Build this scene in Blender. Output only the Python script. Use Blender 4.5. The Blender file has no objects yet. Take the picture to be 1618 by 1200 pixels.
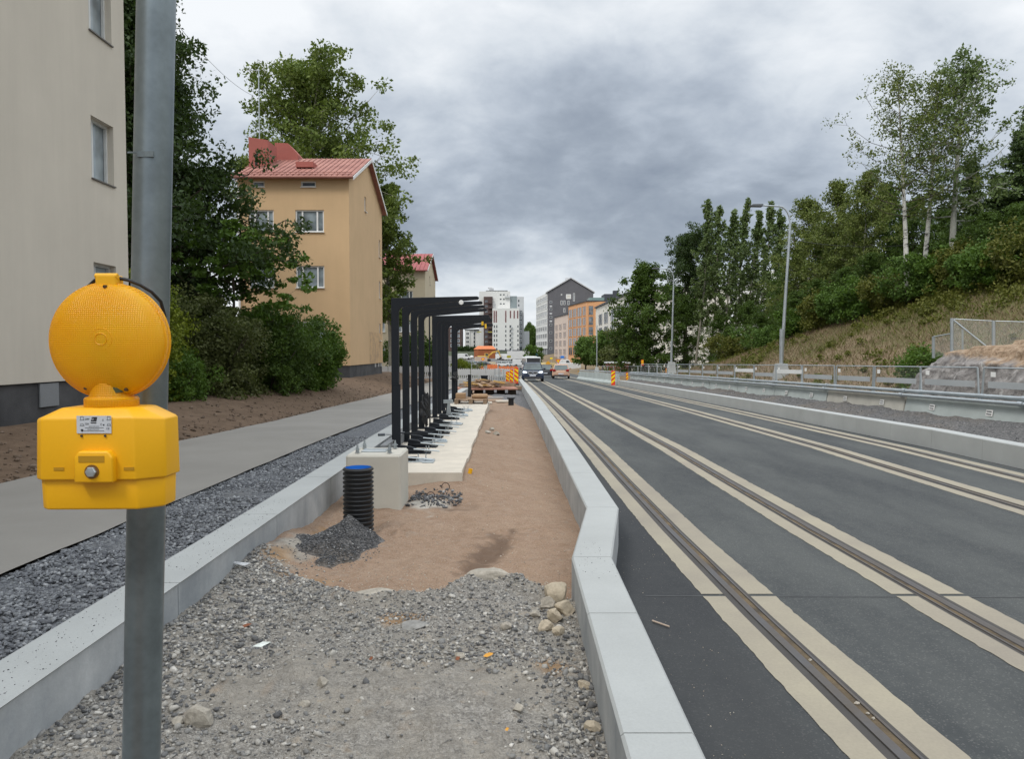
import bpy, bmesh, math, random
import numpy as np
from mathutils import Vector, Matrix
R = math.radians
scene = bpy.context.scene
C = scene.collection
# ------------------------------------------------------------ camera, world, sun
cam = bpy.data.cameras.new('camera'); camo = bpy.data.objects.new('camera', cam); C.objects.link(camo)
cam.sensor_width = 36; cam.lens = 1200/1618*36; cam.clip_start = .05; cam.clip_end = 6000
PITCH = math.atan(45/1200)
camo.location = (0, 0, 1.8); camo.rotation_euler = (R(90)-PITCH, 0, 0)
scene.camera = camo
scene.render.resolution_x = 1024; scene.render.resolution_y = 760
scene.view_settings.view_transform = 'Standard'; scene.view_settings.look = 'None'
scene.view_settings.exposure = 0.18; scene.view_settings.gamma = 1
SUN_EL, SUN_AZ = 52, 215           # azimuth clockwise from +Y: high, behind and to the left
w = bpy.data.worlds.new('World'); scene.world = w; w.use_nodes = True
nt = w.node_tree; nt.nodes.clear()
def N(t, tp, **k):
    n = t.nodes.new(tp)
    for a, b in k.items(): setattr(n, a, b)
    return n
def L(t, a, b): t.links.new(a, b)
def mathn(t, op, a, b=None, c=None):
    n = N(t, 'ShaderNodeMath', operation=op)
    for i, v in enumerate((a, b, c)):
        if v is None: continue
        if isinstance(v, (int, float)): n.inputs[i].default_value = v
        else: L(t, v, n.inputs[i])
    return n.outputs[0]
def ramp(t, fac, stops, interp='LINEAR'):
    n = N(t, 'ShaderNodeValToRGB'); L(t, fac, n.inputs[0]); n.color_ramp.interpolation = interp
    el = n.color_ramp.elements
    while len(el) < len(stops): el.new(.5)
    for e, (p, c) in zip(el, stops):
        e.position = p; e.color = (c[0], c[1], c[2], 1) if isinstance(c, (tuple, list)) else (c, c, c, 1)
    return n.outputs[0]
def mixc(t, fac, a, b, mode='MIX'):
    n = N(t, 'ShaderNodeMix', data_type='RGBA', blend_type=mode)
    for s, v in ((0, fac), (6, a), (7, b)):
        if isinstance(v, (int, float)): n.inputs[s].default_value = v
        elif isinstance(v, (tuple, list)): n.inputs[s].default_value = (v[0], v[1], v[2], 1)
        else: L(t, v, n.inputs[s])
    return n.outputs[2]
def noise(t, vec, scale, detail=6, rough=.55, dist=0):
    n = N(t, 'ShaderNodeTexNoise'); L(t, vec, n.inputs['Vector'])
    n.inputs['Scale'].default_value = scale; n.inputs['Detail'].default_value = detail
    n.inputs['Roughness'].default_value = rough; n.inputs['Distortion'].default_value = dist
    return n.outputs['Fac']
sky = N(nt, 'ShaderNodeTexSky', sky_type='NISHITA'); sky.sun_disc = False
sky.sun_elevation = R(SUN_EL); sky.sun_rotation = R(SUN_AZ)
bg1 = N(nt, 'ShaderNodeBackground'); bg1.inputs[1].default_value = .1; L(nt, sky.outputs[0], bg1.inputs[0])
tc = N(nt, 'ShaderNodeTexCoord'); sep = N(nt, 'ShaderNodeSeparateXYZ'); L(nt, tc.outputs['Generated'], sep.inputs[0])
zc = mathn(nt, 'MAXIMUM', sep.outputs[2], 0.0)
den = mathn(nt, 'ADD', zc, .34)
cx = mathn(nt, 'DIVIDE', sep.outputs[0], den); cy = mathn(nt, 'DIVIDE', sep.outputs[1], den)
cv = N(nt, 'ShaderNodeCombineXYZ'); L(nt, cx, cv.inputs[0]); L(nt, cy, cv.inputs[1]); cv.inputs[2].default_value = 3.7
n1 = noise(nt, cv.outputs[0], 1.35, 7, .52, .25)
n2 = noise(nt, cv.outputs[0], 4.6, 6, .55, .3)
n3 = noise(nt, cv.outputs[0], 11, 6, .6, .2)
nn = mathn(nt, 'ADD', mathn(nt, 'ADD', mathn(nt, 'MULTIPLY', n1, .50), mathn(nt, 'MULTIPLY', n2, .38)), mathn(nt, 'MULTIPLY', n3, .12))
# heavier cloud bank straight ahead at about 9-14 degrees, thin bright cloud low on the horizon and above
fc = N(nt, 'ShaderNodeFloatCurve'); L(nt, zc, fc.inputs['Value'])
cu = fc.mapping.curves[0]
pts = [(0, .66), (.06, .64), (.10, .56), (.15, .42), (.22, .43), (.31, .50), (.42, .58), (1, .58)]
cu.points[0].location = pts[0]; cu.points[1].location = pts[-1]
for p in pts[1:-1]: cu.points.new(*p)
fc.mapping.update()
side = mathn(nt, 'MULTIPLY', mathn(nt, 'ABSOLUTE', mathn(nt, 'SUBTRACT', sep.outputs[0], .12)), .22)
cl = mathn(nt, 'ADD', mathn(nt, 'ADD', nn, mathn(nt, 'SUBTRACT', fc.outputs[0], .5)), side)
ccol = ramp(nt, cl, [(.31, (.24, .28, .345)), (.40, (.315, .36, .425)), (.465, (.40, .45, .52)), (.53, (.50, .55, .615)), (.61, (.64, .685, .735)), (.74, (.84, .865, .89))])
up = ramp(nt, zc, [(0, .33), (.42, .34), (.62, .62), (1, .8)])   # x3: overhead cloud is brighter
bst = mathn(nt, 'MULTIPLY', up, 3.0)
bg2 = N(nt, 'ShaderNodeBackground'); L(nt, ccol, bg2.inputs[0]); L(nt, bst, bg2.inputs[1])
mx = N(nt, 'ShaderNodeMixShader'); mx.inputs[0].default_value = .94
L(nt, bg1.outputs[0], mx.inputs[1]); L(nt, bg2.outputs[0], mx.inputs[2])
wo = N(nt, 'ShaderNodeOutputWorld'); L(nt, mx.outputs[0], wo.inputs[0])
sl = bpy.data.lights.new('sun', 'SUN'); sl.energy = 1.5; sl.angle = R(16); sl.color = (1, .95, .88)
so = bpy.data.objects.new('sun', sl); C.objects.link(so)
az = R(SUN_AZ); el = R(SUN_EL)
sdir = Vector((math.sin(az)*math.cos(el), math.cos(az)*math.cos(el), math.sin(el)))
so.rotation_euler = sdir.to_track_quat('Z', 'Y').to_euler(); so.location = (0, 0, 60)

# ------------------------------------------------------------ helpers
def P(x, y, Z):
    u = (x-809)/1200; v = (600-y)/1200; c, s = math.cos(PITCH), math.sin(PITCH)
    dx, dy, dz = u, c+v*s, -s+v*c
    k = Z/dy
    return Vector((dx*k, Z, 1.8+dz*k))
_ZY = [-60, 0, 14, 24, 36, 50, 63, 100, 133, 200, 250, 266, 300, 350, 500, 800, 3000]
_ZZ = [0, 0, 0, -.13, -.32, -.54, -.75, -1.5, -2.1, -2.5, -3.0, -3.1, -.2, .6, 1.8, 6, 10]
def zr(Y): return float(np.interp(Y, _ZY, _ZZ))
def rail0(Y): return float(np.interp(Y, [-5, 0, 3.35, 5.1, 7.5, 10.5, 14.9, 25, 40, 63, 90, 140, 200], [2.06, 1.90, 1.74, 1.665, 1.60, 1.56, 1.53, 1.49, 1.40, 1.20, 1.1, 2.6, 6]))
def smooth_interp(xs, ys):
    return lambda v: float(np.interp(v, xs, ys))
def wallX(Y): return float(np.interp(Y, [-3, 5.3, 7.0, 27, 57], [.395, .42, .69, .66, .48]))   # inner side of the near right wall
def rwallX(Y): return float(np.interp(Y, [-3, 2, 11.5, 53], [8.1, 7.98, 7.78, 7.4]))
def barX(Y): return float(np.interp(Y, [-3, 5, 14, 24.5, 54], [10.6, 10.1, 9.5, 8.95, 8.3]))
def _hash(ix, iy, iz, seed):
    h = (ix*374761393 + iy*668265263 + iz*2147483647 + seed*1274126177) & 0xffffffff
    h = ((h ^ (h >> 13))*1274126177) & 0xffffffff
    return ((h ^ (h >> 16)) & 0xffff)/65535.0
def vnoise(x, y, seed=0):
    x = np.asarray(x, float); y = np.asarray(y, float)
    ix = np.floor(x).astype(np.int64); iy = np.floor(y).astype(np.int64)
    fx = x-ix; fy = y-iy; fx = fx*fx*(3-2*fx); fy = fy*fy*(3-2*fy)
    a = _hash(ix, iy, 0, seed); b = _hash(ix+1, iy, 0, seed); c = _hash(ix, iy+1, 0, seed); d = _hash(ix+1, iy+1, 0, seed)
    return (a*(1-fx)+b*fx)*(1-fy)+(c*(1-fx)+d*fx)*fy
def fbm(x, y, oct=4, seed=0):
    s = 0; a = .5; f = 1
    for i in range(oct):
        s = s+a*(vnoise(x*f, y*f, seed+i*17)-.5); a *= .5; f *= 2.03
    return s
def hill(X, Y):
    X = np.asarray(X, float); Y = np.asarray(Y, float)
    r = np.interp(X, [11, 12, 22, 40, 80, 200], [0, .35, 5.4, 9.0, 11, 14])
    s = np.interp(Y, [-20, 44, 60, 76, 110, 300], [1, 1, .5, .06, .12, .3])
    return r*s
def ground(X, Y):
    X = np.asarray(X, float); Y = np.asarray(Y, float)
    z = np.interp(Y, _ZY, _ZZ)
    lr = np.clip(.42+.01*(Y-18), .35, .8)
    left = .08+lr*np.clip((-6.4-X)/2.4, 0, 1)
    zl = z+left
    zr_ = z+.32+hill(X, Y)
    zm = np.where(Y < 58, z-.42, z-.06)
    zl = np.where((X > -5.3) & (Y < 78), z-.06, zl)
    fade = np.clip((Y-85)/40, 0, 1)
    zl = zl*(1-fade)+(z-.06)*fade
    zr_ = zr_*(1-fade)+(z-.06+hill(X, Y))*fade
    out = np.where(X < -2.39, zl, np.where(X > 10.6, zr_, zm))
    return out+np.where((X < -6.2) | (X > 11.5), .12*fbm(X*.6, Y*.6, 4, 5), 0)
def gz(X, Y): return float(ground(X, Y))

def tag(o, label=None, cat=None, group=None, kind=None):
    if label: o['label'] = label
    if cat: o['category'] = cat
    if group: o['group'] = group
    if kind: o['kind'] = kind
    return o
def thing(name, label, cat, loc=(0, 0, 0), rotz=0, group=None):
    o = bpy.data.objects.new(name, None); C.objects.link(o); o.location = loc; o.rotation_euler = (0, 0, rotz)
    o.empty_display_size = .2
    return tag(o, label, cat, group)
def copy_tree(o, parent=None):
    c = o.copy(); C.objects.link(c)
    if parent: c.parent = parent
    for ch in list(kids.get(o, [])):
        d = copy_tree(ch, c); kids.setdefault(c, []).append(d)
    return c
kids = {}
def worldloc(p):
    v = Vector((0, 0, 0))
    while p is not None: v += Vector(p.location); p = p.parent
    return v
class MB:
    def __init__(s): s.v = []; s.f = []; s.m = []; s.cm = 0
    def add(s, vs, fs):
        b = len(s.v); s.v += [tuple(v) for v in vs]; s.f += [tuple(b+i for i in f) for f in fs]; s.m += [s.cm]*len(fs); return s
    def box(s, x0, x1, y0, y1, z0, z1):
        return s.add([(x0,y0,z0),(x1,y0,z0),(x1,y1,z0),(x0,y1,z0),(x0,y0,z1),(x1,y0,z1),(x1,y1,z1),(x0,y1,z1)],
                     [(0,3,2,1),(4,5,6,7),(0,1,5,4),(1,2,6,5),(2,3,7,6),(3,0,4,7)])
    def bbox(s, x0, x1, y0, y1, z0, z1, b=.01):     # box with chamfered vertical and top edges
        pl = [(x0+b,y0),(x1-b,y0),(x1,y0+b),(x1,y1-b),(x1-b,y1),(x0+b,y1),(x0,y1-b),(x0,y0+b)]
        pi = [(x0+b,y0+b),(x1-b,y0+b),(x1-b,y0+b),(x1-b,y1-b),(x1-b,y1-b),(x0+b,y1-b),(x0+b,y1-b),(x0+b,y0+b)]
        v = [(x,y,z0) for x,y in pl]+[(x,y,z1-b) for x,y in pl]+[(x0+b,y0+b,z1),(x1-b,y0+b,z1),(x1-b,y1-b,z1),(x0+b,y1-b,z1)]
        f = [tuple(range(7,-1,-1))]+[(i,(i+1)%8,8+(i+1)%8,8+i) for i in range(8)]
        t = [16,17,17,18,18,19,19,16]
        for i in range(8):
            a, c = t[i], t[(i+1)%8]
            f.append((8+i, 8+(i+1)%8, c, a) if a != c else (8+i, 8+(i+1)%8, a))
        f.append((16,17,18,19))
        return s.add(v, f)
    def obox(s, c, size, rot=None):
        hx, hy, hz = size[0]/2, size[1]/2, size[2]/2
        M = rot if rot is not None else Matrix.Identity(3)
        c = Vector(c)
        v = [c+M@Vector((a*hx,b*hy,d*hz)) for d in (-1,1) for a,b in ((-1,-1),(1,-1),(1,1),(-1,1))]
        return s.add(v, [(0,3,2,1),(4,5,6,7),(0,1,5,4),(1,2,6,5),(2,3,7,6),(3,0,4,7)])
    def tube(s, pts, rs, n=8, cap=True):
        pts = [Vector(p) for p in pts]
        if isinstance(rs, (int, float)): rs = [rs]*len(pts)
        vs = []; fs = []
        prev = None
        for i, p in enumerate(pts):
            d = (pts[min(i+1, len(pts)-1)]-pts[max(i-1, 0)]).normalized()
            if prev is None:
                a = Vector((0, 0, 1)) if abs(d.z) < .9 else Vector((1, 0, 0))
                u = d.cross(a).normalized()
            else:
                u = (prev-d*prev.dot(d)).normalized()
            prev = u; v = d.cross(u)
            for k in range(n):
                t = 2*math.pi*k/n
                vs.append(p+(u*math.cos(t)+v*math.sin(t))*rs[i])
        for i in range(len(pts)-1):
            for k in range(n):
                a = i*n+k; b = i*n+(k+1)%n
                fs.append((a, b, b+n, a+n))
        if cap:
            fs.append(tuple(range(n-1, -1, -1))); fs.append(tuple(range((len(pts)-1)*n, len(pts)*n)))
        return s.add(vs, fs)
    def prism(s, poly, axis, a0, a1):    # poly in the plane normal to axis ('x','y','z')
        n = len(poly)
        def pt(p, a):
            return {'x': (a, p[0], p[1]), 'y': (p[0], a, p[1]), 'z': (p[0], p[1], a)}[axis]
        v = [pt(p, a0) for p in poly]+[pt(p, a1) for p in poly]
        f = [tuple(range(n-1,-1,-1)), tuple(range(n, 2*n))]+[(i,(i+1)%n,n+(i+1)%n,n+i) for i in range(n)]
        return s.add(v, f)
    def quad(s, a, b, c, d): return s.add([a, b, c, d], [(0, 1, 2, 3)])
    def lathe(s, prof, c=(0,0,0), n=24, axis='z', cap=False):
        v = []; f = []
        for r, h in prof:
            for k in range(n):
                t = 2*math.pi*k/n; a, b = r*math.cos(t), r*math.sin(t)
                q = (a, b, h) if axis == 'z' else ((a, h, b) if axis == 'y' else (h, a, b))
                v.append((q[0]+c[0], q[1]+c[1], q[2]+c[2]))
        for i in range(len(prof)-1):
            for k in range(n):
                f.append((i*n+k, i*n+(k+1)%n, (i+1)*n+(k+1)%n, (i+1)*n+k))
        if cap: f.append(tuple(range(n-1,-1,-1))); f.append(tuple(range((len(prof)-1)*n, len(prof)*n)))
        return s.add(v, f)
    def build(s, name, mat, parent=None, smooth=False, bevel=0, local=False, fix=True, seg=2):
        me = bpy.data.meshes.new(name)
        off = Vector((0,0,0)) if (local or parent is None) else worldloc(parent)
        me.from_pydata([(v[0]-off[0], v[1]-off[1], v[2]-off[2]) for v in s.v], [], s.f)
        mats = mat if isinstance(mat, (list, tuple)) else [mat]
        for m in mats: me.materials.append(m)
        if len(mats) > 1: me.polygons.foreach_set('material_index', s.m)
        if fix or bevel:
            bm = bmesh.new(); bm.from_mesh(me)
            if bevel:
                bmesh.ops.remove_doubles(bm, verts=bm.verts, dist=1e-5)
                eds = [e for e in bm.edges if len(e.link_faces) == 2 and e.calc_face_angle(0) > .35]
                bmesh.ops.bevel(bm, geom=eds, offset=bevel, segments=seg, affect='EDGES', profile=.5, clamp_overlap=True)
            bmesh.ops.recalc_face_normals(bm, faces=bm.faces)
            bm.to_mesh(me); bm.free()
        if smooth:
            me.shade_smooth()
            try: me.set_sharp_from_angle(angle=R(38))
            except Exception: pass
        o = bpy.data.objects.new(name, me); C.objects.link(o)
        if parent is not None:
            o.parent = parent; kids.setdefault(parent, []).append(o)
        return o
def np_mesh(name, verts, faces, mat, parent=None, attrs=None, smooth=False):   # faces: (N,k) array of equal-size polygons
    me = bpy.data.meshes.new(name)
    verts = np.asarray(verts, np.float32); faces = np.asarray(faces, np.int32); k = faces.shape[1]
    me.vertices.add(len(verts)); me.vertices.foreach_set('co', verts.ravel())
    me.loops.add(faces.size); me.loops.foreach_set('vertex_index', faces.ravel())
    me.polygons.add(len(faces)); me.polygons.foreach_set('loop_start', np.arange(0, faces.size, k, dtype=np.int32))
    if attrs:
        for an, av in attrs.items():
            at = me.attributes.new(an, 'FLOAT', 'POINT'); at.data.foreach_set('value', np.asarray(av, np.float32))
    me.update(calc_edges=True); me.validate()
    if smooth: me.shade_smooth()
    me.materials.append(mat)
    o = bpy.data.objects.new(name, me); C.objects.link(o)
    if parent is not None: o.parent = parent; kids.setdefault(parent, []).append(o)
    return o
def grid_mesh(name, xs, ys, zf, mat, attrs=None, smooth=True, xmap=None):
    X, Y = np.meshgrid(xs, ys)
    if xmap is not None: X = xmap(X, Y)
    Z = zf(X, Y)
    v = np.stack([X.ravel(), Y.ravel(), Z.ravel()], 1)
    nx, ny = len(xs), len(ys)
    i = np.arange(nx-1)[None, :]+np.arange(ny-1)[:, None]*nx
    f = np.stack([i.ravel(), i.ravel()+1, i.ravel()+1+nx, i.ravel()+nx], 1)
    at = {k: g(X, Y).ravel() for k, g in attrs.items()} if attrs else None
    return np_mesh(name, v, f, mat, None, at, smooth)

# ------------------------------------------------------------ materials
MATS = {}
def newmat(name):
    m = bpy.data.materials.new(name); m.use_nodes = True; t = m.node_tree
    b = t.nodes['Principled BSDF']; return m, t, b
def pm(name, col, rough=.8, var=.12, vs=1.5, fine=.06, fs=40, bump=0, bs=60, metal=0, spec=.5, col2=None, bd=.02, coat=0):
    if name in MATS: return MATS[name]
    m, t, b = newmat(name)
    tcn = N(t, 'ShaderNodeTexCoord'); v = tcn.outputs['Object']
    n1 = noise(t, v, vs, 5, .6)
    c2 = col2 if col2 else tuple(min(1, c*(1+var)) for c in col)
    c1 = tuple(c*(1-var) for c in col)
    base = mixc(t, ramp(t, n1, [(.3, 0), (.7, 1)]), c1, c2)
    if fine:
        nf = noise(t, v, fs, 3, .6)
        k = mathn(t, 'ADD', mathn(t, 'MULTIPLY', nf, fine*4), 1-fine*2)
        hs = N(t, 'ShaderNodeVectorMath', operation='SCALE'); L(t, base, hs.inputs[0]); L(t, k, hs.inputs['Scale']); base = hs.outputs[0]
    L(t, base, b.inputs['Base Color'])
    b.inputs['Roughness'].default_value = rough; b.inputs['Metallic'].default_value = metal
    b.inputs['Specular IOR Level'].default_value = spec
    if coat: b.inputs['Coat Weight'].default_value = coat; b.inputs['Coat Roughness'].default_value = .06
    if bump:
        nb = noise(t, v, bs, 4, .6); bn = N(t, 'ShaderNodeBump'); bn.inputs['Strength'].default_value = bump; bn.inputs['Distance'].default_value = bd
        L(t, nb, bn.inputs['Height']); L(t, bn.outputs[0], b.inputs['Normal'])
    MATS[name] = m; return m
def streaky(m, amt=.10, sc=1.3):
    t = m.node_tree; b = t.nodes['Principled BSDF']; src = b.inputs['Base Color'].links[0].from_socket
    tcn = N(t, 'ShaderNodeTexCoord'); mp = N(t, 'ShaderNodeMapping'); mp.inputs['Scale'].default_value = (sc, sc, sc*.09); L(t, tcn.outputs['Object'], mp.inputs[0])
    n_ = noise(t, mp.outputs[0], 1.6, 6, .65); n2_ = noise(t, tcn.outputs['Object'], .35, 5, .7)
    k = mathn(t, 'ADD', mathn(t, 'ADD', mathn(t, 'MULTIPLY', n_, amt*2), mathn(t, 'MULTIPLY', n2_, amt*1.6)), 1-amt*1.8)
    hs = N(t, 'ShaderNodeVectorMath', operation='SCALE'); L(t, src, hs.inputs[0]); L(t, k, hs.inputs['Scale']); L(t, hs.outputs[0], b.inputs['Base Color']); return m
def emit(name, col, s):
    m, t, b = newmat(name); b.inputs['Base Color'].default_value = (*col, 1)
    b.inputs['Emission Color'].default_value = (*col, 1); b.inputs['Emission Strength'].default_value = s
    return m
def glass(name, col=(.05, .07, .09), rough=.05):
    if name in MATS: return MATS[name]
    m, t, b = newmat(name)
    tcn = N(t, 'ShaderNodeTexCoord'); n_ = noise(t, tcn.outputs['Object'], .9, 3)
    L(t, mixc(t, ramp(t, n_, [(.35, 0), (.65, 1)]), tuple(c*.5 for c in col), tuple(c*1.6 for c in col)), b.inputs['Base Color'])
    b.inputs['Roughness'].default_value = rough; b.inputs['Specular IOR Level'].default_value = .9
    MATS[name] = m; return m
def leafmat(name, col, col2, hue=.5, trans=.25):
    if name in MATS: return MATS[name]
    m, t, b = newmat(name)
    g = N(t, 'ShaderNodeNewGeometry'); tcn = N(t, 'ShaderNodeTexCoord')
    n_ = noise(t, tcn.outputs['Object'], .55, 3)
    f = mathn(t, 'ADD', mathn(t, 'MULTIPLY', g.outputs['Random Per Island'], .6), mathn(t, 'MULTIPLY', ramp(t, n_, [(.3, 0), (.7, 1)]), .4))
    col_ = mixc(t, f, col, col2)
    L(t, col_, b.inputs['Base Color']); b.inputs['Roughness'].default_value = .6; b.inputs['Specular IOR Level'].default_value = .25
    tr = N(t, 'ShaderNodeBsdfTranslucent'); L(t, mixc(t, .5, col_, (.12, .2, .02)), tr.inputs[0])
    ms = N(t, 'ShaderNodeMixShader'); ms.inputs[0].default_value = trans
    L(t, b.outputs[0], ms.inputs[1]); L(t, tr.outputs[0], ms.inputs[2]); L(t, ms.outputs[0], t.nodes['Material Output'].inputs[0])
    MATS[name] = m; return m
def islandmat(name, stops, rough=.9, bump=.4, bs=80):
    if name in MATS: return MATS[name]
    m, t, b = newmat(name)
    g = N(t, 'ShaderNodeNewGeometry'); tcn = N(t, 'ShaderNodeTexCoord')
    c = ramp(t, g.outputs['Random Per Island'], stops)
    n_ = noise(t, tcn.outputs['Object'], bs, 3); k = mathn(t, 'ADD', mathn(t, 'MULTIPLY', n_, .7), .65)
    hs = N(t, 'ShaderNodeVectorMath', operation='SCALE'); L(t, c, hs.inputs[0]); L(t, k, hs.inputs['Scale'])
    L(t, hs.outputs[0], b.inputs['Base Color']); b.inputs['Roughness'].default_value = rough
    MATS[name] = m; return m
def stonesmat(name, c1, c2, c3, scale=38, patch=.6, tan=(.30, .25, .18), bd=.012, tanamt=.3):
    m, t, b = newmat(name)
    tcn = N(t, 'ShaderNodeTexCoord'); v = tcn.outputs['Object']
    vo = N(t, 'ShaderNodeTexVoronoi'); L(t, v, vo.inputs['Vector']); vo.inputs['Scale'].default_value = scale
    vo2 = N(t, 'ShaderNodeTexVoronoi'); L(t, v, vo2.inputs['Vector']); vo2.inputs['Scale'].default_value = scale*2.6
    rnd = N(t, 'ShaderNodeSeparateColor'); L(t, vo.outputs['Color'], rnd.inputs[0])
    rnd2 = N(t, 'ShaderNodeSeparateColor'); L(t, vo2.outputs['Color'], rnd2.inputs[0])
    big = noise(t, v, patch, 5, .6)
    r = mathn(t, 'ADD', mathn(t, 'MULTIPLY', rnd.outputs[0], .5), mathn(t, 'MULTIPLY', rnd2.outputs[0], .5))
    c = ramp(t, r, [(.15, c1), (.5, c2), (.85, c3)])
    c = mixc(t, mathn(t, 'MULTIPLY', ramp(t, big, [(.45, 0), (.62, 1)]), tanamt), c, tan)
    L(t, c, b.inputs['Base Color']); b.inputs['Roughness'].default_value = .95; b.inputs['Specular IOR Level'].default_value = .2
    h = mathn(t, 'ADD', mathn(t, 'MULTIPLY', vo.outputs['Distance'], -1), mathn(t, 'MULTIPLY', vo2.outputs['Distance'], -.5))
    bn = N(t, 'ShaderNodeBump'); bn.inputs['Strength'].default_value = .9; bn.inputs['Distance'].default_value = bd
    L(t, h, bn.inputs['Height']); L(t, bn.outputs[0], b.inputs['Normal'])
    MATS[name] = m; return m
M_gravel_grey = stonesmat('crushed_stone', (.07, .075, .085), (.13, .137, .148), (.24, .25, .26), 42, .8, tanamt=.08)
M_gravel_dark = stonesmat('dark_gravel', (.06, .06, .062), (.11, .108, .108), (.19, .185, .18), 34, .5, (.16, .13, .10), .02, .45)

def asphaltmat():
    m, t, b = newmat('asphalt')
    tcn = N(t, 'ShaderNodeTexCoord'); v = tcn.outputs['Object']
    mp = N(t, 'ShaderNodeMapping'); mp.inputs['Scale'].default_value = (1, .25, 1); L(t, v, mp.inputs[0])
    big = noise(t, mp.outputs[0], .9, 6, .65); med = noise(t, v, 7, 7, .72); fine = noise(t, v, 190, 2, .6)
    vo = N(t, 'ShaderNodeTexVoronoi'); L(t, v, vo.inputs['Vector']); vo.inputs['Scale'].default_value = 120
    rs = N(t, 'ShaderNodeSeparateColor'); L(t, vo.outputs['Color'], rs.inputs[0])
    c = mixc(t, ramp(t, big, [(.38, 0), (.62, 1)]), (.043, .048, .051), (.078, .084, .083))
    c = mixc(t, mathn(t, 'MULTIPLY', ramp(t, med, [(.45, 0), (.75, 1)]), .35), c, (.10, .105, .10))
    c = mixc(t, mathn(t, 'MULTIPLY', ramp(t, rs.outputs[0], [(.86, 0), (.97, 1)]), .35), c, (.2, .2, .19))
    c = mixc(t, mathn(t, 'MULTIPLY', ramp(t, fine, [(.35, 1), (.5, 0)]), .4), c, (.025, .026, .03))
    # darker, fresher asphalt beside the left rail near the kink
    sp = N(t, 'ShaderNodeSeparateXYZ'); L(t, v, sp.inputs[0])
    edge = mathn(t, 'MULTIPLY', ramp(t, mathn(t, 'ADD', mathn(t, 'MULTIPLY', sp.outputs[0], .5), mathn(t, 'MULTIPLY', big, .12)), [(.72, 1), (.84, 0)]), .6)
    c = mixc(t, edge, c, (.028, .029, .032))
    L(t, c, b.inputs['Base Color']); b.inputs['Roughness'].default_value = .88; b.inputs['Specular IOR Level'].default_value = .3
    bn = N(t, 'ShaderNodeBump'); bn.inputs['Strength'].default_value = .5; bn.inputs['Distance'].default_value = .004
    L(t, rs.outputs[1], bn.inputs['Height']); L(t, bn.outputs[0], b.inputs['Normal'])
    return m
M_asphalt = asphaltmat()
M_path = pm('path_asphalt', (.235, .222, .200), .92, .12, .5, .06, 90, .25, 150, bd=.004)
M_strip = pm('concrete_strip', (.262, .234, .190), .88, .10, .8, .07, 60, .3, 130, col2=(.315, .285, .215), bd=.003)
M_steel = pm('rail_steel', (.16, .16, .17), .5, .25, 2, .08, 50, metal=.7, col2=(.12, .10, .08))
M_groove = pm('rail_groove', (.055, .045, .035), .95, .35, 4, .1, 60, .3, 90, col2=(.16, .115, .06))
M_rubber = pm('rail_filler', (.05, .046, .043), .8, .15, 3, .05, 90)
M_conc = pm('precast_concrete', (.355, .37, .365), .85, .07, 1.6, .06, 110, .22, 180, bd=.003)
M_concside = pm('cast_concrete_side', (.33, .36, .385), .85, .22, 2.2, .06, 60, .2, 120, col2=(.45, .465, .47), bd=.004)
M_block = pm('foundation_concrete', (.50, .48, .42), .85, .07, 2, .03, 80, .15, 140, bd=.003)
M_slab = pm('slab_concrete', (.56, .51, .43), .88, .12, 2.5, .06, 60, .2, 90, bd=.004)
M_barrier = pm('barrier_concrete', (.36, .40, .39), .85, .14, 1.2, .05, 60, .2, 90, bd=.004)
M_galv = pm('galvanised_steel', (.42, .46, .48), .45, .12, 3, .04, 40, metal=.75)
M_galvpole = pm('galvanised_pole', (.20, .235, .25), .36, .22, 9, .07, 70, .05, 120, metal=.7, bd=.002)
M_dark = pm('dark_powder_coat', (.011, .014, .019), .6, .1, 3, .05, 60, spec=.28)
M_black = pm('black_plastic', (.012, .013, .015), .42, .1, 5, 0, spec=.5)
M_blue = pm('blue_plastic', (.01, .17, .62), .5, .05, 5, 0)
M_yellow = pm('yellow_plastic', (.82, .42, .004), .45, .03, 3, .015, 160, .06, 260, spec=.45, bd=.002)
M_white = pm('white_paint', (.75, .75, .73), .6, .04, 2, .02, 40)
M_sticker = pm('sticker_silver', (.55, .58, .62), .45, .03, 9, 0)
M_ink = pm('black_ink', (.03, .03, .035), .6, 0, 2, 0)
M_soil = pm('soil', (.105, .072, .052), .97, .3, 1.3, .15, 30, .8, 14, col2=(.17, .12, .088), bd=.05)
M_beige = pm('beige_render', (.55, .505, .43), .93, .035, .6, .05, 70, .35, 90, bd=.01)
M_plinth = pm('grey_plinth', (.042, .044, .048), .9, .3, 1.1, .08, 40, .3, 60, col2=(.085, .085, .088))
M_orange = pm('ochre_render', (.58, .40, .225), .92, .05, .5, .05, 60, .3, 70, bd=.01)
M_cream = pm('cream_render', (.52, .45, .32), .92, .05, .5, .04, 60)
streaky(M_beige, .10); streaky(M_orange, .07); streaky(M_cream, .07); streaky(M_concside, .22, 3.0)
M_redroof = pm('red_sheet_roof', (.27, .105, .082), .75, .12, .8, .04, 20, col2=(.36, .165, .13))
M_redchim = pm('red_render', (.33, .10, .08), .85, .08, 1, .04, 40)
M_winframe = pm('white_window_frame', (.72, .72, .70), .5, .03, 2, 0)
M_glass = glass('window_glass', (.10, .13, .16))
M_curt = glass('curtained_glass', (.24, .28, .30), .12)
M_carglass = glass('car_glass', (.05, .07, .07), .1)
M_bark = pm('bark', (.07, .055, .042), .95, .25, 3, .1, 30, .5, 20, bd=.03)
M_bark2 = pm('grey_green_bark', (.20, .19, .15), .9, .25, 3, .1, 30, .4, 20, bd=.02)
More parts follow.
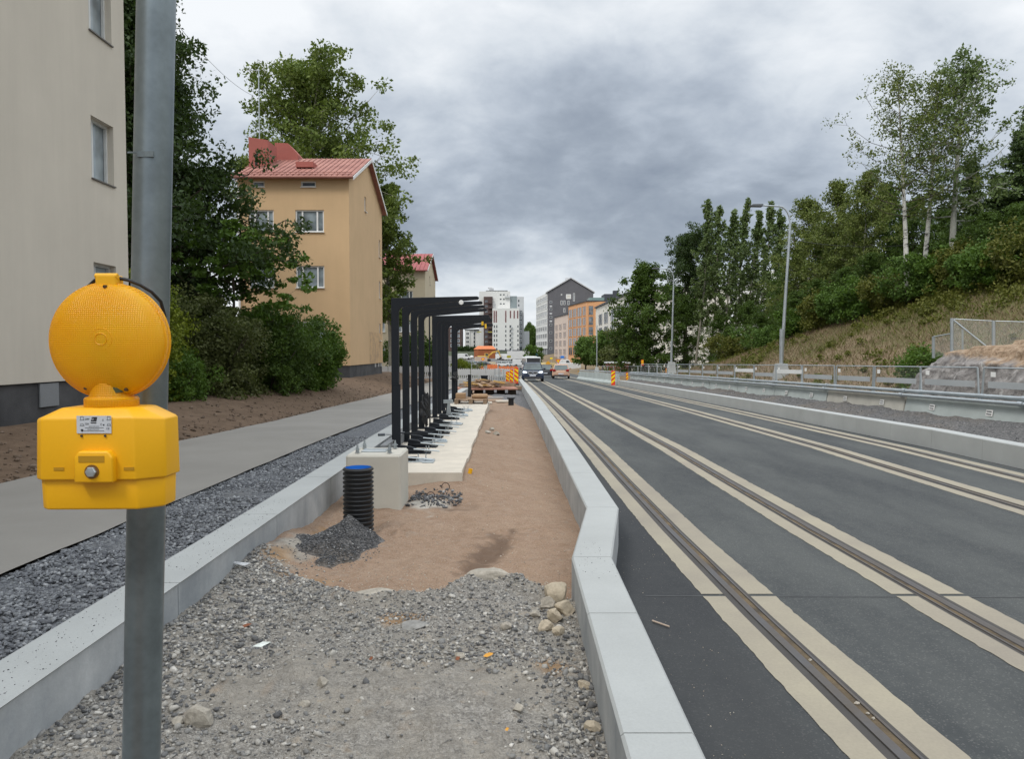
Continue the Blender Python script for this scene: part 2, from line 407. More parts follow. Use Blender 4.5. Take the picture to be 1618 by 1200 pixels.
def birchmat():
    m, t, b = newmat('birch_bark')
    tcn = N(t, 'ShaderNodeTexCoord'); mp = N(t, 'ShaderNodeMapping'); mp.inputs['Scale'].default_value = (2.2, 2.2, 5); L(t, tcn.outputs['Object'], mp.inputs[0])
    n_ = noise(t, mp.outputs[0], 1.1, 5, .7)
    L(t, mixc(t, ramp(t, n_, [(.40, 1), (.50, 0)]), (.55, .54, .49), (.05, .045, .04)), b.inputs['Base Color']); b.inputs['Roughness'].default_value = .85
    return m
M_birch = birchmat()
LF_dark = leafmat('leaf_dark', (.016, .032, .010), (.050, .085, .022), trans=.2)
LF_mid = leafmat('leaf_mid', (.035, .080, .010), (.105, .18, .024))
LF_pop = leafmat('leaf_poplar', (.065, .105, .018), (.17, .215, .045))
LF_asp = leafmat('leaf_aspen', (.06, .10, .03), (.165, .215, .08))
LF_birch = leafmat('leaf_birch', (.065, .10, .020), (.175, .20, .05))
LF_forest = leafmat('leaf_forest', (.026, .056, .009), (.085, .138, .022), trans=.24)
LF_green = leafmat('leaf_green', (.05, .10, .018), (.12, .20, .04))
LF_yel = leafmat('leaf_yellowish', (.09, .13, .008), (.24, .27, .022))
LF_olive = leafmat('leaf_olive', (.050, .062, .020), (.125, .14, .045))
LF_brown = leafmat('leaf_brownish', (.10, .085, .045), (.21, .15, .08))
LF_dry = leafmat('dry_grass', (.15, .105, .062), (.29, .205, .135), trans=.15)
LF_grass = leafmat('green_grass', (.060, .072, .010), (.145, .145, .026), trans=.2)
# ------------------------------------------------------------ setting: ground, road, path
def struct(o): o['kind'] = 'structure'; return o
def span(a, b, n): return list(np.linspace(a, b, n, endpoint=False))
M_ground = pm('construction_ground', (.17, .155, .13), .95, .25, .12, .1, 8, .4, 20, col2=(.25, .24, .22), bd=.03)
def groundmat():      # bare soil and building-site dirt on the left, dry grass and weeds on the bank
    m, t, b = newmat('ground_soil_and_grass')
    tcn = N(t, 'ShaderNodeTexCoord'); v = tcn.outputs['Object']; sp = N(t, 'ShaderNodeSeparateXYZ'); L(t, v, sp.inputs[0])
    n1 = noise(t, v, .35, 6, .6); n2 = noise(t, v, 3.1, 7, .7); n3 = noise(t, v, 45, 3, .6)
    soil = mixc(t, ramp(t, n2, [(.3, 0), (.7, 1)]), (.100, .068, .046), (.175, .122, .084))
    far = mixc(t, ramp(t, n1, [(.35, 0), (.65, 1)]), (.10, .098, .092), (.17, .16, .145))
    hh = mathn(t, 'ADD', mathn(t, 'MULTIPLY', sp.outputs[2], .22), mathn(t, 'SUBTRACT', mathn(t, 'MULTIPLY', n1, 1.4), .2))
    grass = mixc(t, ramp(t, hh, [(.75, 0), (1.0, 1)]), (.19, .145, .095), (.075, .082, .025))
    grass = mixc(t, ramp(t, n3, [(.4, 0), (.7, .6)]), grass, (.20, .155, .09))
    c = mixc(t, ramp(t, mathn(t, 'MULTIPLY', mathn(t, 'SUBTRACT', sp.outputs[1], 62), .03), [(0, 0), (.5, 1)]), soil, far)
    c = mixc(t, mathn(t, 'GREATER_THAN', sp.outputs[0], 10.4), c, grass)
    c = mixc(t, mathn(t, 'GREATER_THAN', sp.outputs[1], 305), c, (.05, .06, .035))
    L(t, c, b.inputs['Base Color']); b.inputs['Roughness'].default_value = .97; b.inputs['Specular IOR Level'].default_value = .15
    bn = N(t, 'ShaderNodeBump'); bn.inputs['Strength'].default_value = .8; bn.inputs['Distance'].default_value = .06
    L(t, n2, bn.inputs['Height']); L(t, bn.outputs[0], b.inputs['Normal'])
    return m
xs = sorted(set(span(-1500, -200, 6)+span(-200, -40, 16)+span(-40, -12, 30)+span(-12, -6, 30)+[-6.3, -6.0, -5, -4, -3.5, -2.42, -2.38, -1, 2, 5, 8, 10.55, 10.65]+span(11, 45, 80)+span(45, 200, 20)+span(200, 1501, 8)))
ys = sorted(set(span(-60, 0, 12)+span(0, 60, 130)+span(60, 140, 60)+span(140, 360, 60)+span(360, 1000, 16)+span(1000, 4001, 5)))
struct(grid_mesh('ground', xs, ys, ground, groundmat()))
def strip_mesh(xa, xb, y0, y1, zoff, mat, name, n=None, build=True, parent=None, nx=2, dy=.5):
    ys_ = np.arange(y0, y1+1e-6, dy); v = []; f = []
    for i, y in enumerate(ys_):
        a, b_ = xa(y), xb(y)
        for k in range(nx):
            v.append((a+(b_-a)*k/(nx-1), y, zr(y)+zoff))
    for i in range(len(ys_)-1):
        for k in range(nx-1):
            p = i*nx+k; f.append((p, p+1, p+1+nx, p+nx))
    mb = MB(); mb.add(v, f); return mb.build(name, mat, parent, fix=False)
# road
road = strip_mesh(lambda y: -.2+wallX(y)+.3 if y <= 57.3 else float(np.interp(y, [57.4, 60, 90, 140, 200], [-12, -12, -1.5, 0.5, 3])), lambda y: rwallX(y)+.1 if y < 53 else float(np.interp(y, [53, 66, 90, 140, 200], [7.4, 8, 9, 10, 13])), -4, 215, 0, M_asphalt, 'road', nx=9)
struct(road)
# side street running up the far slope
M_far = pm('far_road', (.13, .13, .13), .9, .12, .2, .03, 20)
mb = MB(); v = []; f = []
for i, y in enumerate(np.arange(255, 345, 4)):
    x0 = np.interp(y, [255, 300, 345], [-22, -12, 4])
    v += [(x0, y, gz(x0, y)+.12), (x0+16, y, gz(x0+16, y)+.12)]
for i in range(len(v)//2-1): f.append((2*i, 2*i+1, 2*i+3, 2*i+2))
mb.add(v, f); struct(mb.build('side_street', M_far, fix=False))
# footpath on the left and the crushed stone strip beside it
pathL = smooth_interp([-5, 9.7, 19.4, 36, 60, 80], [-7.0, -6.5, -5.95, -5.8, -6.2, -7])
pathR = smooth_interp([-5, 5.75, 15, 21.5, 60, 80], [-4.0, -3.85, -3.62, -3.5, -3.3, -3.2])
nx_ = 6
ys_ = np.arange(-5, 78, .3); v = []; f = []
for y in ys_:
    wob = .05*float(fbm(y*1.3, 3.1, 3, 9)); wob2 = .10*float(fbm(y*.8, 8.1, 4, 4))
    for k in range(nx_):
        a = pathL(y)+wob2; b_ = pathR(y)+wob
        v.append((a+(b_-a)*k/(nx_-1), y, zr(y)+.115+.035*math.sin(math.pi*k/(nx_-1))))
for i in range(len(ys_)-1):
    for k in range(nx_-1): p = i*nx_+k; f.append((p, p+1, p+1+nx_, p+nx_))
mb = MB(); mb.add(v, f); struct(mb.build('footpath', M_path, fix=False, smooth=True))
struct(grid_mesh('gravel_strip', np.linspace(0, 1, 60), np.concatenate([np.arange(-2, 14, .05), np.arange(14, 60, .25)]),
    lambda X, Y: np.interp(Y, _ZY, _ZZ)+.075+.05*fbm(X*3, Y*3, 3, 2)+.03*fbm(X*22, Y*22, 3, 3), M_gravel_grey,
    xmap=lambda X, Y: -2.36+(np.interp(Y, [-5, 5.75, 15, 21.5, 60], [-4.06, -3.91, -3.68, -3.56, -3.36])+2.36)*X))

# platform fill: gravel in front, then sand
def rightlim(Y): return np.interp(Y, [-3, 5.3, 7.0, 27, 57], [.44, .46, .73, .70, .52])
def ybase(X): return np.interp(X, [-2.1, -1.75, -1.35, -1.0, -.6, -.25, .0, .2, .36, .5], [6.3, 5.8, 5.42, 5.2, 5.30, 5.62, 5.66, 5.45, 5.12, 5.1])
def sandmask(X, Y):
    yb = ybase(X)+.55*fbm(X*2.4, Y*.4, 5, 31)+.12*fbm(X*12, Y*9, 3, 32)
    return np.clip((Y-yb)/.05+.5+2.5*fbm(X*14, Y*14, 3, 8), 0, 1)
def fillz(X, Y):
    s = sandmask(X, Y); ss = np.clip((Y-ybase(X))/.42+.25, 0, 1); ss = ss*ss*(3-2*ss)
    zc = np.interp(Y, _ZY, _ZZ)
    g = .085+.095*fbm(X*1.7, Y*1.7, 3, 11)+.075*fbm(X*6, Y*6, 4, 12)+.026*fbm(X*35, Y*35, 3, 13)
    g = g+.05*np.clip((-1.5-X)/.6, 0, 1)*np.clip((Y-3)/1.5, 0, 1)
    sand = np.interp(Y, [5, 7.5, 9.5, 13, 30, 60], [.03, .02, .035, .03, .02, .02])+.07*fbm(X*1.5, Y*1.2, 3, 21)+.055*fbm(X*5, Y*4, 4, 22)+.006*fbm(X*50, Y*50, 2, 23)
    sand = sand-.10*np.clip((X-.1)/.6, 0, 1)*np.clip((Y-6)/4, 0, 1)
    sand = sand+.12*np.exp(-((X+.75)/.5)**2)*np.clip((Y-9.5)/1, 0, 1)*np.clip((24-Y)/3, 0, 1)
    bank = .11*np.clip((-1.6-X)/.4, 0, 1)*np.exp(-((Y-6.7)/.9)**2)            # crumbling bank against the left wall
    pit = -.16*np.exp(-(((X+1.75)/.28)**2+((Y-7.55)/.45)**2))
    foot = -.035*np.exp(-(((X+.38-.25*(Y-5.95))/.13)**2+((Y-6.75)/.75)**2))*(1+4*fbm(X*12, Y*12, 3, 77))+.05*np.exp(-(((X+1.0)/.3)**2+((Y-7.35)/.35)**2))*(.4+3*fbm(X*9, Y*9, 4, 78))
    lip = (.055+.12*fbm(X*6, Y*3, 3, 99))*np.exp(-((Y-ybase(X)+.12)/.15)**2)*np.clip((X+1.6)/.4, 0, 1)
    mound = .18*np.exp(-(((X+.05)/.28)**2+((Y-19.3)/.9)**2))
    return zc+g*(1-ss)+(sand)*ss+bank+pit+foot+lip+mound
def darkmask(X, Y):
    return np.clip(np.exp(-(((X+.38-.25*(Y-5.95))/.17)**2+((Y-6.75)/.85)**2))*2.2-.6+2.5*fbm(X*9, Y*9, 3, 41), 0, 1)*.8+np.clip(np.exp(-(((X+.7)/.32)**2+((Y-8.6)/.28)**2))*1.6-.5+2*fbm(X*7, Y*7, 3, 42), 0, 1)*.6
def greymask(X, Y):    # dark asphalt-grey fill behind the sand, far end
    return np.clip((Y-30-6*(X+.2)*-1)/.8, 0, 1)
def palemask(X, Y):
    return np.clip(np.exp(-(((X+.95)/.28)**2+((Y-8.75)/.42)**2))*1.9-.6+2.5*fbm(X*8, Y*8, 3, 51), 0, 1)
def ochremask(X, Y):
    m_ = 0
    for x, y, sx_, sy_ in ((-1.93, 6.15, .14, .28), (-1.6, 5.75, .28, .16), (-.72, 4.82, .20, .12), (.22, 4.05, .10, .10), (-1.9, 7.6, .12, .3)): m_ = m_+np.exp(-(((X-x)/sx_)**2+((Y-y)/sy_)**2))
    return np.clip(m_*1.7-.5+2.2*fbm(X*8, Y*8, 3, 55), 0, 1)*.85
def bankmask(X, Y):   # grey tan dusty bank against the left wall
    return np.clip(np.exp(-(((X+1.85)/.22)**2+((Y-6.6)/.75)**2))*1.8-.5+2.4*fbm(X*7, Y*7, 4, 57), 0, 1)
def fillmat():
    m, t, b = newmat('platform_fill')
    tcn = N(t, 'ShaderNodeTexCoord'); v = tcn.outputs['Object']
    def at(n): a = N(t, 'ShaderNodeAttribute', attribute_name=n); return a.outputs['Fac']
    vo = N(t, 'ShaderNodeTexVoronoi'); L(t, v, vo.inputs['Vector']); vo.inputs['Scale'].default_value = 48
    vo2 = N(t, 'ShaderNodeTexVoronoi'); L(t, v, vo2.inputs['Vector']); vo2.inputs['Scale'].default_value = 130
    r1 = N(t, 'ShaderNodeSeparateColor'); L(t, vo.outputs['Color'], r1.inputs[0])
    r2 = N(t, 'ShaderNodeSeparateColor'); L(t, vo2.outputs['Color'], r2.inputs[0])
    big = noise(t, v, 1.6, 5, .6); med = noise(t, v, 9, 5, .65); fine = noise(t, v, 120, 2, .6)
    r = mathn(t, 'ADD', mathn(t, 'MULTIPLY', r1.outputs[0], .45), mathn(t, 'MULTIPLY', r2.outputs[0], .55))
    grav = ramp(t, r, [(.15, (.11, .105, .10)), (.5, (.235, .225, .208)), (.85, (.40, .385, .355))])
    dust = mixc(t, ramp(t, med, [(.35, 0), (.65, 1)]), (.215, .197, .170), (.345, .318, .275))
    grav = mixc(t, ramp(t, big, [(.38, .25), (.62, .9)]), grav, dust)
    grav = mixc(t, mathn(t, 'MULTIPLY', ramp(t, med, [(.58, 0), (.72, 1)]), .5), grav, (.26, .19, .12))
    sand = mixc(t, ramp(t, med, [(.3, 0), (.7, 1)]), (.245, .165, .112), (.315, .222, .158))
    sand = mixc(t, mathn(t, 'MULTIPLY', ramp(t, big, [(.45, 0), (.65, 1)]), .4), sand, (.34, .25, .18))
    sand = mixc(t, mathn(t, 'MULTIPLY', ramp(t, r2.outputs[1], [(.9, 0), (.97, 1)]), .5), sand, (.42, .37, .32))
    sand = mixc(t, mathn(t, 'MULTIPLY', ramp(t, r2.outputs[0], [(.05, 1), (.14, 0)]), .5), sand, (.11, .08, .06))
    sand = mixc(t, at('dark'), sand, (.125, .085, .062))
    sand = mixc(t, at('pale'), sand, (.42, .39, .34))
    gdk = ramp(t, r, [(.15, (.06, .062, .066)), (.5, (.12, .12, .125)), (.85, (.2, .2, .2))])
    sand = mixc(t, at('grey'), sand, gdk)
    sand = mixc(t, at('bank'), sand, dust)
    c = mixc(t, at('sand'), grav, sand)
    c = mixc(t, at('ochre'), c, mixc(t, ramp(t, med, [(.3, 0), (.7, 1)]), (.24, .145, .07), (.36, .24, .14)))
    L(t, c, b.inputs['Base Color']); b.inputs['Roughness'].default_value = .97; b.inputs['Specular IOR Level'].default_value = .15
    hg = mathn(t, 'ADD', mathn(t, 'MULTIPLY', vo.outputs['Distance'], -1.2), mathn(t, 'MULTIPLY', vo2.outputs['Distance'], -.6))
    hs = mathn(t, 'ADD', mathn(t, 'MULTIPLY', fine, .35), mathn(t, 'MULTIPLY', vo2.outputs['Distance'], -.3))
    hm = mathn(t, 'ADD', mathn(t, 'MULTIPLY', hg, mathn(t, 'SUBTRACT', 1, at('sand'))), mathn(t, 'MULTIPLY', hs, at('sand')))
    bn = N(t, 'ShaderNodeBump'); bn.inputs['Strength'].default_value = .9; bn.inputs['Distance'].default_value = .012
    L(t, hm, bn.inputs['Height']); L(t, bn.outputs[0], b.inputs['Normal'])
    return m
yfill = np.concatenate([np.arange(.5, 11, .022), np.arange(11, 22, .08), np.arange(22, 58.2, .3)])
struct(grid_mesh('platform_fill', np.linspace(0, 1, 125), yfill, fillz, fillmat(),
    {'sand': sandmask, 'dark': darkmask, 'grey': greymask, 'pale': palemask, 'ochre': ochremask, 'bank': bankmask},
    xmap=lambda X, Y: -2.12+(rightlim(Y)+2.12)*X))
# gravel fill of the right-hand platform
def rfz(X, Y):
    a = np.interp(Y, [-3, 2, 11.5, 53], [8.35, 8.23, 8.03, 7.65]); b_ = np.interp(Y, [-3, 5, 14, 24.5, 54], [10.6, 10.1, 9.5, 8.95, 8.3])
    u = (X-a)/(b_-a)
    return np.interp(Y, _ZY, _ZZ)+.26+.16*np.clip(u, 0, 1)+.16*fbm(X*1.6, Y*1.2, 4, 61)+.05*fbm(X*9, Y*9, 3, 62)
struct(grid_mesh('platform_gravel', np.linspace(0, 1, 60), np.concatenate([np.arange(-3, 30, .07), np.arange(30, 53.2, .2)]), rfz, M_gravel_dark,
    xmap=lambda X, Y: (np.interp(Y, [-3, 2, 11.5, 53], [8.3, 8.18, 7.98, 7.6])*(1-X)+(np.interp(Y, [-3, 5, 14, 24.5, 54], [10.6, 10.1, 9.5, 8.95, 8.3])+.35)*X)))

# ------------------------------------------------------------ tram tracks
def jag(y, s): return .008*float(fbm(y*1.2, s*3.3, 2, 7))+.028*float(fbm(y*13, s*5.3, 4, 17))
def track(label, o0, o1):
    t = thing('tram_track', label, 'tram track', (0, 0, 0))
    for k, o in ((0, o0), (1, o1)):
        c = lambda y: rail0(y)+o
        ya, yb = -3, 200
        for (a, b_, sd) in ((-.256, -.093, 1), (.093, .278, 2)):
            fa = (lambda y, a=a, sd=sd: c(y)+a+(jag(y, sd+o) if sd == 1 else 0)); fb = (lambda y, b_=b_, sd=sd: c(y)+b_+(jag(y, sd+o) if sd == 2 else 0))
            v = []; f = []
            ys_ = np.concatenate([np.arange(ya, 16, .05), np.arange(16, 60, .5), np.arange(60, yb, 2)])
            for y in ys_: v += [(fa(y), y, zr(y)+.004), (fb(y), y, zr(y)+.004)]
            for i in range(len(ys_)-1):
                if abs(ys_[i]-5.5) < .024: continue          # open joint across the strip
                f.append((2*i, 2*i+1, 2*i+3, 2*i+2))
            mb = MB(); mb.add(v, f); mb.build('concrete_strip', M_strip, t, fix=False)
        def prof(name, pts, mat):
            ys_ = np.concatenate([np.arange(ya, 20, .5), np.arange(20, yb, 2)]); v = []; f = []; n = len(pts)
            for y in ys_: v += [(c(y)+px, y, zr(y)+pz) for px, pz in pts]
            for i in range(len(ys_)-1):
                for j in range(n-1): f.append((i*n+j, i*n+j+1, i*n+n+j+1, i*n+n+j))
            mb = MB(); mb.add(v, f); return mb.build(name, mat, parent_rail or t, fix=False)
        parent_rail = None
        sgn = 1 if k == 0 else -1
        rail = prof('rail', [(sgn*x_, z_) for x_, z_ in ((-.045, .006), (-.043, .012), (.008, .012), (.012, .008), (.014, -.03))][::sgn], M_steel)
        parent_rail = rail
        prof('groove', [(sgn*x_, z_) for x_, z_ in ((.012, .004), (.05, .004))][::sgn], M_groove)
        prof('guard', [(sgn*x_, z_) for x_, z_ in ((.050, .005), (.052, .010), (.066, .010), (.068, .004))][::sgn], M_steel)
        parent_rail = None
        prof('filler', [(-.094, .0065), (.094, .0065)][::1], M_rubber).location.z = -.003
    return t
track('left tram track of two grooved rails in pale strips, running beside the near kerb wall', 0, 1.41)
track('right tram track of two grooved rails in pale strips, beside the far platform kerb', 4.26, 5.66)

mb = MB(); mb.add([(.98, 5.50, .0022), (7.8, 5.42, .0022), (7.8, 5.438, .0022), (.98, 5.523, .0022)], [(0, 1, 2, 3)])
M_seal = pm('joint_sealant', (.042, .044, .046), .7, .3, 6)
struct(mb.build('road_joint', M_seal, None, fix=False))
# ------------------------------------------------------------ platform walls
def wall(label, xin, xout, joints, ztop, zbot, mats):
    t = thing('platform_wall', label, 'concrete wall', (0, 0, 0))
    for a, b_ in zip(joints[:-1], joints[1:]):
        g = .004; a2, b2 = a+g, b_-g
        pl = [(xin(a2), a2), (xout(a2), a2), (xout(b2), b2), (xin(b2), b2)]
        mb = MB()
        v = []
        for zz, ins in ((zbot, 0), (ztop-.012, 0), (ztop, .012)):
            for (x, y), sx in zip(pl, (1, -1, -1, 1)): v.append((x+sx*ins, y, zr(y)+zz))
        f = [(3, 2, 1, 0)]
        for l in (0, 4):
            for i in range(4): f.append((l+i, l+(i+1) % 4, l+4+(i+1) % 4, l+4+i))
        mb.add(v, f); mb.m = [1]+[1]*4+[0]*4
        mb.add(v[8:12], [(0, 1, 2, 3)]); mb.m[-1] = 0
        mb.build('wall_block', mats, t)
    return t
jl = list(np.arange(-1.3, 38.5, 2.0))
wall('long pale concrete wall on the left of the sandy platform, beside the crushed stone strip',
     lambda y: -2.09, lambda y: -2.385, jl, .35, -.5, [M_conc, M_concside])
jr = [-1.5, .9, 2.83, 4.15, 5.3, 7.0]+list(np.arange(9.0, 57.2, 2.0))+[57.2]
outx = smooth_interp([-3, 5.3, 7.0, 27, 57.2], [.67, .705, .99, .955, .77])
wall('pale concrete wall with a kink, between the sandy platform and the tram track', lambda y: wallX(y), outx, jr, .35, -.5, [M_conc, M_concside])
jf = list(np.arange(-1.0, 53.1, 1.5))
wall('pale concrete kerb wall of the far platform, on the right of the road', rwallX, lambda y: rwallX(y)+.27, jf, .35, -.3, [M_conc, M_conc])

# ------------------------------------------------------------ loose stones
def icosa():
    p = (1+5**.5)/2
    v = np.array([(-1,p,0),(1,p,0),(-1,-p,0),(1,-p,0),(0,-1,p),(0,1,p),(0,-1,-p),(0,1,-p),(p,0,-1),(p,0,1),(-p,0,-1),(-p,0,1)], float)
    v /= np.linalg.norm(v[0])
    f = np.array([(0,11,5),(0,5,1),(0,1,7),(0,7,10),(0,10,11),(1,5,9),(5,11,4),(11,10,2),(10,7,6),(7,1,8),(3,9,4),(3,4,2),(3,2,6),(3,6,8),(3,8,9),(4,9,5),(2,4,11),(6,2,10),(8,6,7),(9,8,1)])
    return v, f
def rotmats(rng, n):
    q = rng.normal(size=(n, 4)); q /= np.linalg.norm(q, axis=1)[:, None]
    w_, x, y, z = q.T
    return np.stack([1-2*(y*y+z*z), 2*(x*y-z*w_), 2*(x*z+y*w_), 2*(x*y+z*w_), 1-2*(x*x+z*z), 2*(y*z-x*w_), 2*(x*z-y*w_), 2*(y*z+x*w_), 1-2*(x*x+y*y)], 1).reshape(n, 3, 3)
def stones(name, pos, size, mat, rng, label=None, cat=None, stuff=True):
    v, f = icosa(); n = len(pos)
    V = v[None]*(1+rng.uniform(-.45, .30, (n, 12, 1)))*rng.uniform(.45, 1.25, (n, 1, 3))
    V = np.einsum('nij,nkj->nki', rotmats(rng, n), V)
    V[:, :, 2] *= .75
    V = V*size[:, None, None]+pos[:, None, :]
    F = (f[None]+(np.arange(n)*12)[:, None, None]).reshape(-1, 3)
    o = np_mesh(name, V.reshape(-1, 3), F, mat)
    if stuff: o['kind'] = 'stuff'
    return tag(o, label, cat)
rng = np.random.default_rng(4)
M_st = islandmat('loose_stones', [(0, (.07, .07, .072)), (.3, (.15, .15, .148)), (.65, (.255, .248, .232)), (.9, (.39, .37, .33)), (1, (.54, .52, .48))])
M_stblue = islandmat('blue_grey_stones', [(0, (.085, .09, .10)), (.5, (.15, .157, .17)), (.85, (.215, .225, .235)), (1, (.34, .35, .36))])
M_dk = islandmat('dark_chips', [(0, (.045, .047, .05)), (.6, (.10, .102, .108)), (.93, (.18, .18, .18)), (1, (.42, .42, .42))])
M_tan = islandmat('tan_stones', [(0, (.24, .21, .17)), (.5, (.36, .31, .25)), (1, (.48, .44, .37))], bump=.3, bs=30)
def zone(X, Y):     # where the stones lie thick: by the left wall, along the sand edge, and low right
    a = np.clip((-1.25-X)/.4, 0, 1)*np.clip((Y-3.2)/.8, 0, 1)*.8
    b = .6*np.exp(-((Y-ybase(X)+.30)/.35)**2)
    c = 1.1*np.clip((X+.25-.25*(Y-2.5))/.45, 0, 1)*np.clip((4.6-Y)/.9, .25, 1)
    d = .9*np.exp(-(((X+.42)/.5)**2+((Y-4.25)/.2)**2))
    e = -.6*np.exp(-(((X+.35)/.45)**2+((Y-3.5)/.5)**2))
    return np.clip(.17+a+b+c+d+e+1.5*fbm(X*2.1, Y*2.1, 4, 71), .03, 1.3)
n = 46000
Y = 1.9+4.6*rng.random(n)**1.0; X = -2.08+2.5*rng.random(n)
dens = .34+1.1*np.clip((X+.35)/.7, 0, 1)*np.clip((5.6-Y)/1, .35, 1)+.7*np.clip((-1.15-X)/.4, 0, 1)*np.clip((Y-3)/1, 0, 1)+1.8*fbm(X*1.9, Y*1.9, 3, 71)
dens = zone(X, Y)
keep = (rng.random(n) < dens) & ((sandmask(X, Y) < .5) | (rng.random(n) < .30*np.exp(-np.clip(Y-ybase(X), 0, 9)/.16))) & (X < wallX(3)-.005)
X, Y = X[keep], Y[keep]; n = len(X)
big = np.clip((X+.2)/.6, 0, 1)*.009
s = .0040+.0105*rng.random(n)**3.0+big*rng.random(n)**1.4+.006*np.clip((-1.2-X)/.4, 0, 1)*rng.random(n)**2
s = s*1.12
n3 = 2600; Y3 = 1.95+4.4*rng.random(n3); X3 = -2.05+2.43*rng.random(n3); k3 = ((sandmask(X3, Y3) < .4) | (rng.random(n3) < .25*np.exp(-np.clip(Y3-ybase(X3), 0, 9)/.12))) & (rng.random(n3) < zone(X3, Y3)*.75)
X3, Y3 = X3[k3], Y3[k3]; s3 = .010+.017*rng.random(len(X3))**2.5
stones('broken_stone', np.stack([X3, Y3, fillz(X3, Y3)+s3*.25], 1), s3, M_st, rng, 'larger broken stones strewn over the grey gravel', 'broken stone')
stones('gravel', np.stack([X, Y, fillz(X, Y)+s*.2], 1), s, M_st, rng, 'crushed grey stone loose on the platform in the foreground', 'gravel')
n = 26000
Y = 2.2+13*rng.random(n)**1.35; X = -3.9+1.52*rng.random(n)
X = np.where(X < -3.85, -3.8, X); s = (.009+.012*rng.random(n))*(1+.03*Y)
stones('crushed_stone', np.stack([X, Y, np.interp(Y, _ZY, _ZZ)+.08+.05*fbm((X+2.36)/-1.5*3, Y*3, 3, 2)+s*.15], 1), s, M_stblue, rng, 'blue grey crushed stone strip between the footpath and the left wall', 'crushed stone')
n = 2600   # grit lying on the sand and along the crumbled bank by the wall
Y = 5.3+5*rng.random(n)**1.6; X = -2.0+2.6*rng.random(n); ok = (X < rightlim(Y)-.03) & (rng.random(n) < .18+.9*np.exp(-((Y-5.6)/.35)**2)+.8*np.clip((-1.5-X)/.3, 0, 1))
X, Y = X[ok], Y[ok]; s = .003+.006*rng.random(len(X))
stones('grit', np.stack([X, Y, fillz(X, Y)+s*.2], 1), s, M_tan, rng, 'pale grit scattered over the brown sand', 'grit')
# gravel on the far platform
n = 2600; Y = 8+22*rng.random(n); u = rng.random(n)
X = np.interp(Y, [-3, 2, 11.5, 53], [8.35, 8.25, 8.06, 7.65])*(1-u)+np.interp(Y, [-3, 5, 14, 24.5, 54], [10.6, 10.1, 9.5, 8.95, 8.3])*u; s = .008+.018*rng.random(n)**3
stones('loose_gravel', np.stack([X, Y, rfz(X, Y)], 1), s, M_dk, rng, 'loose stones on the dark gravel of the far platform', 'gravel')
# grit that fell on the tops of the walls
n = 420; Y = 2.9+4.5*rng.random(n)**1.3; X = -2.37+.26*rng.random(n); s = .0015+.0035*rng.random(n)**2
stones('wall_grit', np.stack([X, Y, .351+0*X], 1), s, M_dk, rng, 'specks of dark grit lying on top of the left wall', 'grit')
n = 70; Y = 4.7+1.0*rng.random(n); X = .45+.24*rng.random(n); s = .0015+.003*rng.random(n)**2
stones('wall_grit', np.stack([X, Y, .351+0*X], 1), s, M_dk, rng, 'few specks of grit lying on top of the kinked wall', 'grit')
# clods of soil along the far edge of the footpath
n = 2200; Y = 9+50*rng.random(n)**1.3; X = np.interp(Y, [-5, 9.7, 19.4, 36, 60, 80], [-7.0, -6.5, -5.95, -5.8, -6.2, -7])-.02-2.4*rng.random(n)**2.2; s = .015+.05*rng.random(n)**3
M_clod = islandmat('soil_clods', [(0, (.085, .058, .038)), (.6, (.14, .098, .068)), (1, (.2, .15, .11))])
stones('soil_clods', np.stack([X, Y, ground(X, Y)+.01], 1), s, M_clod, rng, 'clods of brown soil along the far edge of the footpath', 'soil')
# grit and dust on the asphalt close to the kinked wall
n = 500; Y = 2.8+6*rng.random(n)**1.4; X = .75+.5*rng.random(n)**2+np.interp(Y, [0, 5.3, 7, 30], [0, 0, .28, .25]); s = .0012+.0035*rng.random(n)**3
stones('asphalt_grit', np.stack([X, Y, .002+0*X], 1), s, M_tan, rng, 'fine pale grit on the dark asphalt beside the kinked wall', 'grit')
# dark heap beside the corrugated pipe
hc = (-1.52, 6.66)
def heapz(X, Y):
    dx = X-(-1.50); dy = Y-6.93; dx = np.where(dx > 0, dx/.30, dx/.42)+.0; dy = np.where(dy > 0, dy/.25, dy/.70)
    return fillz(X, Y)+.27*np.clip(1-np.hypot(dx, dy)*(1+.8*fbm(X*5, Y*5, 2, 88)), 0, 1)**1.1
hx = np.linspace(-.42, .42, 60); HX, HY = np.meshgrid(hx+hc[0], np.linspace(-.55, .55, 60)+hc[1])
HZ = heapz(HX, HY)-.004+.02*fbm(HX*14, HY*14, 3, 3)*np.clip((heapz(HX, HY)-fillz(HX, HY))*20, 0, 1)
v = np.stack([HX.ravel(), HY.ravel(), HZ.ravel()], 1); i = (np.arange(59)[None]+np.arange(59)[:, None]*60).ravel()
ht = thing('gravel_heap', 'small heap of dark fine gravel at the foot of the corrugated pipe', 'gravel heap', (hc[0], hc[1], 0))
o = np_mesh('heap_core', v-np.array([hc[0], hc[1], 0]), np.stack([i, i+1, i+61, i+60], 1), M_gravel_dark, ht, None, True)
n = 4200; a = rng.random(n)*2*math.pi; rr = rng.random(n)**.6*1.12; X = hc[0]-.04+.36*rr*np.cos(a); Y = hc[1]-.02+.48*rr*np.sin(a); k_ = (heapz(X, Y)-fillz(X, Y) > .012) | (rng.random(n) < .15); X, Y = X[k_], Y[k_]; n = len(X); s = .004+.007*rng.random(n)**2
o = stones('chippings', np.stack([X, Y, heapz(X, Y)+s*.1], 1)-np.array([hc[0], hc[1], 0]), s, M_dk, rng); o.parent = ht; kids.setdefault(ht, []).append(o)
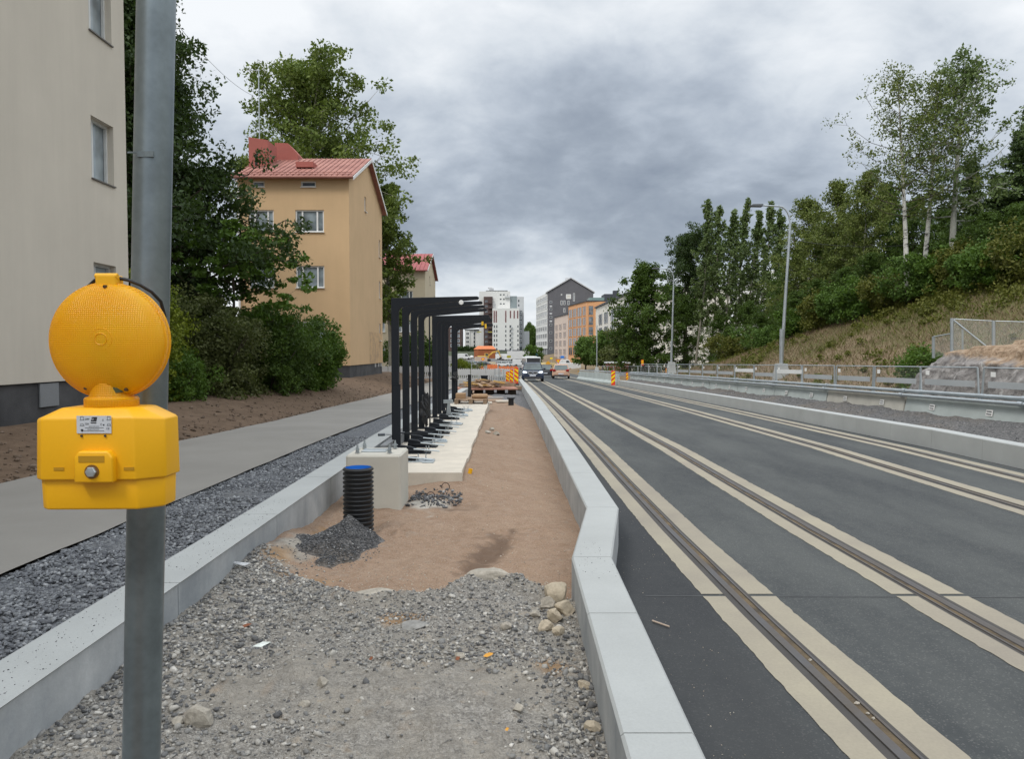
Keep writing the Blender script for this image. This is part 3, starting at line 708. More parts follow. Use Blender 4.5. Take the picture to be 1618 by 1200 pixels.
n = 900; X = -1.22+.62*rng.random(n)**1.3; Y = 9.05+.42*rng.normal(size=n)*.55-.3*(X+1)+.25*fbm(X*7, X*0+1, 3, 4); ok = (Y < 9.75) & (Y > 8.5) & (rng.random(n) < .35+2.5*fbm(X*5, Y*5, 3, 6)+.3); X, Y = X[ok], Y[ok]; s = .006+.022*rng.random(len(X))**2
stones('rubble', np.stack([X, Y, fillz(X, Y)+.01], 1), s, M_dk, rng, 'dark rubble between the concrete block and the sand', 'rubble')
# ------------------------------------------------------------ buildings
def wall_face(mb, p0, u, n, Lw, z0, z1, holes, depth):
    p0 = Vector(p0); u = Vector(u); n = Vector(n)
    S = sorted({0, Lw}|{h[0] for h in holes}|{h[1] for h in holes}); Zs = sorted({z0, z1}|{h[2] for h in holes}|{h[3] for h in holes})
    def pt(s, z, d=0): q = p0+u*s-n*d; return (q.x, q.y, z)
    for a, b in zip(S[:-1], S[1:]):
        for c, d in zip(Zs[:-1], Zs[1:]):
            m = ((a+b)/2, (c+d)/2)
            if any(h[0] < m[0] < h[1] and h[2] < m[1] < h[3] for h in holes): continue
            mb.quad(pt(a, c), pt(b, c), pt(b, d), pt(a, d))
    for a, b, c, d in holes:
        mb.quad(pt(a, c), pt(a, d), pt(a, d, depth), pt(a, c, depth)); mb.quad(pt(b, c), pt(b, c, depth), pt(b, d, depth), pt(b, d))
        mb.quad(pt(a, c), pt(a, c, depth), pt(b, c, depth), pt(b, c)); mb.quad(pt(a, d), pt(b, d), pt(b, d, depth), pt(a, d, depth))
def window(parent, p0, u, n, hole, depth, splits=(), fw=.06, fmat=None, pmat=None, sill=True, name='window', bars=(), nopane=False):
    p0 = Vector(p0); u = Vector(u); n = Vector(n); a, b, c, d = hole
    rot = Matrix((u, -n, (0, 0, 1))).transposed()
    mb = MB(); dd = depth-.05 if depth > .08 else depth*.5
    def bx(s0, s1, za, zb, th=.06, off=0): q = p0+u*((s0+s1)/2)-n*(dd+off); mb.obox((q.x, q.y, (za+zb)/2), (abs(s1-s0), th, abs(zb-za)), rot)
    bx(a, a+fw, c, d); bx(b-fw, b, c, d); bx(a+fw, b-fw, c, c+fw); bx(a+fw, b-fw, d-fw, d)
    for sp in splits: m = a+(b-a)*sp; bx(m-fw*.6, m+fw*.6, c+fw, d-fw, .05)
    for sp in bars: m = c+(d-c)*sp; bx(a+fw, b-fw, m-.02, m+.02, .04)
    w_ = mb.build(name, fmat or M_winframe, parent)
    mb = MB(); q = p0-n*(depth-.012)
    P_ = [q+u*a, q+u*b]; mb.quad((P_[0].x, P_[0].y, c), (P_[1].x, P_[1].y, c), (P_[1].x, P_[1].y, d), (P_[0].x, P_[0].y, d))
    off = worldloc(w_); mb.build('pane', pmat or M_glass, w_)
    if sill:
        mb = MB(); q = p0+u*((a+b)/2)+n*.02-n*depth*.4; mb.obox((q.x, q.y, c-.012), (b-a+.04, depth+.10, .03), rot); mb.build('sill', fmat or M_winframe, w_)
    return w_
UX, UY, NX, NY = Vector((1, 0, 0)), Vector((0, 1, 0)), Vector((1, 0, 0)), Vector((0, -1, 0))

# beige apartment house at the left edge
bz = .3
t = thing('apartment_house', 'beige rendered apartment house at the left edge, behind the yellow warning lamp', 'apartment house', (-15, 8, bz))
holes = []
for yc in (-6.5, -1.0, 4.5, 10.3): 
    for z_ in (2.40, 5.53, 8.66, 11.79): holes.append((yc+12-.55, yc+12+.55, z_, z_+1.32))
ww = [(16.42, 17.34, 2.38, 3.72), (16.42, 17.34, 5.52, 6.85), (16.42, 17.34, 8.66, 9.99), (16.42, 17.34, 11.8, 13.1)]
holes = [h for h in holes if 0]+[(a+12, b+12, c, d) for a, b, c, d in ww]
far_holes = []
mb = MB(); wall_face(mb, (-9, -12, 0), UY, NX, 29.9, 1.2, 16, holes, .22)
mb.box(-21, -9.0, -12, 17.9, 1.2, 1.2001) if 0 else None
mb.quad((-9, 17.9, 1.2), (-21, 17.9, 1.2), (-21, 17.9, 16), (-9, 17.9, 16)); mb.quad((-21, -12, 1.2), (-9, -12, 1.2), (-9, -12, 16), (-21, -12, 16))
mb.quad((-21, -12, 1.2), (-21, -12, 16), (-21, 17.9, 16), (-21, 17.9, 1.2)); mb.quad((-21, -12, 16), (-9, -12, 16), (-9, 17.9, 16), (-21, 17.9, 16))
mb.quad((-21, -12, 1.2), (-21, 17.9, 1.2), (-9, 17.9, 1.2), (-9, -12, 1.2))
mb.build('wall', M_beige, t, fix=False)
for h in holes: window(t, (-9, -12, 0), UY, NX, h, .22, splits=(.33,), fw=.055, pmat=M_curt, fmat=pm('grey_window_frame', (.58, .59, .58), .5), sill=False)
for h in holes: mb = MB(); mb.box(-9.1, -8.96, h[0]-12.02, h[1]-11.98, h[2]-.03, h[2]-.002); mb.build('sill', pm('dark_sill', (.12, .11, .10), .6), t)
mb = MB(); mb.box(-20.9, -9.06, -11.9, 17.84, -.4, 1.2); mb.build('plinth', M_plinth, t)
mb = MB(); mb.box(-9.05, -9.02, 14.5, 15.1, .72, 1.17); mb.build('vent_cover', pm('grey_metal_sheet', (.20, .21, .22), .6, .1), t)
mb = MB(); mb.box(-21.5, -8.4, -12.5, 18.4, 16, 16.3); mb.build('roof', M_redroof, t)

def gable_house(label, name, X0, X1, Y0, Y1, zb, zp, ze, zpk, wallm, windows, gwin, roofm, seams=18, plm=M_plinth):
    t = thing(name, label, 'house', ((X0+X1)/2, (Y0+Y1)/2, zb))
    Lx, Ly = X1-X0, Y1-Y0; ym = (Y0+Y1)/2
    mb = MB(); dpt = .14
    wall_face(mb, (X0, Y0, 0), UX, NY, Lx, zp, ze, windows, dpt)
    wall_face(mb, (X1, Y0, 0), UY, NX, Ly, zp, ze, gwin, dpt)
    mb.add([(X1, Y0, ze), (X1, Y1, ze), (X1, ym, zpk)], [(0, 1, 2)]); mb.add([(X0, Y0, ze), (X0, ym, zpk), (X0, Y1, ze)], [(0, 1, 2)])
    mb.quad((X0, Y0, zp), (X0, Y0, ze), (X0, Y1, ze), (X0, Y1, zp)); mb.quad((X0, Y1, zp), (X0, Y1, ze), (X1, Y1, ze), (X1, Y1, zp))
    mb.build('wall', wallm, t, fix=False)
    mb = MB(); mb.box(X0+.05, X1-.05, Y0+.05, Y1-.05, zb-1.2, zp); mb.build('plinth', plm, t)
    for h in windows:
        w_ = h[1]-h[0]
        window(t, (X0, Y0, 0), UX, NY, h, dpt, splits=(.24, .76) if w_ > 1.2 else (), fw=.07, pmat=M_curt if w_ > 1.2 else M_glass)
    for h in gwin: window(t, (X1, Y0, 0), UY, NX, h, dpt, fw=.05)
    # roof: two sheet metal slopes with standing seams, and white verge boards
    oh, ov = .35, .30; sl = (zpk-ze)/(ym-Y0)
    mb = MB()
    za = ze-sl*oh
    for sgn, Ya in ((1, Y0-oh), (-1, Y1+oh)):
        a = [(X0-ov, Ya, za+.05), (X1+ov, Ya, za+.05), (X1+ov, ym, zpk+.05), (X0-ov, ym, zpk+.05)]
        b = [(x, y, z-.12) for x, y, z in a]
        mb.add(a+b, [(0, 1, 2, 3), (7, 6, 5, 4), (0, 4, 5, 1), (1, 5, 6, 2), (3, 7, 4, 0), (2, 6, 7, 3)])
        for i in range(seams+1):
            x = X0-ov+.03+(Lx+2*ov-.06)*i/seams
            mb.tube([(x, Ya, za+.075), (x, ym, zpk+.075)], .022, 4)
    roof = mb.build('roof', roofm, t)
    mb = MB()
    for Ya in (Y0-oh, Y1+oh):
        mb.add([(X1+ov+.002, Ya, za+.04), (X1+ov+.03, Ya, za+.04), (X1+ov+.03, ym, zpk+.04), (X1+ov+.002, ym, zpk+.04),
                (X1+ov+.002, Ya, za-.14), (X1+ov+.03, Ya, za-.14), (X1+ov+.03, ym, zpk-.14), (X1+ov+.002, ym, zpk-.14)],
               [(0, 1, 2, 3), (7, 6, 5, 4), (1, 5, 6, 2), (0, 3, 7, 4), (0, 4, 5, 1), (3, 2, 6, 7)])
    mb.build('verge_board', M_winframe, t)
    mb = MB(); mb.tube([(X0-ov, Y0-oh-.06, za+.0), (X1+ov, Y0-oh-.06, za+.0)], .07, 8); mb.build('gutter', roofm, t)
    return t, roof, za, sl, ym
zb = .25
W = []
for z_ in (8.31, 5.27, 2.23): W += [(3.16, 4.72, z_, z_+1.2), (.62, 1.98, z_, z_+1.2)]
W += [(3.48, 4.30, 10.75, 11.07), (.84, 1.5, 10.75, 11.07)]
GW = [(4.4, 4.95, 10.25, 11.15)]+[(9.25, 9.8, z_, z_+1.15) for z_ in (8.1, 5.35, 2.5)]
house1, roof1, za, sl_, ym = gable_house('four storey ochre gabled house with a red metal roof, behind the bushes', 'gabled_house', -15, -8.9, 41.8, 52.3, .3, 1.0, 11.35, 13.55, M_orange, W, GW, M_redroof, 22)
def roofz(Y): return za+sl_*(Y-(41.8-.35))
mb = MB(); mb.add([(-15.2, 44.3, roofz(44.3)-.1), (-14.1, 44.3, roofz(44.3)-.1), (-14.1, 46.0, roofz(46.0)-.1), (-15.2, 46.0, roofz(46.0)-.1), (-15.2, 44.3, 14.15), (-14.1, 44.3, 13.98), (-14.1, 46.0, 13.98), (-15.2, 46.0, 14.15)],
    [(0, 3, 2, 1), (4, 5, 6, 7), (0, 1, 5, 4), (1, 2, 6, 5), (2, 3, 7, 6), (3, 0, 4, 7)]); mb.build('chimney', M_redchim, roof1)
mb = MB(); mb.prism([(-14.4, 13.2), (-13.0, 13.2), (-13.0, 13.75), (-13.6, 14.42), (-14.4, 14.45)], 'y', 46.6, 48.3); mb.build('chimney', M_redchim, roof1)
mb = MB(); mb.prism([(-12.3, roofz(44)), (-11.3, roofz(44)), (-11.3, roofz(44)+.3), (-12.3, roofz(44)+.3)], 'y', 43.6, 44.6); mb.build('roof_hatch', M_redchim, roof1)
mb = MB(); mb.tube([(-14.6, 43.8, 12.4), (-14.6, 43.8, 13.05)], .08, 8); mb.build('vent_pipe', M_black, roof1)
mb = MB()
for x in np.arange(-15.1, -8.8, .7): mb.tube([(x, 41.75, roofz(41.75)), (x, 41.75, roofz(41.75)+.22)], .015, 5)
for dz in (.12, .22): mb.tube([(-15.2, 41.75, roofz(41.75)+dz), (-8.7, 41.75, roofz(41.75)+dz)], .018, 5)
mb.build('snow_guard', M_redroof, house1)
mb = MB(); mb.tube([(-14.9, 41.3, 11.05), (-14.9, 41.7, 10.7), (-14.9, 41.7, .6)], .05, 8); mb.build('downpipe', M_white, house1)
mb = MB()
for y_ in (49.5, 50.7, 51.6): mb.box(-8.96, -8.93, y_, y_+.45, .75, 1.0)
mb.build('cellar_vent', pm('pale_grey', (.35, .35, .34)), house1)
m_, t_, b_ = newmat('stained_render'); 
mb = MB()
tcn_ = N(t_, 'ShaderNodeTexCoord'); nz_ = noise(t_, tcn_.outputs['Object'], 2.2, 5, .7)
L(t_, mixc(t_, ramp(t_, nz_, [(.42, 0), (.62, 1)]), (.56, .375, .20), (.40, .28, .17)), b_.inputs['Base Color']); b_.inputs['Roughness'].default_value = .95
mb.box(-8.905, -8.897, 47.5, 51.9, 1.05, 3.0); mb.build('stained_patch', m_, house1)
# tv aerial standing on the roof
ae = thing('tv_aerial', 'thin tv aerial mast on the red roof of the ochre house', 'aerial', (-14.8, 45, 13))
mb = MB(); mb.tube([(-14.8, 45, 13.0), (-14.8, 45, 18.3)], .03, 6); mb.build('mast', M_galv, ae)
mb = MB(); mb.tube([(-15.5, 45, 18.2), (-14.7, 45, 18.2)], .018, 5)
for x in np.arange(-15.5, -14.75, .15): mb.tube([(x, 44.7, 18.2), (x, 45.3, 18.2)], .012, 4)
mb.build('antenna_array', M_galv, ae)

W = [(3.3, 4.85, 7.1-1.5, 7.1-.35), (3.3, 4.85, 2.55, 3.7), (3.3, 4.85, 8.05-.1, 9.15), (.6, 2.0, 5.6, 6.75), (.6, 2, 2.55, 3.7), (.6, 2, 7.95, 9.15)]
GW = [(4.3, 4.9, 9.0, 9.9)]+[(8.9, 9.5, z_, z_+1.1) for z_ in (7, 4.3)]
W = [(3.3, 4.85, z_, z_+1.2) for z_ in (6.75, 3.75, .9)]+[(.6, 2.0, z_, z_+1.2) for z_ in (6.75, 3.75, .9)]
gable_house('cream gabled house with a red roof, farther along behind the ochre house', 'gabled_house', -15, -8.9, 78, 88.5, -.4, .15, 10.15, 12.35, M_cream, W, GW, pm('crimson_roof', (.30, .08, .078), .75, .1), 16, pm('plinth_beige', (.3, .27, .22)))

# distant blocks
M_w = pm('white_render', (.66, .66, .64), .9, .03, .1, .02, 4); M_w2 = pm('light_grey_render', (.50, .51, .52), .9, .03, .1, .02, 4)
M_dg = pm('dark_brick', (.115, .115, .125), .9, .08, .6, .08, 6); M_br = pm('brown_brick', (.085, .055, .05), .9, .15, .3, .08, 4)
M_gg = pm('green_grey_panel', (.22, .26, .27), .8, .05, .2); M_or = pm('orange_brick', (.62, .33, .16), .9, .06, .3, .06, 4)
M_pk = pm('pinkish_beige', (.56, .46, .39), .9, .05, .2, .04, 4); M_cr2 = pm('cream_panels', (.62, .60, .54), .9, .04, .2, .03, 4)
M_dkroof = pm('dark_roof', (.05, .055, .065), .7, .1, .3)
M_wdark = glass('dark_window', (.035, .045, .055), .1); M_wred = pm('red_panel', (.30, .05, .04), .6)
M_wmid = glass('grey_window', (.12, .14, .16), .12)
def block(mb, x0, x1, y0, y1, z0, z1): mb.box(x0, x1, y0, y1, z0, z1)
def winset(t, p0, u, n, rects, fm=None, pmx=None, depth=.12, name='window', splits=(), fw=.12, bars=()):
    for r in rects: window(t, Vector(p0)+Vector(n)*(depth+.03), u, n, r, depth, splits=splits, fw=fw, fmat=fm, pmat=pmx, sill=False, name=name, bars=bars)
def balcony(t, x0, x1, y, z, dep=1.3, mat=None):
    mb = MB(); mb.box(x0, x1, y-dep, y-.01, z, z+.18); mb.box(x0, x1, y-dep, y-dep+.06, z+.18, z+1.1); mb.box(x0, x0+.06, y-dep+.06, y-.01, z+.18, z+1.1); mb.box(x1-.06, x1, y-dep+.06, y-.01, z+.18, z+1.1)
    mb.build('balcony', mat or M_wmid, t)
# white tower at 500 m
K = 500/1200
def tx(x): return (x-809)*K
def tz(y): return 1.8+(555-y)*K
t = thing('apartment_tower', 'tall white apartment tower at the far end of the street, behind the orange shed', 'apartment tower', (tx(790), 520, 1.6))
mb = MB(); mb.box(tx(756.5), tx(806), 508, 540, 1, tz(459.5)); mb.box(tx(766), tx(803), 512, 536, tz(459.5), tz(458.3)); mb.build('wall', M_w, t)
mb = MB(); mb.box(tx(764), tx(778), 504.5, 507.98, 1, tz(468.5)); mb.build('brick_bay', M_br, t)
mb = MB(); mb.box(tx(778.2), tx(820.5), 500, 507.9, 2.5, tz(487.5)); mb.build('wall', M_w, t)
mb = MB(); mb.box(tx(806.1), tx(817), 508.5, 535, 1, tz(467)); mb.build('wall', M_gg, t)
mb = MB(); mb.box(tx(817.1), tx(828), 508.2, 535, 1, tz(468)); mb.build('wall', M_w2, t)
mb = MB(); mb.box(tx(820.6), tx(825), 503, 508.1, 1, tz(491)); mb.build('stair_bay', M_wdark, t)
mb = MB(); mb.box(tx(828.2), tx(837), 512, 530, 1, tz(523)); mb.build('wall', M_w2, t)
mb = MB(); mb.box(tx(777.5), tx(828.3), 499, 504, 1, 2.5); mb.build('plinth', M_dkroof, t)
mb = MB(); mb.box(tx(772), tx(779), 515, 522, tz(458.3), tz(453)); mb.box(tx(770), tx(776), 516, 520, tz(453), tz(451.5)); mb.build('rooftop_vent', M_w2, t)
mb = MB(); mb.box(tx(767), tx(802), 511.5, 536.5, tz(458.3), tz(457.4)); mb.build('roof', M_dkroof, t)
rows = [516.3+7.2*i for i in range(6)]
pz = (0, 500, 0); rz = []
for x in (780.2, 784): rz += [(tx(x), tx(x)+.8, tz(y+2.2), tz(y-2.2)) for y in rows]
for x in (798.2, 817.4): rz += [(tx(x), tx(x)+.8, tz(y+2), tz(y-2)) for y in rows]
rz += [(tx(805), tx(808), tz(y+2.2), tz(y-2.2)) for y in rows]
winset(t, pz, UX, NY, rz, M_w, M_wdark, fw=.06)
winset(t, pz, UX, NY, [(tx(x), tx(x)+.8, tz(b), tz(a)) for x, a, b in ((780, 491.5, 510), (783.2, 491.5, 510), (798.2, 491.5, 510), (805.6, 491.5, 503), (811.5, 491.5, 503.5), (817, 491.5, 503.5))], M_wred, M_wdark, fw=.2, bars=(.25, .5, .75))
for y in rows: balcony(t, tx(807.2), tx(809.5), 500, tz(y+3), 1.2, M_w2)
winset(t, (0, 508, 0), UX, NY, [(tx(x), tx(x)+1.2, tz(y+1), tz(y-1)) for x in (789.5, 794.5) for y in (464.8, 472, 479.3)]+[(tx(801.5), tx(802.3), tz(468), tz(464))], M_w, M_wdark, fw=.05)
winset(t, (0, 508.2, 0), UX, NY, [(tx(818.5), tx(821), tz(y+2), tz(y-2)) for y in (474.6, 481.8)]+[(tx(818.5), tx(820.5), tz(y+2), tz(y-2)) for y in (489,)], M_w2, M_wdark, fw=.1)
balcony(t, tx(797.5), tx(805.8), 508, tz(470), 1.5, M_w2)
for y in [476+8*i for i in range(9)]:
    winset(t, (0, 504.5, 0), UX, NY, [(tx(765.5), tx(770.5), tz(y+2.5), tz(y-2.5))], M_br, M_wmid, fw=.2, splits=(.5,))
    balcony(t, tx(770.8), tx(777.5), 504.5, tz(y+3.4), 1.1, M_br)
for y in [495+7.2*i for i in range(8)]: winset(t, (0, 503, 0), UX, NY, [(tx(821.2), tx(824.3), tz(y+2.6), tz(y-2.6))], M_w2, M_wmid, fw=.25)
# white wings left of the tower, and the brown block
t = thing('apartment_block', 'white apartment block seen between the dark shelter frames and the orange shed', 'apartment block', (tx(745), 530, 1.6))
mb = MB(); mb.box(tx(731.5), tx(740), 520, 534, 1, tz(520)); mb.box(tx(740.05), tx(747.5), 520.6, 534, 1, tz(520)); mb.box(tx(748.5), tx(756), 521, 534, 1, tz(520)); mb.build('wall', M_w, t)
mb = MB(); mb.box(tx(747.5), tx(748.5), 521.5, 534, 1, tz(520)); mb.box(tx(731), tx(757), 519.5, 535, tz(520), tz(519.2)); mb.build('roof', M_dkroof, t)
winset(t, (0, 520, 0), UX, NY, [(tx(x), tx(x)+.8, tz(y+2), tz(y-2)) for x in (734, 736.3) for y in (526.5, 533.2, 539.8, 546.6)], M_w2, M_wdark, fw=.06)
winset(t, (0, 520.6, 0), UX, NY, [(tx(746), tx(747.4), tz(y+2.3), tz(y-2.3)) for y in (526.5, 533.2, 539.8, 546.6)], M_dkroof, M_wdark, fw=.06)
t = thing('apartment_block', 'dark brown brick block behind the dark shelter posts', 'apartment block', (tx(712), 500, 1))
mb = MB(); mb.box(tx(692), tx(730.5), 490, 510, 0, tz(518)); mb.build('wall', M_br, t)
winset(t, (0, 490, 0), UX, NY, [(tx(x), tx(x)+2.2, tz(y+2.5), tz(y-2.5)) for x in (696, 705, 714, 723) for y in (524, 531.5, 539, 546.5)], M_w2, M_wmid, fw=.2)

# dark grey gabled block at 308 m
K2 = 308/1200
def gx(x): return (x-809)*K2
def gzz(y): return 1.8+(555-y)*K2
zb = -3.2; x0, x1 = gx(865), gx(937); pk = gx(901.5)
t = thing('gabled_apartment_block', 'tall dark grey gabled apartment block with a white balcony side, right of the street end', 'apartment block', ((x0+x1)/2, 325, zb))
mb = MB(); mb.prism([(x0, zb), (x1, zb), (x1, gzz(463)), (pk, gzz(441)), (x0, gzz(463))], 'y', 308, 335); mb.build('wall', M_dg, t)
A = Vector((gx(851), 341, 0)); B = Vector((x0-.02, 308.0, 0)); uu = (B-A).normalized(); nn_ = Vector((uu.y, -uu.x, 0)); LL = (B-A).length
mb = MB(); ya = 336
mb.add([(A.x, A.y, zb+6), (B.x, B.y, zb+6), (B.x, B.y, gzz(462.6)), (A.x, A.y, 1.8+(555-472)*341/1200), (A.x+8, A.y, zb+6), (B.x, B.y+25, zb+6), (B.x, B.y+25, gzz(463)), (A.x+8, A.y, 22)],
    [(0, 1, 2, 3), (1, 5, 6, 2), (4, 0, 3, 7), (5, 4, 7, 6), (3, 2, 6, 7), (0, 4, 5, 1)]); mb.build('balcony_wall', M_w, t)
mb = MB(); mb.obox(((A+B)/2+Vector((2, 2, zb+3))), (LL, 1, 6), Matrix((uu, -nn_, (0, 0, 1))).transposed()); mb.build('ground_floor', M_dg, t)
for i in range(6):
    q = A+uu*(LL*(i+.4)/6)+nn_*-.3; mb = MB(); mb.box(q.x-.25, q.x+.25, q.y-.25, q.y+.25, zb, zb+6); mb.build('column', M_w2, t)
rc = []
for r in range(7):
    z_ = zb+7.0+r*3.05
    for c_ in range(5):
        s0 = LL*(.04+c_*.19); rc.append((s0, s0+LL*.16, z_, z_+2.3))
winset(t, A, uu, nn_, rc, M_w, M_wmid, fw=.3, splits=(.5,), name='glazed_balcony')
winset(t, (0, 308, 0), UX, NY, [(gx(868.3), gx(872.2), gzz(y+1.9), gzz(y-1.9)) for y in (478, 489.5, 501.5, 513.5, 526, 539, 551)], M_w2, M_wdark, fw=.12)
mb = MB()
for y in (484.5, 496, 508): mb.box(gx(868.3), gx(872.2), 307.85, 307.98, gzz(y+1.2), gzz(y-1.2))
mb.build('panel', M_w2, t)
winset(t, (0, 308, 0), UX, NY, [(gx(a), gx(b), gzz(d), gzz(c)) for a, b, c, d in ((885.5, 888.5, 475.5, 482.5), (890, 893, 475.5, 482.5), (896.5, 899.5, 475.5, 482.5), (890, 893, 487.5, 494.5), (905, 908, 464, 476.5), (886, 888, 465, 467.5))], M_w, M_wmid, fw=.15)
winset(t, (0, 308, 0), UX, NY, [(gx(894), gx(902), gzz(473), gzz(465.5))], M_w, M_cr2, fw=.5)
mb = MB()
for a_, b_, c_, d_ in ((x0-.6, gzz(463)-.2, pk, gzz(441)), (pk, gzz(441), x1+.6, gzz(463)-.2)):
    mb.add([(a_, 307.5, b_+.1), (c_, 307.5, d_+.1), (c_, 336, d_+.1), (a_, 336, b_+.1), (a_, 307.5, b_+.55), (c_, 307.5, d_+.55), (c_, 336, d_+.55), (a_, 336, b_+.55)], [(0, 3, 2, 1), (4, 5, 6, 7), (0, 1, 5, 4), (1, 2, 6, 5), (2, 3, 7, 6), (3, 0, 4, 7)])
rf = mb.build('roof', M_w2, t)
mb = MB(); mb.box(pk-1.6, pk-.2, 315, 317, gzz(441), gzz(437)); mb.build('chimney', M_w2, rf)

# lower blocks between, in a row on the right of the street
def rowblock(label, xl, Zl, xr, Zr, ytl, ytr, wallm, zb, rx, rows, fm, pmx, xe=None, dep=14, splits=(.5,), topm=M_dkroof):
    """facade seen obliquely from (xl,Zl) to (xr,Zr); end wall from there to the right"""
    A = Vector(((xl-809)*Zl/1200, Zl, 0)); B = Vector(((xr-809)*Zr/1200, Zr, 0))
    zt = 1.8+(555-ytr)*Zr/1200; uu = (B-A).normalized(); nn_ = Vector((uu.y, -uu.x, 0)); LL = (B-A).length
    t = thing('apartment_block', label, 'apartment block', ((A.x+B.x)/2+4, (A.y+B.y)/2, zb))
    D = -nn_*dep
    ztl = 1.8+(555-ytl)*Zl/1200
    q = [A, B, B+D, A+D]
    mb = MB(); mb.add([(p.x, p.y, zb) for p in q]+[(p.x, p.y, z) for p, z in zip(q, (ztl, zt, zt, ztl))], [(0, 3, 2, 1), (4, 5, 6, 7), (0, 1, 5, 4), (1, 2, 6, 5), (2, 3, 7, 6), (3, 0, 4, 7)])
    mb.build('wall', wallm, t)
    q = [A+nn_*.3-uu*.3, B+nn_*.3+uu*.3, B+D, A+D]
    mb = MB(); mb.add([(p.x, p.y, z+.02) for p, z in zip(q, (ztl, zt, zt, ztl))]+[(p.x, p.y, z+.35) for p, z in zip(q, (ztl, zt, zt, ztl))], [(0, 3, 2, 1), (4, 5, 6, 7), (0, 1, 5, 4), (1, 2, 6, 5), (2, 3, 7, 6), (3, 0, 4, 7)])
    mb.build('roof', topm, t)
    rects = [(LL*a, LL*b, zb+c, zb+d) for a, b in rx for c, d in rows]
    winset(t, A, uu, nn_, rects, fm, pmx, fw=.12, splits=splits)
    return t, A, B, uu, nn_, LL, zt, D
# white wall block
t, A, B, uu, nn_, LL, zt, D = rowblock('three storey pale cream block with dark window bays, partly hidden by the trees', 941, 180, 1010, 118, 488, 457.5, M_cr2, -3.2,
    [(a/62, b/62) for a, b in ((7, 9.3), (10.2, 13), (17, 19.5), (20.5, 23), (28, 30.3), (31, 33.5), (37, 39.3), (40, 42.5), (47, 49.5), (50.5, 52.5), (56, 60))], [(4.85, 7.2), (7.85, 10.2), (10.85, 13.2)], M_wmid, M_wdark, splits=())
# orange block
t, A, B, uu, nn_, LL, zt, D = rowblock('orange brick block with large dark glazed bays and a dark penthouse', 898, 250, 926.5, 226, 484.5, 477, M_or, -3.0,
    [(.03, .24), (.28, .48), (.52, .76), (.81, .97)], [(3.4, 6.1), (6.4, 9.1), (9.4, 12.1), (12.4, 15.1), (15.4, 18.3)], M_or, M_wdark, dep=18)
e1 = B+Vector((16, 1.5, 0)); mb = MB(); mb.add([(B.x+.01, B.y+.02, -3), (e1.x, e1.y, -3), (e1.x, e1.y+6, -3), (B.x+2, B.y+8, -3), (B.x+.01, B.y+.02, zt), (e1.x, e1.y, zt), (e1.x, e1.y+6, zt), (B.x+2, B.y+8, zt)], [(0, 3, 2, 1), (4, 5, 6, 7), (0, 1, 5, 4), (1, 2, 6, 5), (2, 3, 7, 6), (3, 0, 4, 7)]); mb.build('end_wall', M_or, t)
ue = (e1-B).normalized(); ne = Vector((ue.y, -ue.x, 0))
winset(t, B, ue, ne, [(.5, 2.1, -3+c, -3+d) for c, d in ((3.4, 6.1), (6.4, 9.1), (9.4, 12.1), (12.4, 15.1), (15.4, 18.3))], M_or, M_wmid, fw=.12, bars=(.4,))
mb = MB(); mb.box(B.x+6, B.x+15, B.y+6, B.y+14, zt, zt+2.7); mb.build('penthouse', M_dkroof, t)
mb = MB(); mb.box(B.x+1.5, B.x+5.98, B.y+6, B.y+14, zt, zt+1.6); mb.build('glass_screen', pm('green_glass', (.18, .26, .24), .2), t)
mb = MB(); mb.box(B.x+9, B.x+10.6, B.y+8, B.y+10, zt+2.7, zt+3.9); mb.build('rooftop_vent', M_dkroof, t)
# pinkish block
rowblock('narrow pinkish beige block between the grey gable and the orange block', 876, 290, 897, 262, 502.5, 497, M_pk, -3.0,
    [(.08+i*.31, .25+i*.31) for i in range(3)], [(.6, 3)]+[(3.6+3.0*i, 5.6+3.0*i) for i in range(4)], M_pk, pm('pinkish_glass', (.30, .25, .23), .4), dep=12)
mb = MB(); A_ = Vector(((884.5-809)*280/1200, 278, 0))
# white building glimpsed between the trees on the right
t = thing('apartment_block', 'white building with a glass penthouse glimpsed between the trees behind the second lamp', 'apartment block', (56, 175, 0))
mb = MB(); mb.box((1188-809)*.142, (1262-809)*.142, 170, 185, -2, 1.8+(555-448)*.142); mb.box((1206-809)*.142, (1250-809)*.142, 172, 183, 1.8+(555-448)*.142, 1.8+(555-427)*.142); mb.build('wall', M_w, t)
mb = MB(); mb.box((1197-809)*.142, (1205.8-809)*.142, 171, 184, 1.8+(555-448)*.142, 1.8+(555-430)*.142); mb.build('glass_screen', M_gg, t)
winset(t, (0, 170, 0), UX, NY, [((x-809)*.142, (x-809)*.142+1.6, 1.8+(555-y)*.142, 1.8+(555-y)*.142+1.8) for x in (1192, 1212, 1232) for y in (470, 500, 530)], M_w2, M_wdark, fw=.1)
# small red garden wall hut
t = thing('brick_hut', 'small low red brick hut under the trees, left of the far marker boards', 'hut', (14.0, 96, -1))
mb = MB(); mb.box(12.1, 14.6, 95, 98, -2.2, .25); mb.build('wall', pm('red_brick', (.20, .06, .04), .9, .15, 2), t)
mb = MB(); mb.box(11.9, 14.8, 94.8, 98.2, .25, .42); mb.build('roof', M_w2, t)
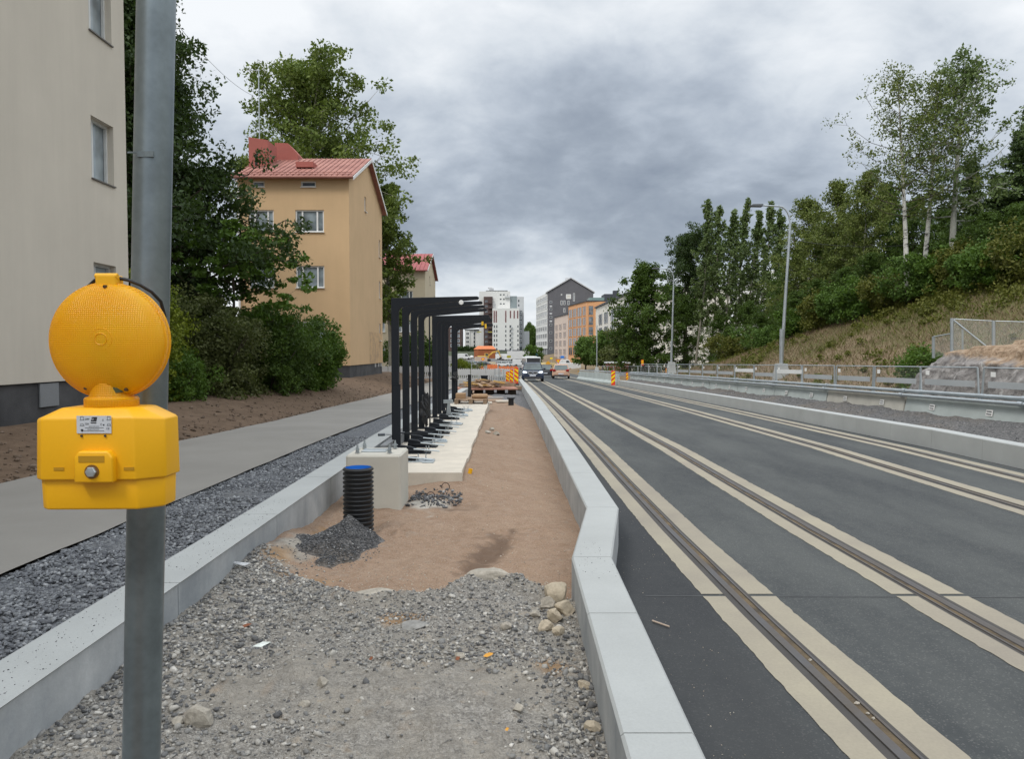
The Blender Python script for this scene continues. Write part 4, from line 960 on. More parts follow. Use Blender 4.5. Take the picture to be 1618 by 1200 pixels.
# orange timber shed far away
Zs = 290; k = Zs/1200
t = thing('timber_shed', 'orange red timber shed with a pitched roof on the far building site', 'shed', ((765-809)*k, Zs+3, -.6))
def sx(x): return (x-809)*k
def sz(y): return 1.8+(555-y)*k
M_shed = pm('red_ochre_boards', (.27, .085, .03), .9, .12, 1); M_shedroof = pm('orange_roof', (.50, .15, .05), .8, .08, 1)
mb = MB(); xa, xb_, xc = sx(748.5), sx(756), sx(783)
mb.add([(xa, Zs+2.5, -1.5), (xb_, Zs, -1.5), (xc, Zs, -1.5), (xc, Zs+7, -1.5), (xa, Zs+9, -1.5), (xa, Zs+2.5, sz(552)), (xb_, Zs, sz(552)), (xc, Zs, sz(552)), (xc, Zs+7, sz(552)), (xa, Zs+9, sz(552))],
    [(0, 1, 6, 5), (1, 2, 7, 6), (2, 3, 8, 7), (3, 4, 9, 8), (4, 0, 5, 9), (4, 3, 2, 1, 0)]); mb.build('wall', M_shed, t)
mb = MB(); r1, r2 = (sx(754.5), Zs+4, sz(546.8)), (sx(778), Zs+3.5, sz(546.8))
mb.add([(xa-.2, Zs+2.3, sz(552.1)), (xb_, Zs-.3, sz(552.1)), (xc+.2, Zs-.3, sz(552.1)), (xc+.2, Zs+7, sz(552.1)), (xa-.2, Zs+9, sz(552.1)), r1, r2], [(1, 2, 6, 5), (2, 3, 6), (3, 4, 5, 6), (0, 1, 5), (4, 0, 5)]); mb.build('roof', M_shedroof, t)
# ------------------------------------------------------------ trees and plants
def leafcloud(cen, rad, nper, size, rng, flat=.0, elong=1.7, squash=1.0, droop=0):
    n = len(cen)*nper; c = np.repeat(cen, nper, 0); r = np.repeat(rad, nper)
    p = rng.normal(size=(n, 3)); p /= np.linalg.norm(p, axis=1)[:, None]; p *= (rng.random(n)**.45)[:, None]*r[:, None]
    p[:, 2] *= squash
    c = c+p
    u = rng.normal(size=(n, 3)); u[:, 2] -= droop; u /= np.linalg.norm(u, axis=1)[:, None]
    w = rng.normal(size=(n, 3)); w[:, 2] += flat*2; v = np.cross(w, u); v /= np.linalg.norm(v, axis=1)[:, None]+1e-9
    L_ = size*(.6+.8*rng.random(n))[:, None]
    a = c-u*L_*.5; b = c+v*L_*.5/elong+u*L_*.05; d = c+u*L_*.5; e = c-v*L_*.5/elong+u*L_*.05
    V = np.stack([a, b, d, e], 1).reshape(-1, 3)
    F = np.arange(n*4).reshape(-1, 4)
    return V, F
def tree(name, label, base, H, env, c0=.25, nb=46, sub=4, cr=.55, nper=70, leaf=.14, lm=None, bm=None, tr=.18, seed=1, up=(.2, .9), lean=(0, 0), squash=.8, cat='tree', group=None, trunkvis=True, droop=0, twigs=True, wig=.03, sub_len=.32, inner=.35):
    rng = np.random.default_rng(seed); base = Vector(base)
    t = thing(name, label, cat, base, 0, group)
    T = MB(); k = 9; tp = []
    for i in range(k+1):
        f = i/k; tp.append(Vector((lean[0]*f+wig*H*.3*math.sin(f*5+seed), lean[1]*f+wig*H*.3*math.sin(f*4+seed*2), H*.97*f)))
    tp[0].z = -.3
    T.tube(tp, [tr*(1.25 if i == 0 else 1)*(1-.9*i/k)+.012 for i in range(k+1)], 8)
    def tpt(f): f = min(max(f, 0), .999)*k; i = int(f); return tp[i].lerp(tp[i+1], f-i)
    cen = []; rad = []
    B = MB()
    for i in range(nb):
        f = c0+(1-c0)*((i+rng.random())/nb); tt = (f-c0)/(1-c0); s = tpt(f)
        Lb = env(tt)*(.42+.72*rng.random()); azm = i*2.39996+rng.normal()*.35
        el_ = up[0]+(up[1]-up[0])*tt+rng.normal()*.12
        d = Vector((math.cos(azm)*math.cos(el_), math.sin(azm)*math.cos(el_), math.sin(el_)))
        m = s+d*Lb*.55+Vector((0, 0, -.04*Lb)); e = s+d*Lb+Vector((0, 0, .10*Lb-droop*.25*Lb))
        rb = max(.012, tr*.34*(1-.75*f))
        B.tube([s, m, e], [rb, rb*.6, rb*.2], 5, cap=False)
        for q in np.linspace(inner, 1, max(2, int(sub*(.6+Lb/ max(env(.35), .1)*.6)))):
            pt = s.lerp(m, q/.55) if q < .55 else m.lerp(e, (q-.55)/.45)
            for r_ in range(2 if q > .5 else 1):
                o = Vector(rng.normal(size=3))*Lb*sub_len*.5
                o.z *= .6; c = pt+o
                if twigs: B.tube([pt, c], [rb*.3, .006], 3, cap=False)
                cen.append(c); rad.append(cr*(.6+.7*rng.random()))
    cen.append(tpt(.99)); rad.append(cr*.8)
    T.build('trunk', bm or M_bark, t, smooth=True, local=True, fix=False)
    B.build('branch', M_bark if bm is M_birch else (bm or M_bark), t, local=True, fix=False)
    V, F = leafcloud(np.array(cen), np.array(rad), nper, leaf, rng, squash=squash, droop=droop)
    np_mesh('crown', V, F, lm or LF_mid, t)
    return t
def envf(xs, ys): return lambda v: float(np.interp(v, xs, ys))
def bush(label, base, rx, ry, h, lm, seed, leaf=.11, ncl=260, nper=95, cr=.28, name='bush', cat='bush', group=None):
    rng = np.random.default_rng(seed); t = thing(name, label, cat, base, 0, group)
    p = rng.normal(size=(ncl, 3)); p /= np.linalg.norm(p, axis=1)[:, None]; p *= (.45+.55*rng.random(ncl)**.5)[:, None]; 
    lump = 1+.28*np.sin(p[:, 0]*5+seed)+.2*np.sin(p[:, 1]*6+seed*2)
    cen = np.stack([p[:, 0]*rx*lump, p[:, 1]*ry*lump, h*(.50+p[:, 2]*.5*(.85+.25*np.sin(p[:, 0]*7+seed)))], 1)
    cen = np.concatenate([cen, np.stack([(rng.random(ncl//4)*2-1)*rx*.8, (rng.random(ncl//4)*2-1)*ry*.8, rng.random(ncl//4)*h*.3], 1)])
    V, F = leafcloud(cen, cr*(.6+.9*rng.random(len(cen))), nper, leaf, rng, squash=.85)
    np_mesh('foliage', V, F, lm, t)
    B = MB()
    for i in range(16):
        c = cen[rng.integers(len(cen))]; B.tube([(c[0]*.15, c[1]*.15, -.2), (c[0]*.6, c[1]*.6, c[2]*.6), tuple(c)], [.035, .02, .006], 5, cap=False)
    B.build('stem', M_bark, t, local=True, fix=False)
    return t
# left side
tree('broadleaf_tree', 'tall dark broadleaf tree behind the galvanised pole, between the beige and the ochre houses', (-13.4, 27, .6), 15.6,
     envf([0, .15, .32, .44, .6, .8, 1], [4.4, 5.0, 4.7, 2.8, 2.3, 1.5, .5]), c0=.10, nb=150, sub=6, cr=.62, nper=125, leaf=.16, lm=LF_dark, tr=.3, seed=3, up=(-.15, .9), inner=.2)
tree('broadleaf_tree', 'dark tree rising behind the beige house, seen in the gap left of the pole', (-17.5, 33, .6), 18.5,
     envf([0, .3, .7, 1], [4, 5.2, 4, 1]), c0=.15, nb=50, sub=4, cr=.8, nper=80, leaf=.2, lm=LF_dark, tr=.28, seed=8, up=(0, .8))
tree('young_maple', 'small airy maple with spreading leafy branches in front of the ochre house', (-9.9, 27.0, .4), 5.6,
     envf([0, .3, .6, 1], [2.2, 2.7, 2.2, .8]), c0=.35, nb=32, sub=4, cr=.30, nper=36, leaf=.17, lm=LF_mid, tr=.07, seed=5, up=(0, .5), squash=.5, inner=.45)
bush('yellow green bush right behind the galvanised pole', (-9.9, 20.6, .3), 1.0, 1.6, 3.5, LF_yel, 1, .09, 230, 90, .26)
bush('low dark green bush at the foot of the yellow green bush', (-9.4, 21.2, .25), .9, 1.3, 1.7, LF_mid, 21, .09, 120, 80, .26)
bush('olive brown bush left of centre in the hedge row', (-9.7, 24.3, .3), 1.7, 2.2, 3.4, LF_olive, 2, .10, 330, 95, .30)
bush('broad dark green bush in the middle of the hedge row', (-8.9, 27.8, .3), 1.5, 2.3, 3.2, LF_forest, 3, .10, 320, 95, .30)
bush('dark green rounded bush at the right end of the hedge row, touching the ochre house', (-8.7, 31.6, .25), 1.35, 2.0, 3.0, LF_mid, 4, .11, 300, 95, .30)
tree('poplar_tree', 'large spreading poplar rising behind the red roofed ochre house', (-17.0, 64, 0), 25.0,
     envf([0, .25, .5, .75, .9, 1], [5.2, 6.8, 6.9, 5.9, 4.0, 1.5]), c0=.33, nb=78, sub=5, cr=.95, nper=70, leaf=.30, lm=LF_pop, bm=M_bark2, tr=.45, seed=12, up=(.15, 1.0), squash=.75, inner=.45)
tree('poplar_tree', 'lower drooping poplar to the right of the ochre house gable', (-10.6, 66, -.2), 16.2,
     envf([0, .3, .6, 1], [1.8, 2.6, 2.5, .9]), c0=.28, nb=40, sub=4, cr=.55, nper=60, leaf=.28, lm=LF_pop, bm=M_bark2, tr=.25, seed=14, up=(.2, .9))
bush('dark green shrub behind the white board fence, left of the first shelter post', (-9.3, 70, -.4), 2.2, 1.6, 4.0, LF_forest, 6, .2, 140, 70, .5)
bush('dark shrub beside the cream house, seen between the shelter posts', (-7.5, 72, -.5), 1.3, 1.3, 3.0, LF_forest, 7, .2, 90, 60, .45)
bush('bright green shrub behind the plastic barrier fence, right of the last shelter post', (-4.9, 76, -1.0), 1.6, 1.6, 1.9, LF_yel, 9, .18, 90, 60, .4)
# right side: maple, pine, aspens
tree('round_maple', 'dark rounded maple at the left end of the wood, beside the second street lamp', (13.2, 76, -1), 11.0,
     envf([0, .25, .6, .85, 1], [3.0, 3.7, 3.2, 2.0, .7]), c0=.06, nb=64, sub=4, cr=.65, nper=75, leaf=.25, lm=LF_forest, tr=.25, seed=20, up=(-.2, .9), inner=.2)
tree('pine_tree', 'dark domed pine behind the second street lamp', (19.0, 82, -.8), 14.9,
     envf([0, .4, .75, .92, 1], [2.2, 3.2, 3.9, 2.4, 1.0]), c0=.40, nb=60, sub=4, cr=.6, nper=110, leaf=.18, lm=LF_dark, tr=.28, seed=22, up=(-.1, .6), wig=.06)
for i, (x, yt, Z, lab) in enumerate(((1106, 322, 74, 'leftmost slender aspen of the close row, beside the domed pine'), (1126, 330, 79, 'second slender aspen from the left in the close row'), (1146, 336, 72, 'third slender aspen from the left in the close row'), (1166, 322, 76, 'middle slender aspen of the close row'), (1184, 334, 73, 'third slender aspen from the right in the close row'), (1202, 326, 78, 'second slender aspen from the right in the close row'), (1219, 338, 72, 'rightmost slender aspen of the close row, left of the tall street lamp'))):
    X = (x-6-809)*Z/1200; zt = 1.8+(555-yt)*Z/1200; zb_ = gz(X, Z)
    tree('aspen_tree', lab, (X, Z, zb_), zt-zb_, envf([0, .2, .6, 1], [1.3, 2.0, 1.9, .7]), c0=.26, nb=46, sub=5, cr=.28, nper=17, leaf=.24, lm=LF_asp, bm=M_bark2, tr=.12, seed=30+i, up=(.8, 1.32), lean=(1.1, 0), sub_len=.16, inner=.3, group='aspens in a close row')
tree('bare_tree', 'thin half bare tree with a few brownish leaves behind the tall street lamp', (33*.86, 77, .5), 12.6, envf([0, .4, 1], [2.0, 1.8, .5]), c0=.35, nb=26, sub=3, cr=.35, nper=9, leaf=.2, lm=LF_brown, bm=M_bark2, tr=.10, seed=41, up=(.3, 1.1))
bush('brownish shrub below the half bare tree', (25.6, 70, 1.0), 1.6, 1.6, 6.0, LF_brown, 43, .2, 110, 40, .45)
# the wood on the bank, tree by tree (prototypes copied with their parts)
protoA = tree('bank_tree', 'x', (0, 0, 0), 11, envf([0, .2, .5, .8, 1], [2.6, 3.3, 3.1, 2.0, .6]), c0=.08, nb=60, sub=4, cr=.55, nper=62, leaf=.20, lm=LF_forest, tr=.16, seed=50, up=(-.1, .9), inner=.2)
protoB = tree('bank_birch', 'x', (0, 0, 0), 11, envf([0, .2, .5, .8, 1], [2.2, 2.9, 2.7, 1.7, .5]), c0=.14, nb=54, sub=4, cr=.50, nper=56, leaf=.17, lm=LF_birch, bm=M_birch, tr=.12, seed=51, up=(0, .9), droop=.6, inner=.3)
protoC = tree('spruce_tree', 'x', (0, 0, 0), 12, envf([0, .15, .5, 1], [3.1, 2.9, 1.8, .2]), c0=.05, nb=84, sub=4, cr=.42, nper=75, leaf=.16, lm=LF_dark, tr=.18, seed=52, up=(-.35, .1), inner=.25, squash=.45)
used = {protoA: 0, protoB: 0, protoC: 0}
def place(proto, X, Y, H, label, name=None, rz=0, w=1.0, group=None, sink=.2):
    base = {protoA: 11, protoB: 11, protoC: 12}[proto]
    o = proto if not used[proto] else copy_tree(proto)
    if used[proto]: kids.setdefault(o, [])
    used[proto] += 1
    s = H/base; o.location = (X, Y, gz(X, Y)-sink); o.rotation_euler = (0, 0, rz); o.scale = (s*w, s*w, s)
    o['label'] = label; 
    if group: o['group'] = group
    if name: o.name = name
    return o
def pl(proto, x, yt, Z, label, rz, w=1.0, group='trees of the wood on the bank'):
    X = (x-809)*Z/1200; zt = 1.8+(555-yt)*Z/1200
    return place(proto, X, Z, max(3, zt-gz(X, Z)+.2), label, None, rz, w, group)
pl(protoB, 1275, 318, 56, 'pale leafed birch at the left front of the wood, right of the tall street lamp', .3, .95)
pl(protoB, 1318, 292, 50, 'broad pale birch whose crown stands against the sky left of the white trunks', 1.3, 1.0)
pl(protoB, 1362, 276, 47, 'birch crown just left of the tall white trunked birches', 2.1, .95)
pl(protoA, 1256, 400, 60, 'darker low tree behind the tall street lamp', 3.0, .9)
pl(protoA, 1300, 360, 58, 'dark green tree in the second rank below the pale birches', 4.0, 1.0)
pl(protoA, 1345, 345, 54, 'dark green tree in the second rank, left of the first white trunk', 5.0, 1.0)
pl(protoA, 1395, 300, 52, 'dense dark tree standing directly behind the first white trunk', .9, 1.0)
pl(protoA, 1440, 320, 50, 'dense dark tree filling the gap between the two white trunks', 1.9, 1.0)
pl(protoA, 1482, 335, 52, 'dense dark tree behind the thick pale trunk', 2.9, 1.0)
pl(protoC, 1530, 250, 46, 'dark spruce to the right of the thick pale trunk', 1.0, 1.05)
pl(protoC, 1566, 275, 40, 'dark spruce between the pale trunk and the right edge', 2.0, 1.1)
pl(protoC, 1618, 165, 42, 'tallest dark spruce at the right edge of the photo', 3.0, 1.0)
pl(protoC, 1655, 220, 38, 'dark spruce half outside the right edge', 4.2, 1.0)
pl(protoA, 1600, 330, 35, 'dark leafy tree below the tallest spruce at the right edge', 5.2, 1.0)
pl(protoA, 1540, 385, 42, 'leafy undergrowth tree right of the thick pale trunk', .4, .9)
pl(protoA, 1235, 440, 66, 'low tree at the left foot of the wood, left of the tall street lamp base', 1.4, .9)
pl(protoA, 1180, 480, 70, 'low dark tree under the aspens, right part', 2.4, 1.1)
pl(protoA, 1135, 500, 72, 'low dark tree under the aspens, middle part', 3.4, 1.1)
pl(protoA, 1080, 470, 78, 'low dark tree between the maple and the aspens', 4.4, 1.1)
pl(protoC, 1500, 330, 58, 'dark spruce deep in the wood behind the thick pale trunk', 5.5, 1.3)
pl(protoC, 1420, 350, 62, 'dark spruce deep in the wood behind the white trunks', .2, 1.3)
pl(protoC, 1370, 380, 64, 'dark spruce deep in the wood, behind the pale birches', 1.2, 1.3)
pl(protoC, 1590, 300, 52, 'dark spruce deep in the wood near the right edge', 2.2, 1.3)
pl(protoC, 1310, 400, 68, 'dark spruce deep in the wood, farthest left', 3.6, 1.3)
pl(protoC, 1604, 205, 44, 'tall dark spruce just left of the tallest one at the right edge', .6, 1.15)
pl(protoC, 1575, 285, 43, 'dark spruce in front of the tall pair at the right edge', 1.6, 1.2)
for i, (x, y, Z, w_) in enumerate(((1258, 505, 50, 1.6), (1290, 485, 46, 1.6), (1330, 480, 43, 1.5), (1372, 470, 44, 1.5), (1412, 455, 46, 1.5), (1462, 445, 46, 1.5), (1505, 440, 45, 1.5), (1548, 428, 35, 1.5), (1590, 420, 33, 1.5), (1630, 410, 31, 1.5), (1200, 530, 58, 1.6), (1155, 545, 64, 1.6))):
    names = ['under the tall street lamp', 'right of the tall street lamp', 'below the broad pale birch', 'left of the first white trunk', 'at the foot of the first white trunk', 'between the white trunk and the pale trunk', 'at the foot of the thick pale trunk', 'right of the thick pale trunk', 'near the right edge', 'at the right edge', 'left of the tall street lamp', 'below the aspens']
    pl(protoA, x, y-22, Z, 'low dark understorey tree of the wood, '+names[i], i*1.1, w_, 'understorey trees along the wood edge')
# tall birches with white trunks
def bz_(x, Z): return (x-809)*Z/1200
for x, yt, Z, lab, lm_, lf, np_, env_, c0_, tr_, nm in (
    (1432, 122, 37.5, 'tall thin crowned birch, leftmost of the white trunks on the bank', LF_birch, .115, 26, [2.2, 3.0, 2.2, .8], .40, .13, 'birch_tree'),
    (1456, 130, 38.5, 'slightly leaning birch, second of the white trunks on the bank', LF_birch, .115, 22, [1.7, 2.4, 1.9, .7], .42, .13, 'birch_tree'),
    (1498, 100, 38, 'tallest tree on the bank with a thick smooth pale trunk and leafy crown', LF_asp, .15, 38, [2.6, 3.1, 2.4, .8], .30, .17, 'aspen_tree')):
    X = bz_(x, Z); b_ = gz(X, Z); H = 1.8+(555-yt)*Z/1200-b_
    tree(nm, lab, (X, Z, b_-.2), H, envf([0, .3, .7, 1], env_), c0=c0_, nb=46, sub=4, cr=.42, nper=np_, leaf=lf, lm=lm_, bm=M_birch if nm == 'birch_tree' else pm('pale_bark', (.33, .33, .29), .85, .2, 3, .1, 30), tr=tr_, seed=int(x), up=(.25, 1.05), inner=.35, lean=(-.6 if x == 1432 else .5, 0), wig=.012)
# street trees near the cream block
for i, (x, yt, Z, lab) in enumerate(((925, 540, 150, 'left round street tree in front of the orange block'), (952, 532, 142, 'middle round street tree in front of the cream block'), (975, 560, 120, 'right small bushy tree in front of the cream block'))):
    X = (x-809)*Z/1200; b_ = zr(Z)
    tree('street_tree', lab, (X, Z, b_), 1.8+(555-yt)*Z/1200-b_, envf([0, .4, .8, 1], [1.9, 2.7, 1.9, .7]), c0=.22, nb=40, sub=3, cr=.7, nper=50, leaf=.42, lm=LF_green if i < 2 else LF_olive, tr=.16, seed=70+i, group='street trees')
tree('street_tree', 'small dark tree left of the maple, above the red hut', (14.6*1.0, 100, -1.4), 6, envf([0, .4, .8, 1], [1.9, 2.6, 1.8, .7]), c0=.1, nb=36, sub=3, cr=.6, nper=50, leaf=.32, lm=LF_olive, tr=.14, seed=79)
bush('green bush beside the blue container on the far site', (-809*0+(842-809)*.2, 240, -2.6), 2.6, 2, 6.4, LF_mid, 80, .5, 60, 40, .9)
# far-off wood between the tower and the gabled block
rng = np.random.default_rng(9); cen = []
for i in range(900):
    x = 10+rng.random()*16; y = 560+rng.random()*80; top = np.interp(x, [10, 13, 18, 26], [17, 23, 18.5, 15.5])
    cen.append((x, y, rng.random()**.7*top+1))
V, F = leafcloud(np.array(cen), np.full(len(cen), 1.3), 30, 1.0, rng); tag(np_mesh('distant_wood', V, F, LF_forest), 'far off wood between the white tower and the grey gabled block', 'wood', kind='stuff')
cen = np.stack([-37+14*rng.random(160), 478+3*rng.random(160), 1+3.0*rng.random(160)], 1)
V, F = leafcloud(cen, np.full(160, 1.2), 30, .8, rng); tag(np_mesh('hedge', V, F, LF_dark), 'dark hedge along the foot of the far white blocks', 'hedge', kind='stuff')
rs = random.Random(12)
desc = ['below the aspens', 'left of the tall street lamp', 'just right of the tall street lamp', 'under the broad pale birch, left side', 'under the broad pale birch, right side', 'left of the first white trunk', 'at the foot of the first white trunk', 'between the two white trunks', 'left of the thick pale trunk', 'right of the thick pale trunk', 'above the mesh fence post', 'above the mesh fence, near the right edge', 'at the right edge']
for i, (x, y, Z) in enumerate(((1160, 572, 58), (1215, 556, 52), (1262, 545, 47), (1300, 532, 44), (1338, 520, 42), (1375, 508, 40), (1412, 498, 38.5), (1448, 486, 37), (1484, 478, 36), (1522, 470, 34.5), (1556, 462, 33), (1590, 458, 31.5), (1625, 452, 30))):
    X = (x-809)*Z/1200
    bush('shrub at the wood edge on the bank, '+desc[i], (X, Z, gz(X, Z)-.1), 1.5+rs.random()*.6, 1.3, 1.5+rs.random()*.9, (LF_grass, LF_mid, LF_green)[(i*2) % 3], 200+i, .13, 110, 55, .30, 'shrub', 'shrub', 'shrubs along the wood edge')
# weeds and dry grass on the bank
def blades(n, Xr, Yr, h, w, seed, cond=None, lean=.35):
    r = np.random.default_rng(seed); X = Xr[0]+(Xr[1]-Xr[0])*r.random(n); Y = Yr[0]+(Yr[1]-Yr[0])*r.random(n)
    if cond is not None: k_ = cond(X, Y, r); X, Y = X[k_], Y[k_]
    n = len(X); Z = ground(X, Y)-.02; a = r.random(n)*2*math.pi; hh = h*(.4+.9*r.random(n)); ww = w*(.6+.8*r.random(n))
    base = np.stack([X, Y, Z], 1); ax = np.stack([np.cos(a), np.sin(a), 0*a], 1)
    ln = r.normal(size=(n, 2))*lean; tip = base+np.stack([ln[:, 0]*hh, ln[:, 1]*hh, hh], 1)
    V = np.stack([base-ax*ww[:, None], base+ax*ww[:, None], (base+tip)/2+ax*ww[:, None]*1.1+[0, 0, .0], tip], 1).reshape(-1, 3)
    return V, np.arange(n*4).reshape(-1, 4)
pat = lambda X, Y, s: fbm(X*.22, Y*.16, 4, s)
def gmask(X, Y): return np.clip((hill(X, Y)-2.6)*.45+.06+pat(X, Y, 5)*3.4+.5*(X < 12.0)*1.0, 0, 1)
V, F = blades(260000, (11.2, 34), (10, 62), .15, .011, 1, lambda X, Y, r: (r.random(len(X)) < .9-.85*gmask(X, Y)) & (X < 12+.62*Y), lean=.7)
tag(np_mesh('dry_grass', V, F, LF_dry), 'dry brownish grass and dead weeds on the bank behind the mesh fence', 'dry grass', kind='stuff')
V, F = blades(190000, (10.7, 36), (10, 66), .24, .017, 2, lambda X, Y, r: (r.random(len(X)) < .06+.94*gmask(X, Y)), lean=.5)
tag(np_mesh('green_weeds', V, F, LF_grass), 'green weeds and grass growing in patches on the bank', 'weeds', kind='stuff')
# weed clumps along the bank
r = np.random.default_rng(33); cen = []; rad = []
for i in range(5200):
    X = 11.5+22*r.random(); Y = 14+50*r.random()
    if r.random() < .05+.9*float(gmask(np.array([X]), np.array([Y]))[0]): hh_ = .6+.5*np.clip((float(hill(X, Y))-2)*.4, 0, 1); cen.append((X, Y, gz(X, Y)+.2*hh_)); rad.append((.18+.45*r.random()**2)*hh_)
V, F = leafcloud(np.array(cen), np.array(rad), 60, .12, r, squash=.8); tag(np_mesh('weed_clumps', V, F, LF_grass), 'leafy weed clumps on the bank below the wood', 'weeds', kind='stuff')
bush('dark green bush on the bank just left of the rock outcrop', (12.75, 23.5, .6), .8, .9, 1.35, LF_mid, 90, .09, 90, 60, .22)
tree('shrubby_tree', 'leafy branch of a young tree reaching in at the right edge above the bank', (21.5, 30, 4.6), 4.2, envf([0, .5, 1], [1.4, 1.8, .6]), c0=.2, nb=24, sub=3, cr=.28, nper=30, leaf=.13, lm=LF_yel, tr=.05, seed=95)
# ------------------------------------------------------------ pole and warning lamp
def lensmat():
    m, t, b = newmat('amber_lens')
    tcn = N(t, 'ShaderNodeTexCoord'); v = tcn.outputs['Object']
    sp = N(t, 'ShaderNodeSeparateXYZ'); L(t, v, sp.inputs[0])
    def cell(o): f = mathn(t, 'FRACT', mathn(t, 'MULTIPLY', o, 290)); a = mathn(t, 'SUBTRACT', f, .5); return mathn(t, 'MULTIPLY', mathn(t, 'MULTIPLY', a, a), 4)
    h = mathn(t, 'ADD', cell(sp.outputs[0]), cell(sp.outputs[2]))
    n_ = noise(t, v, 14, 3)
    c = mixc(t, ramp(t, n_, [(.3, 0), (.7, 1)]), (.90, .46, .004), (.94, .58, .012))
    L(t, c, b.inputs['Base Color']); b.inputs['Roughness'].default_value = .22; b.inputs['Specular IOR Level'].default_value = .5
    bn = N(t, 'ShaderNodeBump'); bn.inputs['Strength'].default_value = .42; bn.inputs['Distance'].default_value = .0011
    L(t, h, bn.inputs['Height']); bn.invert = True; L(t, bn.outputs[0], b.inputs['Normal'])
    tr = N(t, 'ShaderNodeBsdfTranslucent'); tr.inputs[0].default_value = (1, .52, .02, 1)
    ms = N(t, 'ShaderNodeMixShader'); ms.inputs[0].default_value = .42
    L(t, b.outputs[0], ms.inputs[1]); L(t, tr.outputs[0], ms.inputs[2]); L(t, ms.outputs[0], t.nodes['Material Output'].inputs[0])
    return m
M_lens = lensmat()
pb = P(223.5, 1200, 1.42); pt_ = P(247, 0, 1.42); pd = (pt_-pb)/(pt_.z-pb.z)
p_bot = pb+pd*(-.05-pb.z); p_top = pb+pd*(3.6-pb.z)
pole = thing('sign_pole', 'leaning galvanised steel pole in the left foreground, carrying the yellow warning lamp', 'pole', p_bot)
mb = MB(); mb.tube([p_bot, p_top], .0335, 40); po = mb.build('tube', M_galvpole, pole, smooth=True)
mb = MB(); q = pb+pd*(P(230, 250, 1.40).z-pb.z)
mb.obox((q.x+.002, q.y-.0337, q.z+.004), (.030, .003, .010)); mb.obox((q.x-.012, q.y-.0336, q.z+.007), (.036, .002, .003)); mb.build('weld_scar', pm('weld', (.16, .19, .20), .5, .3, 40, metal=.6), po)
Lp = P(173, 700, 1.262); lamp = thing('warning_lamp', 'yellow construction warning lamp with a round amber lens, fixed on the galvanised pole', 'warning lamp', (-.666, Lp.y, Lp.z), R(1.5))
def lzf(y): return .1525-(y-555)*.001004
s = 1.262/1200    # metres per photo pixel at the lamp
def lz(y): return (700-y)*s
def plan(hw, yf, yb, cf, cb):   # elongated octagon in plan, front at -y
    return [(-hw, yf+cf*.45), (-hw+cf*.5, yf), (hw-cf*1.25, yf), (hw, yf+cf), (hw, yb-cb), (hw-cb, yb), (-hw+cb, yb), (-hw, yb-cb)]
def shell(mb, rings):
    n = len(rings[0][0]); v = []
    for pl_, z in rings: v += [(x, y, z if not callable(z) else z(x, y)) for x, y in pl_]
    f = [tuple(range(n-1, -1, -1)), tuple(range((len(rings)-1)*n, len(rings)*n))]
    for l in range(len(rings)-1):
        for i in range(n): f.append((l*n+i, l*n+(i+1) % n, (l+1)*n+(i+1) % n, (l+1)*n+i))
    mb.add(v, f)
mb = MB(); hw = .096
shell(mb, [(plan(hw*.985, -.050, .040, .026, .02), lzf(809)), (plan(hw*1.0, -.051, .041, .026, .02), lzf(757))])
mb.build('battery_box', M_yellow, lamp, local=True, bevel=.004, smooth=True, seg=3)
hw2 = .100
mb = MB()
top = lambda x, y: lz(651)-max(0, abs(x)-.055)*.10
shell(mb, [(plan(hw2, -.058, .046, .030, .02), lambda x, y: lzf(760)), (plan(hw2*.985, -.0565, .045, .030, .02), lambda x, y: lzf(658)-max(0, abs(x)-.04)*.10), (plan(hw2*.62, -.042, .036, .014, .012), lambda x, y: .0615)])
cover = mb.build('cover', M_yellow, lamp, local=True, bevel=.003, smooth=True, seg=3)
mb = MB(); mb.prism([(-.026, lzf(762)), (.034, lzf(762)), (.034, lzf(722)), (.027, lzf(712)), (-.019, lzf(712)), (-.026, lzf(722))], 'y', -.072, -.050)
lt = mb.build('latch', M_yellow, lamp, local=True, bevel=.003, smooth=True, seg=3)
M_slot = pm('yellow_recess_shade', (.42, .22, .004), .7, .1, 5, 0)  # darkened copy of the yellow: shade of slot and notches painted flat
mb = MB(); mb.box(-.018, .022, -.0728, -.0715, lzf(729), lzf(719)); mb.build('slot', M_slot, lt, local=True)
mb = MB(); mb.lathe([(0, -.0735), (.0112, -.0735), (.0112, -.0715)], (.0025, 0, lzf(744)), 20, 'y'); mb.build('recess', pm('brown_recess_shade', (.16, .07, .01), .7), lt, local=True, fix=False)  # flat disc whose brown stands in for the shade around the bolt
mb = MB(); mb.lathe([(0, -.079), (.0075, -.0785), (.0085, -.077), (.0085, -.073)], (.0025, 0, lzf(744)), 6, 'y'); mb.build('bolt', M_galv, lt, local=True)
for x in (-.0565, .0535):
    mb = MB(); mb.box(x-.008, x+.008, -.0588, -.0575, lzf(744), lzf(739)); mb.build('notch', M_slot, cover, local=True)
for x in (-.020, .017):
    mb = MB(); mb.lathe([(0, -.0592), (.0018, -.0592), (.0018, -.0575)], (x, 0, lzf(689)), 10, 'y'); mb.build('screw_hole', M_ink, cover, local=True, fix=False)
